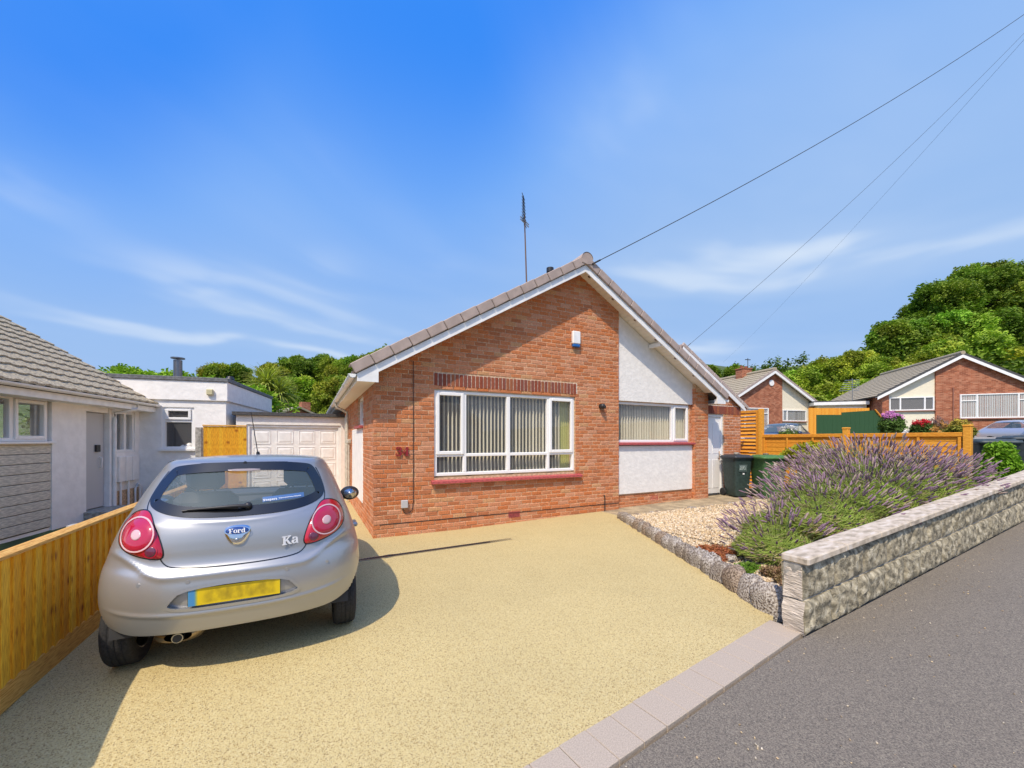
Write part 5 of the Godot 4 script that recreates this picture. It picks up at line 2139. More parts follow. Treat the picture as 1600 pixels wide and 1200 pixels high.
func tail_dent(x, y):
	var cx = absf(x)
	var d = 0.0
	d += 0.012 * exp(-pow((y - 0.705 - 0.14 * smoothramp(0.38, 0.72, cx)) / 0.022, 2.0)) * smoothramp(0.82, 0.66, cx)
	d += 0.007 * exp(-pow((y - 1.030 - 0.05 * pow(cx / 0.5, 2.0)) / 0.016, 2.0)) * smoothramp(0.62, 0.4, cx)
	d += 0.010 * exp(-pow((y - 0.452 - 0.05 * pow(cx / 0.7, 3.0)) / 0.014, 2.0)) * smoothramp(0.80, 0.55, cx)
	return d


func tail_patch(outline, lift, bulge = 0.0, rings = 6, centre = null):  # a piece laid on the tail; outline in x, y
	var m = Vector2.ZERO
	for p in outline:
		m += p / outline.size()
	if centre != null:
		m = centre
	var fine = []
	for i in outline.size():
		for k in 4:
			fine.append(outline[i].lerp(outline[(i + 1) % outline.size()], k / 4.0))
	var rows = []
	for r in rings + 1:
		var k = 1.0 - float(r) / rings
		k = maxf(k, 0.0005)
		var line = []
		for p in fine:
			var q = m + (p - m) * k
			line.append(Vector3(q.x, q.y, tail_z(q.x, q.y) + lift + bulge * sqrt(maxf(0.0, 1.0 - k * k)) - (0.006 if r == 0 else 0.0)))
		rows.append(line)
	var b := MB.new()
	var ar := 0.0
	for i in fine.size():
		ar += fine[i].cross(fine[(i + 1) % fine.size()])
	b.grid(rows, true, null, ar < 0.0)
	return b


func tail_ring(outline, width, lift, inset = 0.0):  # a strip along a closed outline on the tail
	var fine = []
	for i in outline.size():
		var a = outline[i]
		var c = outline[(i + 1) % outline.size()]
		var k = maxi(1, ceili(a.distance_to(c) / 0.015))
		for j in k:
			fine.append(a.lerp(c, float(j) / k))
	outline = fine
	var n = outline.size()
	var rows = [[], []]
	for i in n:
		var t = (outline[(i + 1) % n] - outline[(i - 1 + n) % n]).normalized()
		var nn = Vector2(-t.y, t.x)
		for k in 2:
			var q = outline[i] + nn * (width * (k - 0.5) + inset)
			rows[k].append(Vector3(q.x, q.y, tail_z(q.x, q.y) + lift * (1.0 + 2.2 * smoothramp(1.32, 1.40, q.y))))
	var b := MB.new()
	b.grid(rows, true)
	return b


func rounded(outline, times = 2):
	var p = outline.duplicate()
	for t in times:
		var q = []
		for i in p.size():
			var a = p[i]
			var c = p[(i + 1) % p.size()]
			q.append(a.lerp(c, 0.25))
			q.append(a.lerp(c, 0.75))
		p = q
	return p


func ellipse(cx, cy, rx, ry, n = 28):
	var p = []
	for i in n:
		p.append(Vector2(cx + rx * cos(TAU * i / n), cy + ry * sin(TAU * i / n)))
	return p


func flip_x(o):
	var p = []
	for q in o:
		p.append(Vector2(-q.x, q.y))
	p.reverse()
	return p


func wheel(parent, at, r, w, side):
	var o := Node3D.new()
	o.name = "wheel"
	parent.add_child(o, true)
	o.position = at
	o.rotation.z = -PI / 2 * side
	var t := MB.new()
	var h = w * 0.5
	t.lathe([Vector2(r * 0.66, -h * 0.9), Vector2(r * 0.80, -h), Vector2(r * 0.94, -h * 0.92), Vector2(r * 0.99, -h * 0.72), Vector2(r, -h * 0.45), Vector2(r * 0.985, -h * 0.40), Vector2(r * 0.985, -h * 0.34), Vector2(r, -h * 0.3), Vector2(r, -h * 0.04), Vector2(r * 0.985, -0.004), Vector2(r * 0.985, 0.004), Vector2(r, h * 0.04), Vector2(r, h * 0.3), Vector2(r * 0.985, h * 0.34), Vector2(r * 0.985, h * 0.40), Vector2(r, h * 0.45), Vector2(r * 0.99, h * 0.72), Vector2(r * 0.94, h * 0.92), Vector2(r * 0.80, h), Vector2(r * 0.66, h * 0.9)], 40)
	part(o, "tyre", t, mats.rubber)
	t = MB.new()
	t.lathe([Vector2(0.001, h * 0.55), Vector2(r * 0.2, h * 0.6), Vector2(r * 0.5, h * 0.5), Vector2(r * 0.62, h * 0.8), Vector2(r * 0.67, h * 0.9), Vector2(r * 0.64, h * 0.3), Vector2(r * 0.62, -h * 0.8), Vector2(r * 0.66, -h * 0.9)], 30)
	part(o, "rim", t, mats.steel)
	t = MB.new()
	t.lathe([Vector2(0.001, -h * 0.2), Vector2(r * 0.6, -h * 0.2)], 20)
	part(o, "brake_drum", t, mats.dark_metal)
	return o


# body shell with openings; returns nothing, adds body and glass to the car
func shell(car, tab, roof_rise, paint, rear_win, side_win, screen, arches, dent, tail_low, recess = null):
	var top = tab[tab.size() - 1][0]
	var y0 = tab[0][0]
	var nrow := 118
	var half := 110
	var rows = []
	for i in nrow + 1:
		var line = []
		for k in half * 2:
			var s = float(k) / half
			var m = k >= half
			if m:
				s = 2.0 - s
			var low = lerpf(tail_low, y0, smoothramp(0.24, 0.40, s)) + 0.05 * exp(-pow((s - 0.24) / 0.05, 2.0)) * (1.0 if tail_low > y0 else 0.0)
			var y = lerpf(low, top, float(i) / nrow)
			var p = body_point(y, s, tab, m)
			if tail_low > y0 and s < 0.36:
				p.z += tail_dent(p.x, p.y)
			line.append(p)
		rows.append(line)
	var base = rows[rows.size() - 1]
	var mid = Vector3(0, top, 0)
	for p in base:
		mid += Vector3(0, 0, p.z) / base.size()
	for i in 16:
		var k = 1.0 - (i + 1) / 16.0
		var line = []
		for p in base:
			var q = mid + (p - mid) * maxf(k, 0.001)
			q.y = top + roof_rise * (1.0 - pow(k, 2.6))
			line.append(q)
		rows.append(line)
	var what = func(m, i, j):
		var k = j if j < half else half * 2 - 1 - j
		var s = (k + 0.5) / half
		if i < nrow:
			if s < 0.36 and in_poly(Vector2(m.x, m.y), rear_win):
				return 1
			if s < 0.36 and recess != null and in_poly(Vector2(m.x, m.y), recess):
				return 4
			if s >= 0.25 and s < 0.85:
				for w in side_win:
					if in_poly(Vector2(m.z, m.y), w):
						return 2
			if s >= 0.72 and in_poly(Vector2(absf(m.x), m.y), screen):
				return 3
			for a in arches:
				if s > 0.15 and Vector2(m.z - a.x, m.y - a.y).length() < a.z:
					return 4
		return 0
	var names = ["body", "rear_window", "side_windows", "windscreen"]
	for w in 4:
		var b := MB.new()
		b.grid(rows, true, func(m, i, j): return what.call(m, i, j) == w, false)
		if b.V.size():
			part(car, names[w], b, paint if w == 0 else mats.car_glass)


func build_hatchback():
	var paint = mat("silver_paint", Color(0.405, 0.405, 0.40), 0.36, {"metal": 0.6, "coat": 0.6})
	mat("car_glass", Color(1, 1, 1), 0.0, {"alpha": 0.22, "spec": 0.8})
	mats.car_glass.albedo_color = Color(0.55, 0.62, 0.60, 0.22)
	var lens = mat("red_lens", Color(0.48, 0.003, 0.018), 0.12, {"coat": 1.0})
	var lens2 = mat("pink_lens", Color(0.46, 0.008, 0.045), 0.10, {"coat": 1.0})
	var clear_lens = mat("clear_lens", Color(0.66, 0.42, 0.42), 0.1, {"coat": 1.0})
	var dark_lens = mat("dark_lens", Color(0.13, 0.02, 0.05), 0.1, {"coat": 1.0})
	var seat = mat("seat_cloth", Color(0.055, 0.056, 0.06), 0.9)
	var car = thing("hatchback", "small silver three-door hatchback parked on the drive, seen from behind", "car", Vector3(-1.342, 0.0, 2.90))
	car_tab = [[0.215, 0.72, 0.40, -2.80], [0.26, 0.765, 0.465, -2.92], [0.31, 0.79, 0.51, -2.97], [0.37, 0.81, 0.535, -3.0], [0.44, 0.823, 0.556, -3.03], [0.52, 0.829, 0.570, -3.05], [0.60, 0.829, 0.572, -3.04], [0.67, 0.825, 0.562, -3.02], [0.72, 0.819, 0.545, -2.98], [0.76, 0.812, 0.520, -2.92], [0.80, 0.803, 0.508, -2.84], [0.86, 0.787, 0.502, -2.66], [0.92, 0.768, 0.494, -2.38], [0.98, 0.747, 0.478, -2.06], [1.03, 0.728, 0.455, -1.90], [1.07, 0.712, 0.415, -1.80], [1.12, 0.694, 0.375, -1.69], [1.20, 0.664, 0.310, -1.52], [1.28, 0.632, 0.240, -1.35], [1.36, 0.592, 0.168, -1.16], [1.395, 0.566, 0.138, -1.05], [1.415, 0.540, 0.118, -0.96], [1.430, 0.505, 0.085, -0.86]]
	var rw = [Vector2(0, 1.400), Vector2(0.25, 1.396), Vector2(0.41, 1.378), Vector2(0.455, 1.36), Vector2(0.505, 1.26), Vector2(0.535, 1.17), Vector2(0.50, 1.132), Vector2(0.40, 1.098), Vector2(0.25, 1.078), Vector2(0, 1.072)]
	var sw = [[Vector2(-1.35, 1.02), Vector2(-0.18, 1.05), Vector2(-0.10, 1.08), Vector2(-0.16, 1.34), Vector2(-0.30, 1.385), Vector2(-0.80, 1.395), Vector2(-1.0, 1.36)]]
	var ws = [Vector2(0, 1.40), Vector2(0.50, 1.37), Vector2(0.64, 1.05), Vector2(0.60, 1.03), Vector2(0, 1.01)]
	var recess = rounded([Vector2(-0.30, 0.488), Vector2(0.30, 0.488), Vector2(0.372, 0.512), Vector2(0.372, 0.535), Vector2(0.285, 0.634), Vector2(-0.285, 0.634), Vector2(-0.372, 0.535), Vector2(-0.372, 0.512)], 2)
	var keep_tab = car_tab
	var full = []
	for p in rw:
		full.append(p)
	for i in range(rw.size() - 2, 0, -1):
		full.append(Vector2(-rw[i].x, rw[i].y))
	full.reverse()
	full = rounded(full, 3)
	var hole = PackedVector2Array()
	for p in full:
		hole.append(Vector2(p.x * 0.985, 1.24 + (p.y - 1.24) * 0.97))
	shell(car, car_tab, 0.026, paint, hole, [PackedVector2Array(sw[0])], PackedVector2Array(ws), [Vector3(0.0, 0.285, 0.325), Vector3(-2.30, 0.285, 0.325)], null, 0.325, PackedVector2Array(recess))
	var black = mat("gloss_black", Color(0.012, 0.012, 0.013), 0.15, {"coat": 0.5})
	# dark border round the rear glass, gap round the tailgate
	part(car, "window_seal", tail_ring(full, 0.064, 0.005, 0.012), black)
	var gate = [Vector2(0, 0.742), Vector2(0.2, 0.745), Vector2(0.36, 0.757), Vector2(0.405, 0.785), Vector2(0.43, 0.835), Vector2(0.46, 0.96), Vector2(0.52, 1.07), Vector2(0.555, 1.12), Vector2(0.55, 1.2), Vector2(0.50, 1.34), Vector2(0.46, 1.392), Vector2(0.30, 1.412), Vector2(0, 1.416)]
	var g2 = gate.duplicate()
	for i in range(gate.size() - 2, 0, -1):
		g2.append(Vector2(-gate[i].x, gate[i].y))
	part(car, "tailgate_gap", tail_ring(rounded(g2, 2), 0.007, 0.0025), black)
	# lamps
	var lamp = rounded([Vector2(0.395, 0.818), Vector2(0.43, 0.948), Vector2(0.485, 1.048), Vector2(0.530, 1.112), Vector2(0.60, 1.108), Vector2(0.66, 1.07), Vector2(0.695, 1.0), Vector2(0.695, 0.925), Vector2(0.645, 0.872), Vector2(0.565, 0.838), Vector2(0.46, 0.812)], 2)
	for s in [1, -1]:
		var ln := Node3D.new()
		ln.name = "tail_light"
		car.add_child(ln, true)
		var f = func(o): return o if s > 0 else flip_x(o)
		part(ln, "lens", tail_patch(f.call(lamp), 0.006, 0.022, 7, Vector2(0.56 * s, 0.965)), lens)
		part(ln, "gap", tail_ring(f.call(lamp), 0.008, 0.003), black)
		part(ln, "round_lamp", tail_patch(f.call(ellipse(0.562, 0.972, 0.098, 0.098)), 0.030, 0.006), lens2)
		part(ln, "ring", tail_ring(f.call(ellipse(0.562, 0.972, 0.102, 0.102)), 0.009, 0.033), clear_lens)
		part(ln, "bulb_cover", tail_patch(f.call(ellipse(0.562, 0.972, 0.034, 0.034, 18)), 0.038, 0.004), clear_lens)
		part(ln, "fog_lamp", tail_patch(f.call(ellipse(0.473, 0.868, 0.036, 0.036, 18)), 0.020, 0.006), dark_lens)
		part(ln, "highlight", tail_ring(f.call(ellipse(0.473, 0.868, 0.039, 0.039, 18)), 0.004, 0.022), lens2)
	# the sunk place for the plate: floor, sides and rolled lip
	part(car, "plate_recess", tail_patch(recess, -0.024), paint)
	var rim = [[], []]
	for q in recess:
		rim[0].append(Vector3(q.x, q.y, tail_z(q.x, q.y) + 0.004))
		rim[1].append(Vector3(q.x * 0.985, 0.561 + (q.y - 0.561) * 0.96, tail_z(q.x, q.y) - 0.026))
	var rb := MB.new()
	rb.grid(rim, true)
	part(car, "recess_side", rb, paint)
	part(car, "recess_lip", tail_ring(recess, 0.020, 0.0035, -0.004), paint)
	# number plate, without characters
	var im := Image.create(128, 32, false, Image.FORMAT_RGB8)
	var gn := FastNoiseLite.new()
	gn.frequency = 0.06
	for j in 32:
		for i in 128:
			var q = clampf(0.5 + 0.8 * gn.get_noise_2d(i, j * 0.5), 0, 1) * smoothstep(0.0, 0.35, minf(j, 31 - j) / 16.0) * smoothstep(14.0, 26.0, i) * smoothstep(127.0, 112.0, i)
			im.set_pixel(i, j, Color(0.93, 0.80, 0.08).lerp(Color(0.68, 0.58, 0.10), q) if i > 12 else Color(0.30, 0.58, 0.78).lerp(Color(0.93, 0.80, 0.08), smoothstep(7.0, 13.0, i)))
	var pb := MB.new()
	pb.box(Vector3(0, 0.564, 0.553), Vector3(0.522, 0.116, 0.012), 0.003)
	part(car, "plate_backing", pb, black)
	pb = MB.new()
	for t in [[0, 1, 2], [0, 2, 3]]:
		var c = [Vector3(-0.258, 0.509, 0.5605), Vector3(0.258, 0.509, 0.5605), Vector3(0.258, 0.619, 0.5605), Vector3(-0.258, 0.619, 0.5605)]
		var uv = [Vector2(0, 1), Vector2(1, 1), Vector2(1, 0), Vector2(0, 0)]
		for q in [t[0], t[2], t[1]]:
			pb.put(c[q], Vector3(0, 0, 1), uv[q])
	part(car, "number_plate", pb, mat("plate", Color(0.85, 0.85, 0.85), 0.45, {"tex": ImageTexture.create_from_image(im), "uv": true}))
	# badge: chrome shield with a blue oval and script
	var sh = rounded([Vector2(-0.088, 0.968), Vector2(-0.05, 1.0), Vector2(0.05, 1.0), Vector2(0.088, 0.968), Vector2(0.045, 0.872), Vector2(0.0, 0.858), Vector2(-0.045, 0.872)], 2)
	sh.reverse()
	part(car, "badge_handle", tail_patch(sh, 0.004, 0.018), mats.chrome)
	part(car, "badge_oval", tail_patch(ellipse(0.0, 0.964, 0.068, 0.026), 0.0205, 0.004), mat("badge_blue", Color(0.01, 0.05, 0.22), 0.2, {"coat": 1.0}))
	part(car, "badge_rim", tail_ring(ellipse(0.0, 0.964, 0.070, 0.028), 0.005, 0.023), mats.chrome)
	part(car, "lock", tail_patch(ellipse(0.0, 0.905, 0.013, 0.013, 14), 0.0235, 0.003), mats.steel)
	var font := SystemFont.new()
	font.font_names = PackedStringArray(["Droid Serif"])
	font.font_italic = true
	font.font_weight = 600
	var tm := TextMesh.new()
	tm.text = "Ford"
	tm.font = font
	tm.font_size = 32
	tm.pixel_size = 0.00125
	tm.depth = 0.003
	var o = part(car, "badge_script", tm, mats.print_white)
	o.position = Vector3(0, 0.964, tail_z(0, 0.964) + 0.026)
	o.rotation_degrees.x = -14
	tm = TextMesh.new()
	tm.text = "Ka"
	tm.font = font
	tm.font_size = 48
	tm.pixel_size = 0.0018
	tm.depth = 0.008
	o = part(car, "model_badge", tm, mat("badge_silver", Color(0.80, 0.80, 0.80), 0.3))
	o.position = Vector3(0.320, 0.862, tail_z(0.32, 0.862) + 0.006)
	o.rotation_degrees = Vector3(-6, 22, 0)
	# wiper, brake light, sticker on the glass
	var wp = func(x, y, d): return Vector3(x, y, tail_z(x, y) + d)
	var b := MB.new()
	b.tube([wp.call(0.055, 1.118, 0.03), wp.call(-0.02, 1.123, 0.045), wp.call(-0.15, 1.118, 0.035), wp.call(-0.30, 1.110, 0.02)], 0.016, 8, 0.007)
	b.ball(wp.call(0.05, 1.118, 0.02), 0.026, 6)
	for i in 8:
		var x = -0.33 + i * 0.04
		b.tube([wp.call(x, 1.104 + 0.010 * sin(i * 0.4), 0.014), wp.call(x + 0.042, 1.104 + 0.010 * sin((i + 1) * 0.4), 0.014)], 0.008, 5)
	part(car, "wiper", b, mats.black_plastic)
	b = tail_patch(rounded([Vector2(-0.10, 1.352), Vector2(0.10, 1.352), Vector2(0.105, 1.370), Vector2(-0.105, 1.370)], 1), 0.022, 0.0)
	part(car, "brake_light", b, mat("brake_lens", Color(0.30, 0.25, 0.25), 0.3))
	b = tail_patch([Vector2(0.135, 1.128), Vector2(0.405, 1.142), Vector2(0.402, 1.178), Vector2(0.132, 1.164)], -0.004)
	part(car, "window_sticker", b, mat("sticker_blue", Color(0.015, 0.12, 0.42), 0.5))
	font = SystemFont.new()
	font.font_names = PackedStringArray(["Droid Sans"])
	font.font_weight = 700
	for q in [["Vospers", 0.00075, 0.182, 1.147], ["Vospers Motorhouse Plymouth", 0.00032, 0.310, 1.1555]]:
		tm = TextMesh.new()
		tm.text = q[0]
		tm.font = font
		tm.font_size = 32
		tm.pixel_size = q[1]
		tm.depth = 0.001
		o = part(car, "sticker_lettering", tm, mats.print_white)
		o.position = wp.call(q[2], q[3], 0.006)
		o.rotation_degrees = Vector3(-38, 14, 3)
	b = MB.new()
	b.cyl(wp.call(0, 1.412, -0.002), wp.call(0, 1.412, 0.016), 0.012)
	part(car, "washer_jet", b, mats.black_plastic)
	# exhaust
	b = MB.new()
	var rr = []
	for i in 7:
		var t = i / 6.0
		var k = 0.55 if i == 0 or i == 6 else 1.0
		var line = []
		for j in 20:
			var a = TAU * j / 20
			line.append(Vector3(-0.34 + (0.135 * signf(cos(a)) * pow(absf(cos(a)), 0.8)) * k, 0.275 + 0.058 * sin(a) * k, 0.12 + 0.30 * t))
		rr.append(line)
	b.grid(rr, true, null, false)
	part(car, "silencer", b, mat("warm_steel", Color(0.42, 0.33, 0.22), 0.35, {"metal": 0.9}))
	b = MB.new()
	b.tube([Vector3(-0.34, 0.275, 0.36), Vector3(-0.34, 0.27, 0.44)], 0.032, 14)
	part(car, "tailpipe", b, mats.steel)
	b = MB.new()
	b.cyl(Vector3(-0.34, 0.27, 0.441), Vector3(-0.34, 0.27, 0.443), 0.026)
	part(car, "tailpipe_bore", b, mats.cable)
	# underside and wheel housings
	b = MB.new()
	b.span(-0.62, 0.62, 0.235, 0.26, -2.6, -0.42)
	b.span(-0.52, 0.52, 0.36, 0.60, -0.42, 0.36)
	b.span(-0.66, 0.66, 0.22, 0.30, -0.06, 0.06)
	part(car, "underbody", b, mats.cable)
	for z in [0.0, -2.30]:
		for s in [1, -1]:
			wheel(car, Vector3(s * 0.705, 0.285, z), 0.287, 0.175, s)
			b = MB.new()
			var line = [[], []]
			for i in 15:
				var a = PI * i / 14.0
				for k in 2:
					line[k].append(Vector3(s * (0.46 + (0.26 if z > -1.0 else 0.30) * k), 0.285 + 0.318 * sin(a), z + 0.318 * cos(a)))
			b.grid(line)
			part(car, "wheel_housing", b, mats.cable)
	# cabin
	b = MB.new()
	b.span(-0.66, 0.66, 0.26, 0.30, -1.7, 0.25)
	b.span(-0.68, -0.62, 0.30, 1.0, -1.6, 0.2)
	b.span(0.62, 0.68, 0.30, 1.0, -1.6, 0.2)
	b.span(-0.63, 0.63, 0.55, 1.02, 0.10, 0.22, 0.03)
	b.span(-0.62, 0.62, 0.30, 0.55, -0.4, 0.2, 0.04)
	part(car, "cabin_lining", b, seat)
	b = MB.new()
	b.xf = Transform3D(Basis(Vector3.RIGHT, 0.30), Vector3(0, 0.55, -0.05))
	b.span(-0.58, 0.58, 0.0, 0.50, -0.06, 0.08, 0.05)
	part(car, "rear_seat", b, seat)
	b = MB.new()
	b.span(-0.66, 0.66, 0.72, 1.00, -1.62, -1.25, 0.06)
	b.span(-0.60, 0.60, 0.98, 1.02, -1.75, -1.30, 0.01)
	part(car, "dashboard", b, mats.black_plastic)
	for x in [-0.36, 0.36]:
		var sn := Node3D.new()
		sn.name = "front_seat"
		car.add_child(sn, true)
		b = MB.new()
		b.span(x - 0.24, x + 0.24, 0.42, 0.58, -1.10, -0.62, 0.05)
		part(sn, "cushion", b, seat)
		b = MB.new()
		b.xf = Transform3D(Basis(Vector3.RIGHT, 0.32), Vector3(x, 0.55, -0.70))
		b.span(-0.23, 0.23, 0.0, 0.62, -0.06, 0.09, 0.06)
		part(sn, "backrest", b, seat)
		b = MB.new()
		b.xf = Transform3D(Basis(Vector3.RIGHT, 0.22), Vector3(x, 1.16, -0.50))
		b.span(-0.135, 0.135, 0.0, 0.20, -0.05, 0.06, 0.045)
		b.cyl(Vector3(-0.06, -0.05, 0), Vector3(-0.06, 0.03, 0), 0.008)
		b.cyl(Vector3(0.06, -0.05, 0), Vector3(0.06, 0.03, 0), 0.008)
		part(sn, "headrest", b, seat)
	b = MB.new()
	b.xf = Transform3D(Basis(Vector3.RIGHT, 0.45), Vector3(0.36, 0.97, -1.18))
	var ring = []
	for i in 25:
		ring.append(Vector3(0.185 * cos(TAU * i / 24), 0.185 * sin(TAU * i / 24), 0))
	b.tube(ring, 0.016, 7)
	b.span(-0.17, 0.17, -0.03, 0.03, -0.02, 0.01, 0.01)
	part(car, "steering_wheel", b, mats.black_plastic)
	b = MB.new()
	b.span(-0.02, 0.21, 1.315, 1.375, -1.02, -0.99, 0.02)
	part(car, "rear_view_mirror", b, mats.black_plastic)
	for s in [1, -1]:
		var mr := Node3D.new()
		mr.name = "door_mirror"
		car.add_child(mr, true)
		b = MB.new()
		b.xf = Transform3D(Basis.IDENTITY.scaled(Vector3(1.0, 0.78, 0.62)), Vector3(s * 0.865, 0.955, -1.33))
		b.ball(Vector3.ZERO, 0.105, 10)
		part(mr, "housing", b, mats.black_plastic)
		b = MB.new()
		b.tube([Vector3(s * 0.70, 0.90, -1.34), Vector3(s * 0.82, 0.92, -1.34)], 0.035, 8)
		part(mr, "arm", b, mats.black_plastic)
		b = MB.new()
		b.xf = Transform3D(Basis.IDENTITY.scaled(Vector3(1.0, 0.78, 0.2)), Vector3(s * 0.865, 0.955, -1.272))
		b.ball(Vector3.ZERO, 0.074, 8)
		part(mr, "mirror", b, mats.chrome)
	b = MB.new()
	b.span(0.80, 0.86, 0.745, 0.785, -0.52, -0.34, 0.012)
	part(car, "door_handle", b, paint)
	b = MB.new()
	b.tube([Vector3(0.005, 1.44, -0.66), Vector3(-0.035, 1.84, -0.52)], 0.0045, 6, 0.003)
	b.cyl(Vector3(0.005, 1.44, -0.66), Vector3(0.004, 1.475, -0.65), 0.02, 0.012, 10)
	part(car, "aerial", b, mats.black_plastic)
	# parking sensors
	b = MB.new()
	for x in [-0.26, 0.30, 0.56, -0.52]:
		b.cyl(wp.call(x, 0.668, -0.002), wp.call(x, 0.668, 0.004), 0.012, -1, 12)
	part(car, "parking_sensors", b, paint)
	car_tab = keep_tab


func plain_car(called, label, at, turn, colour):
	var paint = mat(called + "_paint", colour, 0.3, {"metal": 0.5, "coat": 0.9})
	var car = thing(called, label, "car", at, deg_to_rad(turn))
	var tab = [[0.22, 0.76, 0.80, -3.20], [0.32, 0.83, 0.92, -3.34], [0.50, 0.87, 0.98, -3.42], [0.66, 0.875, 0.96, -3.38], [0.78, 0.865, 0.93, -3.22], [0.86, 0.845, 0.90, -2.85], [0.93, 0.815, 0.86, -2.35], [0.99, 0.78, 0.80, -2.02], [1.06, 0.745, 0.70, -1.86], [1.18, 0.69, 0.52, -1.58], [1.30, 0.635, 0.36, -1.28], [1.39, 0.59, 0.22, -1.02], [1.42, 0.55, 0.14, -0.90]]
	shell(car, tab, 0.05, paint, PackedVector2Array([Vector2(-0.48, 1.34), Vector2(0.48, 1.34), Vector2(0.56, 1.06), Vector2(-0.56, 1.06)]), [PackedVector2Array([Vector2(-1.5, 1.03), Vector2(0.3, 1.05), Vector2(0.12, 1.33), Vector2(-0.9, 1.36)])], PackedVector2Array([Vector2(0, 1.37), Vector2(0.5, 1.34), Vector2(0.66, 1.06), Vector2(0, 1.03)]), [Vector3(0.0, 0.30, 0.345), Vector3(-2.55, 0.30, 0.345)], null, tab[0][0])
	for z in [0.0, -2.55]:
		for s in [1, -1]:
			wheel(car, Vector3(s * 0.75, 0.30, z), 0.305, 0.19, s)
	var b := MB.new()
	b.span(-0.74, 0.74, 0.24, 0.30, -3.1, 0.8)
	b.span(-0.66, 0.66, 0.3, 0.95, -1.7, 0.5)
	part(car, "cabin_lining", b, mats.cable)
	for x in [-0.36, 0.36]:
		b = MB.new()
		b.span(x - 0.22, x + 0.22, 0.9, 1.28, -0.75, -0.6, 0.06)
		part(car, "front_seat", b, mats.seat_cloth)
	for s in [1, -1]:
		b = MB.new()
		b.xf = Transform3D(Basis.IDENTITY.scaled(Vector3(1.0, 0.75, 0.6)), Vector3(s * 0.95, 1.0, -1.50))
		b.ball(Vector3.ZERO, 0.115, 8)
		b.xf = Transform3D.IDENTITY
		b.tube([Vector3(s * 0.74, 0.97, -1.5), Vector3(s * 0.9, 0.98, -1.5)], 0.03, 6)
		part(car, "door_mirror", b, paint)
		b = MB.new()
		b.xf = Transform3D(Basis.IDENTITY.scaled(Vector3(1.4, 0.7, 1.0)), Vector3(s * 0.60, 0.74, -3.10))
		b.ball(Vector3.ZERO, 0.13, 8)
		part(car, "headlight", b, mat("headlamp", Color(0.6, 0.62, 0.65), 0.08, {"coat": 1.0}))
	b = MB.new()
	b.span(-0.34, 0.34, 0.58, 0.70, -3.46, -3.30, 0.03)
	part(car, "grille", b, mats.black_plastic)
	return car


func build_far_cars():
	plain_car("silver_car", "silver car parked facing us in front of the far right brick bungalow", Vector3(31.4, land(29.6, 1.0) - 0.55, -0.2), -44.8 + 180.0 + 20.0, Color(0.55, 0.56, 0.58))
	plain_car("dark_car", "dark blue car behind the orange fence, only its windscreen and roof showing", Vector3(18.3, 0.86, -3.75), 100.0 , Color(0.03, 0.04, 0.075))


# ---- bins
func wheeled_bin(called, label, at, turn, colour, lid_colour, h, w, d, group):
	var o = thing(called, label, "wheeled bin", at, deg_to_rad(turn), group)
	var m = mat(called + "_plastic_%d" % roundi(colour.g * 1000.0), colour, 0.55, {"tex": gray(0.82, 1.0, "binm", 0.03, 256), "scale": 1.5})
	var ml = mat(called + "_lid_%d" % roundi(lid_colour.g * 1000.0), lid_colour, 0.5, {"tex": gray(0.78, 1.0, "binm", 0.03, 256), "scale": 1.5})
	var b := MB.new()
	var ring = func(y, sx, sz, oz, r):
		var line = []
		for i in 28:
			var a = TAU * i / 28
			line.append(Vector3(sx * 0.5 * signf(cos(a)) * pow(absf(cos(a)), r), y, oz + sz * 0.5 * signf(sin(a)) * pow(absf(sin(a)), r)))
		return line
	b.grid([ring.call(0.03, w * 0.60, d * 0.60, 0.02, 0.3), ring.call(0.05, w * 0.72, d * 0.70, 0.02, 0.3), ring.call(h * 0.3, w * 0.79, d * 0.78, 0.0, 0.28), ring.call(h * 0.62, w * 0.87, d * 0.87, 0.0, 0.28), ring.call(h * 0.86, w * 0.93, d * 0.94, 0.0, 0.28), ring.call(h * 0.865, w * 0.99, d * 0.99, 0.0, 0.28), ring.call(h * 0.905, w, d, 0.0, 0.28), ring.call(h * 0.91, w * 0.9, d * 0.9, 0.0, 0.28)], true, null, true)
	part(o, "body", b, m)
	b = MB.new()
	b.grid([ring.call(h * 0.908, w * 1.0, d * 1.0, 0.0, 0.26), ring.call(h * 0.90, w * 1.06, d * 1.05, 0.01, 0.26), ring.call(h * 0.935, w * 1.06, d * 1.05, 0.01, 0.26), ring.call(h * 0.96, w * 1.02, d * 1.0, 0.01, 0.26), ring.call(h * 0.965, w * 0.84, d * 0.84, 0.01, 0.26), ring.call(h * 0.985, w * 0.78, d * 0.78, 0.01, 0.26), ring.call(h * 0.99, w * 0.1, d * 0.1, 0.01, 0.26), ring.call(h * 0.99, 0.001, 0.001, 0.01, 0.26)], true, null, true)
	part(o, "lid", b, ml)
	b = MB.new()
	b.cyl(Vector3(-w * 0.42, h * 0.93, -d * 0.56), Vector3(w * 0.42, h * 0.93, -d * 0.56), 0.016)
	for x in [-0.34, 0.34]:
		b.tube([Vector3(x * w, h * 0.93, -d * 0.56), Vector3(x * w, h * 0.90, -d * 0.46)], 0.014, 6)
	part(o, "handle", b, m)
	for s in [-1, 1]:
		b = MB.new()
		b.cyl(Vector3(s * w * 0.36, 0.1, -d * 0.38), Vector3(s * w * 0.46, 0.1, -d * 0.38), 0.1, -1, 18)
		part(o, "wheel", b, mats.rubber)
	return o


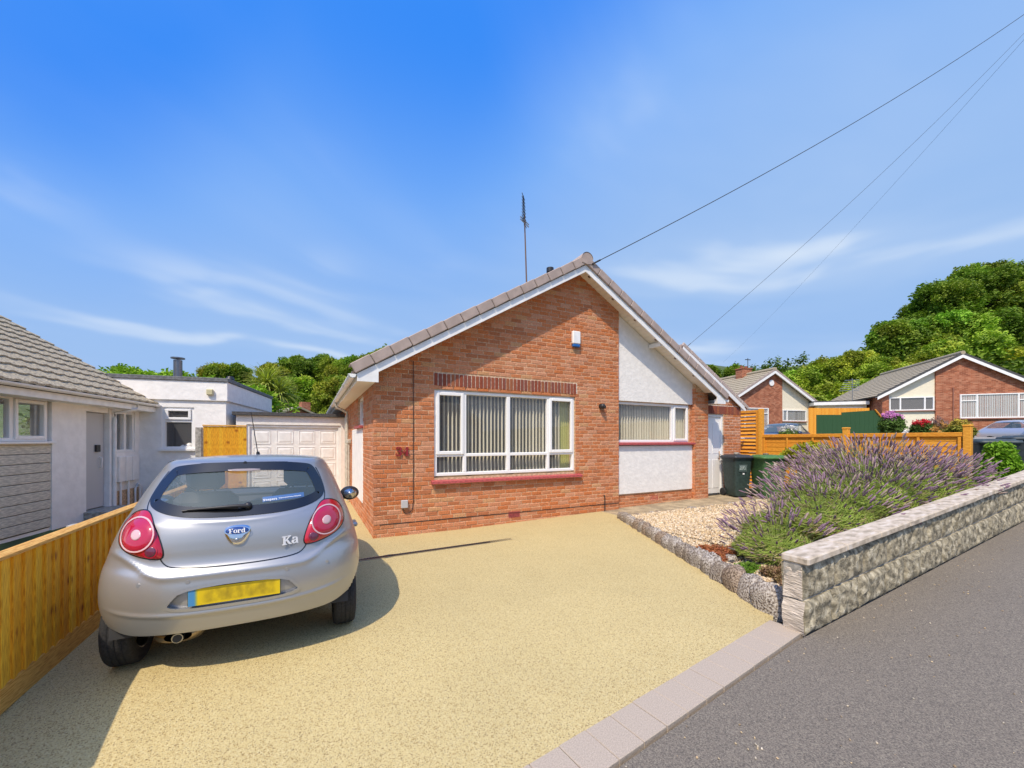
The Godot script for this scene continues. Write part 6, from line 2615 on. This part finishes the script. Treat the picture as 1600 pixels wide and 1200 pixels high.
func build_bins():
	var y = 0.14
	var g = "wheeled bins beside the white side door"
	var o = wheeled_bin("wheeled_bin", "dark grey wheeled bin next to the white side door, with a worn white crest", Vector3(8.80, y, 0.22), -22.0, Color(0.035, 0.062, 0.055), Color(0.045, 0.05, 0.055), 1.09, 0.52, 0.62, g)
	var b := MB.new()
	b.span(-0.10, 0.10, 0.0, 0.16, 0.0, 0.003)
	var im := Image.create(64, 52, false, Image.FORMAT_RGB8)
	im.fill(Color(0.25, 0.32, 0.30))
	var n := FastNoiseLite.new()
	n.frequency = 0.09
	for j in 52:
		for i in 64:
			var k = 1.0 if (absf(n.get_noise_2d(i, j)) < 0.16 and j > 6 and j < 40 and i > 6 and i < 58) else 0.0
			if j == 2 or j == 49 or i == 2 or i == 61:
				k = 0.6
			im.set_pixel(i, j, Color(0.28, 0.35, 0.33).lerp(Color(0.75, 0.80, 0.78), k))
	b = MB.new()
	var c = [Vector3(-0.105, 0, 0), Vector3(0.105, 0, 0), Vector3(0.105, 0.17, 0.012), Vector3(-0.105, 0.17, 0.012)]
	var uv = [Vector2(0, 1), Vector2(1, 1), Vector2(1, 0), Vector2(0, 0)]
	for q in [0, 2, 1, 0, 3, 2]:
		b.put(c[q], Vector3(0, 0, 1), uv[q])
	part(o, "crest", b, mat("bin_crest", Color(0.8, 0.8, 0.8), 0.6, {"tex": ImageTexture.create_from_image(im), "uv": true})).position = Vector3(-0.03, 0.66, 0.285)
	b = MB.new()
	b.span(-0.02, 0.02, 0.585, 0.62, 0.262, 0.277)
	part(o, "number_mark", b, mats.print_white)
	o = wheeled_bin("wheeled_bin", "green wheeled bin with a white label, right of the dark grey bin", Vector3(9.16, y, 0.78), -30.0, Color(0.060, 0.165, 0.055), Color(0.085, 0.22, 0.055), 1.09, 0.62, 0.74, g)
	b = MB.new()
	b.span(-0.05, 0.065, 0.70, 0.89, 0.338, 0.352)
	part(o, "label", b, mat("label_white", Color(0.70, 0.64, 0.58), 0.7, {"tex": gray(0.55, 1.0, "labelm", 0.05, 256, 0.35, 0.5), "scale": 4.0}))
	b = MB.new()
	for q in [[-0.19, -0.182, 0.50, 0.68], [0.012, 0.02, 0.50, 0.68], [-0.182, 0.012, 0.50, 0.508], [-0.182, 0.012, 0.672, 0.68]]:
		b.span(q[0], q[1], q[2], q[3], 0.295, 0.332)
	part(o, "moulded_square", b, mat("moulded_green", Color(0.13, 0.30, 0.12), 0.6))
	# odds and ends lying on the dark bin
	var st = thing("stone", "pale flat stone lying on the lid of the dark grey bin", "stone", Vector3(8.80, y + 1.075, 0.22))
	b = MB.new()
	b.xf = Transform3D(Basis.IDENTITY.scaled(Vector3(1.5, 0.5, 1.0)), Vector3(0, 0.025, 0))
	b.ball(Vector3.ZERO, 0.065, 6, 0.6, wob)
	part(st, "rock", b, mats.stone_3)
	st = thing("stone", "dark flat stone lying on the lid of the green bin", "stone", Vector3(9.12, y + 1.075, 0.76))
	b = MB.new()
	b.xf = Transform3D(Basis.IDENTITY.scaled(Vector3(1.4, 0.4, 1.0)), Vector3(0, 0.02, 0))
	b.ball(Vector3.ZERO, 0.06, 6, 0.6, wob)
	part(st, "rock", b, mats.stone_2)
	g = "wheeled bins beyond the lavender"
	wheeled_bin("wheeled_bin", "dark wheeled bin behind the lavender, next to the fence end post", Vector3(11.4, 0.53, 3.9), -60.0, Color(0.035, 0.062, 0.058), Color(0.06, 0.085, 0.09), 1.09, 0.58, 0.72, g)
	wheeled_bin("wheeled_bin", "dark wheeled bin at the right edge of the picture beyond the lavender", Vector3(12.15, 0.60, 4.15), -60.0, Color(0.035, 0.05, 0.055), Color(0.05, 0.07, 0.08), 1.09, 0.58, 0.72, g)


# ---- the planted bed
func rock(o, m, r, sq, seed_, material):
	var b := MB.new()
	var rows = []
	var g := FastNoiseLite.new()
	g.seed = seed_
	g.frequency = 0.9
	var seg := 9
	for i in seg + 1:
		var a = PI * i / seg
		var line = []
		for k in 16:
			var t = TAU * k / 16
			var d = Vector3(sin(a) * cos(t), -cos(a), sin(a) * sin(t))
			d = Vector3(signf(d.x) * pow(absf(d.x), 0.75), signf(d.y) * pow(absf(d.y), 0.7), signf(d.z) * pow(absf(d.z), 0.75))
			var f = 1.0 + 0.34 * g.get_noise_3dv(d * 1.3) + 0.14 * absf(g.get_noise_3dv(d * 4.0))
			line.append(m + d * sq * r * f)
		rows.append(line)
	b.grid(rows, true, null, true)
	return part(o, "stone", b, material)


func build_garden():
	# ground of the bed: pale stone chippings over soil
	var edge = func(z): return 4.50 - (z - 0.70) / 2.36
	var b := MB.new()
	var rows = []
	for i in 41:
		var z = lerpf(0.80, 4.72, i / 40.0)
		var line = []
		for j in 61:
			var x = lerpf(maxf(edge.call(z), 2.74) + 0.02, 10.5, j / 60.0)
			var zz = maxf(z, 0.90 + 0.055 * (x - 4.5))
			line.append(Vector3(x, bed_y(x, zz), zz))
		rows.append(line)
	b.grid(rows, false, null, true)
	struct("planting_bed", b, mats.soil)
	b = sheet(10.5, 34.0, 40, -8.0, 4.9, 16, 0.004)
	struct("neighbour_drive", b, mat("grey_drive", Color(0.42, 0.40, 0.37), 0.9, {"tex": mats.asphalt.albedo_texture, "scale": 0.5}))
	var chip := MB.new()
	chip.box(Vector3.ZERO, Vector3(1.0, 0.55, 0.75), 0.16)
	var pl = []
	var cs = []
	var g := RandomNumberGenerator.new()
	g.seed = 12
	var pal = [Color(0.62, 0.48, 0.29), Color(0.72, 0.59, 0.41), Color(0.52, 0.37, 0.21), Color(0.76, 0.66, 0.50), Color(0.45, 0.34, 0.22), Color(0.66, 0.49, 0.27)]
	while pl.size() < 26000:
		var z = g.randf_range(0.85, 4.68)
		var x = g.randf_range(2.75, 8.8)
		if x < edge.call(z) + 0.04 or z < 0.92 + 0.055 * (x - 4.5) or (x > 5.8 and g.randf() < 0.6) or z > 4.66:
			continue
		var s = g.randf_range(0.016, 0.034)
		pl.append(Transform3D(Basis.from_euler(Vector3(g.randf_range(0, TAU), g.randf_range(0, TAU), g.randf_range(0, TAU))).scaled(Vector3.ONE * s), Vector3(x, bed_y(x, z) + 0.006 + g.randf_range(0, 0.012), z)))
		var c = pal[g.randi() % 6]
		cs.append(c * g.randf_range(0.8, 1.15))
	var gr = many(self, "gravel", chip, mats.gravel, pl, cs)
	tag(gr, "pale buff stone chippings covering the planted bed", "gravel")
	pl = []
	cs = []
	for i in 420:
		var x = g.randf_range(-1.0, 9.0)
		var z = 4.98 + 3.0 * pow(g.randf(), 1.6) + maxf(0.0, drive_edge(maxf(x, -4.0)) + 0.3 - 4.98 if x < 2.6 else 0.0)
		pl.append(Transform3D(Basis.from_euler(Vector3(g.randf_range(0, TAU), g.randf_range(0, TAU), 0)).scaled(Vector3.ONE * g.randf_range(0.004, 0.013)), Vector3(x, land(x, z) + 0.005, z)))
		cs.append(pal[g.randi() % 6] * g.randf_range(0.5, 1.1))
	gr = many(self, "loose_chippings", chip, mats.gravel, pl, cs)
	tag(gr, "few pale loose chippings scattered on the dark asphalt", "gravel")
	# edging of upright grey rocks along the drive and along the path
	var ed = thing("rock_edging", "rough grey limestone rocks edging the gravel bed along the drive and the path", "edging", Vector3(4.45, 0.0, 0.76))
	var k := 0
	var t := 0.0
	while t < 1.0:
		var z = lerpf(0.80, 4.66, t)
		var x = edge.call(z) + 0.01
		var big = lerpf(0.75, 1.22, t)
		var p = Vector3(x - 4.45, land(x, z) + 0.045 * big, z - 0.76)
		var o = rock(ed, Vector3.ZERO, 0.142 * big, Vector3(0.66, 1.0 * g.randf_range(0.85, 1.15), 0.92), 100 + k, mats["stone_%d" % (g.randi() % 4)])
		o.position = p
		o.rotation = Vector3(g.randf_range(-0.15, 0.15), atan2(1.0, 2.36) * -1.0 + g.randf_range(-0.35, 0.35), g.randf_range(-0.12, 0.12))
		t += 0.215 * big / 4.25
		k += 1
	t = 0.06
	while t < 1.0:
		var x = lerpf(4.5, 8.6, t)
		var z = 0.90 + 0.055 * (x - 4.5) + g.randf_range(-0.03, 0.03)
		var o = rock(ed, Vector3.ZERO, g.randf_range(0.055, 0.085), Vector3(1.2, 0.8, 0.8), 200 + k, mats["stone_%d" % (g.randi() % 4)])
		o.position = Vector3(x - 4.45, land(x, z) + 0.03, z - 0.76)
		o.rotation.y = g.randf_range(0, 3)
		t += g.randf_range(0.030, 0.05)
		k += 1
	# lavender
	var stem := MB.new()
	var sr = []
	for i in 5:
		var s = i / 4.0
		sr.append([Vector3(-0.0016, s, 0.10 * s * s), Vector3(0.0016, s, 0.10 * s * s)])
	stem.grid(sr)
	var stem_mesh = stem.mesh()
	var leafy := MB.new()
	for i in 10:
		var y = 0.20 + 0.082 * i
		for q in 2:
			var a = i * 2.4 + q * PI
			var d = Vector3(cos(a), 0.9, sin(a)).normalized()
			var s = d.cross(Vector3.UP).normalized() * 0.0050
			var p = Vector3(0, y, 0.1 * y * y)
			leafy.tri(p - s * 0.6, p + s * 0.6, p + d * 0.065 + s)
			leafy.tri(p - s * 0.6, p + d * 0.065 + s, p + d * 0.105)
	leafy.grid(sr)
	var leaf_mesh = leafy.mesh()
	var spike := MB.new()
	var prof = [[-0.010, 0.003], [0.0, 0.007], [0.012, 0.0095], [0.020, 0.006], [0.030, 0.010], [0.042, 0.0075], [0.052, 0.0095], [0.064, 0.007], [0.074, 0.005], [0.084, 0.001]]
	rows = []
	for p in prof:
		var line = []
		for i in 6:
			var a = TAU * i / 6.0 + p[0] * 30.0
			line.append(Vector3(p[1] * cos(a), p[0], p[1] * sin(a)))
		rows.append(line)
	spike.grid(rows, true, null, true)
	var spike_mesh = spike.mesh()
	var plants = [[4.02, 3.90, 0.40, 0.50, "nearest the corner of the block wall"], [4.80, 3.45, 0.40, 0.44, "at the front left, its spikes reaching over the gravel"], [5.05, 3.88, 0.50, 0.70, "second along the wall from the corner"], [6.15, 3.25, 0.50, 0.68, "in the middle of the clump, left of the tallest one"], [6.1, 3.88, 0.52, 0.80, "third along the wall from the corner, behind bare woody stems"], [7.35, 3.30, 0.58, 1.00, "tallest, in the middle of the clump"], [7.3, 3.95, 0.52, 0.78, "fourth along the wall, bright green at its foot"], [8.0, 3.35, 0.58, 1.00, "at the back right of the clump, in front of the fence"], [8.45, 3.85, 0.50, 0.74, "towards the far end of the wall, leaning right"], [8.5, 2.9, 0.42, 0.80, "at the back of the clump, beside the golden shrub"], [8.3, 2.5, 0.52, 0.90, "at the back of the clump against the low fence"], [9.2, 3.6, 0.46, 0.70, "farthest along the wall, in front of the far bins"]]
	for q in plants:
		var y0 = bed_y(q[0], q[1])
		var lv = thing("lavender", "flowering lavender bush %s" % q[4], "lavender", Vector3(q[0], y0, q[1]), 0.0, "lavender bushes along the block wall")
		var fo = []
		var fc = []
		var st = []
		var sc = []
		var sp = []
		var spc = []
		var R = q[2]
		var H = q[3]
		for i in 2700:
			var a = g.randf_range(0, TAU)
			var rad = sqrt(g.randf())
			var tilt = rad * 0.95 + g.randf_range(-0.18, 0.18)
			var base = Vector3(cos(a), 0, sin(a)) * rad * R * 0.42
			var l = H * g.randf_range(0.42, 0.74) * (1.0 - 0.15 * rad)
			var bas = Basis(Vector3.UP, -a + PI / 2) * Basis(Vector3.RIGHT, tilt)
			bas = bas * Basis(Vector3.UP, g.randf_range(-0.6, 0.6))
			fo.append(Transform3D(bas.scaled_local(Vector3(1.0, l, 1.0) if l < 0.5 else Vector3(1.2, l, 1.2)), base))
			var k2 = g.randf_range(0.75, 1.3)
			var dry = g.randf() < 0.16 + 0.25 * smoothramp(0.85, 1.0, rad)
			fc.append(Color(0.42, 0.32, 0.17) * k2 if dry else Color(0.315 * k2, 0.40 * k2, 0.075 * k2))
		for i in int((210 if H < 0.76 else 330) * (R / 0.5) * (R / 0.5)):
			var a = g.randf_range(0, TAU)
			var rad = pow(g.randf(), 0.5)
			var tilt = rad * 0.92 + g.randf_range(-0.15, 0.15)
			# the wind leans them left
			var base = Vector3(cos(a), 0, sin(a)) * rad * R * 0.45
			var l = H * g.randf_range(0.84, 1.14)
			var bas = Basis(Vector3.UP, -a + PI / 2) * Basis(Vector3.RIGHT, tilt)
			bas = Basis(Vector3(0, 0, 1), 0.15) * bas
			st.append(Transform3D(bas.scaled_local(Vector3(1, l, 1)), base))
			var k2 = g.randf_range(0.8, 1.2)
			sc.append(Color(0.25 * k2, 0.31 * k2, 0.10 * k2))
			var tip = base + bas * Vector3(0, l, 0.10 * 1.0)
			var sb = bas * Basis(Vector3.RIGHT, 0.18)
			sp.append(Transform3D(sb.scaled_local(Vector3.ONE * g.randf_range(0.75, 1.25) * Vector3(1.0, 1.0, 1.0)), tip))
			k2 = g.randf_range(0.7, 1.3)
			spc.append(Color(0.30 * k2, 0.185 * k2, 0.25 * k2) if g.randf() < 0.65 else Color(0.42 * k2, 0.32 * k2, 0.26 * k2))
		many(lv, "foliage", leaf_mesh, mats.leaf, fo, fc)
		many(lv, "stems", stem_mesh, mats.leaf, st, sc)
		many(lv, "flower_spikes", spike_mesh, mats.petal, sp, spc)
		b = MB.new()
		for i in 16:
			var a = g.randf_range(0, TAU)
			var e = Vector3(cos(a) * R * 0.75, H * g.randf_range(0.12, 0.3), sin(a) * R * 0.75)
			b.tube([Vector3(0, 0, 0), e * 0.5 + Vector3(0, 0.03, 0), e], 0.010, 5, 0.004)
		part(lv, "woody_stems", b, mat("dry_wood", Color(0.26, 0.19, 0.12), 0.9))
	# low plants by the edging
	var low = [["sedum", "low rust-red sedum mat on the gravel by the rock edging", "sedum", Vector3(3.72, 0, 3.42), 0.30, Color(0.46, 0.165, 0.075), 900], ["creeping_plant", "small bright green creeping plant between the sedum and the lavender", "plant", Vector3(4.05, 0, 3.62), 0.22, Color(0.16, 0.31, 0.04), 600], ["dry_plant", "dry brown low plant at the foot of the block wall's end", "plant", Vector3(3.45, 0, 4.36), 0.24, Color(0.27, 0.17, 0.09), 500], ["creeping_plant", "small green creeper by the rocks next to the rust-red sedum", "plant", Vector3(3.42, 0, 3.95), 0.13, Color(0.18, 0.30, 0.04), 260]]
	var tuft = leaf_clump(14, 31, 0.5)
	for q in low:
		var p = q[3]
		p.y = bed_y(p.x, p.z)
		var o = thing(q[0], q[1], q[2], p)
		var fo = []
		var fc = []
		for i in q[6]:
			var a = g.randf_range(0, TAU)
			var rad = sqrt(g.randf()) * q[4] * (0.85 + 0.3 * sin(a * 3.0))
			var h = 0.07 * sqrt(maxf(0.0, 1.0 - pow(rad / q[4] / 1.2, 2))) * g.randf_range(0.2, 1.1)
			fo.append(Transform3D(Basis.from_euler(Vector3(0, g.randf_range(0, TAU), 0)).scaled(Vector3.ONE * g.randf_range(0.03, 0.055)), Vector3(cos(a) * rad * 1.2, h, sin(a) * rad)))
			var k2 = g.randf_range(0.65, 1.35)
			fc.append(Color(q[5].r * k2, q[5].g * k2 * g.randf_range(0.85, 1.2), q[5].b * k2))
		many(o, "foliage", tuft, mats.leaf, fo, fc)
	for q in [[3.50, 3.30, 0.085, "grey stone in the rust-red sedum, farther from the drive"], [3.60, 3.62, 0.075, "grey stone in the rust-red sedum, nearer the rock edging"]]:
		var o = thing("stone", q[3], "stone", Vector3(q[0], bed_y(q[0], q[1]), q[1]))
		rock(o, Vector3(0, 0.02, 0), q[2], Vector3(1.2, 0.7, 0.9), int(q[0] * 100), mats.stone_3).name = "rock"
	# golden conifer in a dark pot, and the leafy shrub by the far bins
	var sh = thing("golden_shrub", "golden yellow-green conifer shrub in a dark pot in front of the low orange fence", "shrub", Vector3(9.62, bed_y(9.62, 1.5), 1.5))
	b = MB.new()
	b.lathe([Vector2(0.001, 0.0), Vector2(0.20, 0.0), Vector2(0.27, 0.62), Vector2(0.29, 0.64), Vector2(0.29, 0.68), Vector2(0.25, 0.66), Vector2(0.001, 0.64)], 24)
	part(sh, "pot", b, mat("dark_pot", Color(0.06, 0.065, 0.07), 0.7))
	var fo = []
	var fc = []
	for i in 1500:
		var d = Vector3(g.randfn(0, 1), g.randfn(0, 1), g.randfn(0, 1)).normalized()
		var a = atan2(d.z, d.x)
		var rr = (0.86 + 0.22 * sin(a * 5.0) * cos(d.y * 6.0)) * pow(g.randf(), 0.3)
		var p = d * Vector3(0.62, 0.30, 0.62) * rr
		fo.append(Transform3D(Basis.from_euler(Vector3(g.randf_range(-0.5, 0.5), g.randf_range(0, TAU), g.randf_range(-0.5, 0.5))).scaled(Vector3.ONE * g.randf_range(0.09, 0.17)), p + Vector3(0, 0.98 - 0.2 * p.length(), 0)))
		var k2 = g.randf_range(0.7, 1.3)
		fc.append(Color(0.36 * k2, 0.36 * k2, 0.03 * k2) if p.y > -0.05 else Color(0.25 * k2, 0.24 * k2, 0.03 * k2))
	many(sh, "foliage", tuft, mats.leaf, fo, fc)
	sh = thing("leafy_shrub", "bright green leafy shrub beside the wall's far end, in front of the dark bins", "shrub", Vector3(10.45, bed_y(10.4, 4.2), 4.2))
	fo = []
	fc = []
	for i in 700:
		var y = pow(g.randf(), 0.8)
		var a = g.randf_range(0, TAU)
		var rr = 0.30 * (1.1 - y * 0.8) * pow(g.randf(), 0.35)
		fo.append(Transform3D(Basis.from_euler(Vector3(g.randf_range(-0.5, 0.5), g.randf_range(0, TAU), g.randf_range(-0.5, 0.5))).scaled(Vector3.ONE * g.randf_range(0.10, 0.18)), Vector3(cos(a) * rr, 0.05 + y * 0.62, sin(a) * rr)))
		var k2 = g.randf_range(0.7, 1.3)
		fc.append(Color(0.19 * k2, 0.36 * k2, 0.025 * k2))
	many(sh, "foliage", tuft, mats.leaf, fo, fc)
	b = MB.new()
	for i in 5:
		b.tube([Vector3.ZERO, Vector3(0.12 * cos(i * 1.3), 0.6, 0.12 * sin(i * 1.3))], 0.012, 5, 0.005)
	part(sh, "stems", b, mats.bark)
	# flowers over the fence
	var fl = [["red_flowers", "bright red flower head over the fence behind the lavender", Vector3(13.45, 0, 2.2), 1.98, 0.16, Color(0.62, 0.02, 0.03), Color(0.10, 0.17, 0.04)], ["pink_flowers", "tall pink flowering plant behind the fence, beside the green boarded fence", Vector3(12.80, 0, 1.83), 2.16, 0.20, Color(0.60, 0.22, 0.48), Color(0.13, 0.22, 0.05)], ["white_flowers", "low plant with white flowers over the first low fence panel", Vector3(11.95, 0, -0.25), 1.86, 0.20, Color(0.72, 0.70, 0.64), Color(0.16, 0.25, 0.05)], ["mixed_flowers", "low orange and yellow flowering plants along the fence top, left of the end post", Vector3(13.2, 0, 2.75), 1.80, 0.26, Color(0.55, 0.28, 0.06), Color(0.15, 0.20, 0.06)], ["bronze_shrub", "small bronze shrub beside the red flower head behind the lavender", Vector3(13.9, 0, 2.35), 1.98, 0.24, Color(0.32, 0.20, 0.16), Color(0.17, 0.14, 0.06)], ["ochre_shrub", "small ochre shrub above the fence's end post", Vector3(11.75, 0, 3.35), 1.88, 0.15, Color(0.42, 0.33, 0.04), Color(0.24, 0.24, 0.04)]]
	for q in fl:
		var p = q[2]
		p.y = land(p.x, p.z)
		var o = thing(q[0], q[1], "flowers" if q[0].ends_with("flowers") else "shrub", p)
		var top = q[3] - p.y
		fo = []
		fc = []
		var po = []
		var pc = []
		for i in 420:
			var d = Vector3(g.randfn(0, 1), g.randfn(0, 1), g.randfn(0, 1)).normalized() * pow(g.randf(), 0.4) * q[4] * 1.25
			d.y = d.y * 0.9 - q[4] * 1.0
			fo.append(Transform3D(Basis.from_euler(Vector3(0, g.randf_range(0, TAU), 0)).scaled(Vector3.ONE * g.randf_range(0.08, 0.16)), d + Vector3(0, top, 0)))
			var k2 = g.randf_range(0.7, 1.3)
			fc.append(q[6] * k2)
		for i in 90:
			var d = Vector3(g.randfn(0, 1), g.randfn(0, 0.7), g.randfn(0, 1)).normalized() * pow(g.randf(), 0.3) * q[4]
			po.append(Transform3D(Basis.from_euler(Vector3(g.randf_range(0, 1), g.randf_range(0, TAU), 0)).scaled(Vector3.ONE * g.randf_range(0.06, 0.11)), d + Vector3(0, top, 0)))
			pc.append(q[5] * g.randf_range(0.75, 1.25))
		many(o, "foliage", tuft, mats.leaf, fo, fc)
		many(o, "petals", tuft, mats.petal, po, pc)
		b = MB.new()
		for i in 6:
			b.tube([Vector3(0.03 * cos(i), 0, 0.03 * sin(i)), Vector3(0.1 * cos(i * 1.7), top, 0.1 * sin(i * 1.7))], 0.010, 5, 0.004)
		part(o, "stems", b, mats.bark)
	# plant by the white house's wing
	var wp = thing("wispy_plant", "wispy self-sown plant against the white wing, over the low fence", "plant", Vector3(-3.9, 0.3, -5.8))
	fo = []
	fc = []
	for i in 130:
		var y = g.randf()
		fo.append(Transform3D(Basis.from_euler(Vector3(0, g.randf_range(0, TAU), 0)).scaled(Vector3.ONE * g.randf_range(0.04, 0.09)), Vector3(g.randfn(0, 0.10) * (1.2 - y), y * 0.75, g.randfn(0, 0.08))))
		var k2 = g.randf_range(0.7, 1.3)
		fc.append(Color(0.17 * k2, 0.19 * k2, 0.05 * k2))
	many(wp, "foliage", tuft, mats.leaf, fo, fc)
	b = MB.new()
	for i in 4:
		b.tube([Vector3(0.06 * i - 0.1, -0.3, 0), Vector3(0.03 * i - 0.06, 0.3, 0), Vector3(0.05 * i - 0.1, 0.75 - 0.1 * i, 0.02)], 0.006, 5, 0.003)
	part(wp, "stems", b, mats.bark)
	# low white wall before the far right bungalow
	var ww = thing("white_wall", "low white rendered wall in front of the far right bungalow, behind the flowers", "wall", Vector3(22.3, 1.0, -1.75), atan2(-1.65, 3.2))
	b = MB.new()
	b.span(0, 3.7, -0.3, 0.95, -0.1, 0.1, 0.01)
	part(ww, "render", b, mats.render_white)
	b = MB.new()
	b.span(-0.02, 3.72, 0.95, 1.0, -0.13, 0.13, 0.01)
	part(ww, "coping", b, mats.trim_white)


# ---- overhead wires
func build_wires():
	var top = Vector3(21.0, 16.4, 3.2)
	var po = thing("telegraph_pole", "wooden telegraph pole out of frame to the upper right that carries the wires", "pole", Vector3(21.4, land(21.4, 3.4), 3.4))
	var b := MB.new()
	b.cyl(Vector3.ZERO, Vector3(0, top.y - po.position.y + 0.5, 0), 0.16, 0.10, 12)
	part(po, "mast", b, mats.bark)
	b = MB.new()
	b.cyl(Vector3(0, top.y - po.position.y - 0.1, 0), Vector3(0, top.y - po.position.y, 0), 0.22, -1, 12)
	part(po, "ring_bracket", b, mats.dark_metal)
	var ends = [[Vector3(4.10, 5.08, 0.36), top + Vector3(0.0, 0.0, 0.2), 0.35, 0.0085, "overhead wire running to the gable peak of the brick bungalow", Vector2.ZERO], [Vector3(8.28, 4.12, -0.88), top + Vector3(-0.2, -0.4, 0), 0.30, 0.0045, "overhead wire running down to the side roof of the bungalow", Vector2.ZERO], [Vector3(51.0, 12.5, -30.0), top + Vector3(-0.3, -0.6, 0.0), 0.5, 0.0045, "faint overhead wire crossing the sky above the far right bungalow", Vector2.ZERO]]
	for e in ends:
		var w = thing("overhead_wire", e[4], "wire", e[0], 0.0, "overhead wires")
		var pts = []
		for i in 25:
			var t = i / 24.0
			var p = Vector3.ZERO.lerp(e[1] - e[0], t)
			p.y -= e[2] * 4.0 * t * (1.0 - t)
			pts.append(p)
		b = MB.new()
		b.tube(pts, e[3], 5)
		part(w, "cable", b, mats.cable)
		b = MB.new()
		b.tube([pts[0], pts[0].lerp(pts[1], 0.25)], e[3] * 2.0, 6)
		part(w, "clamp", b, mats.dark_metal)
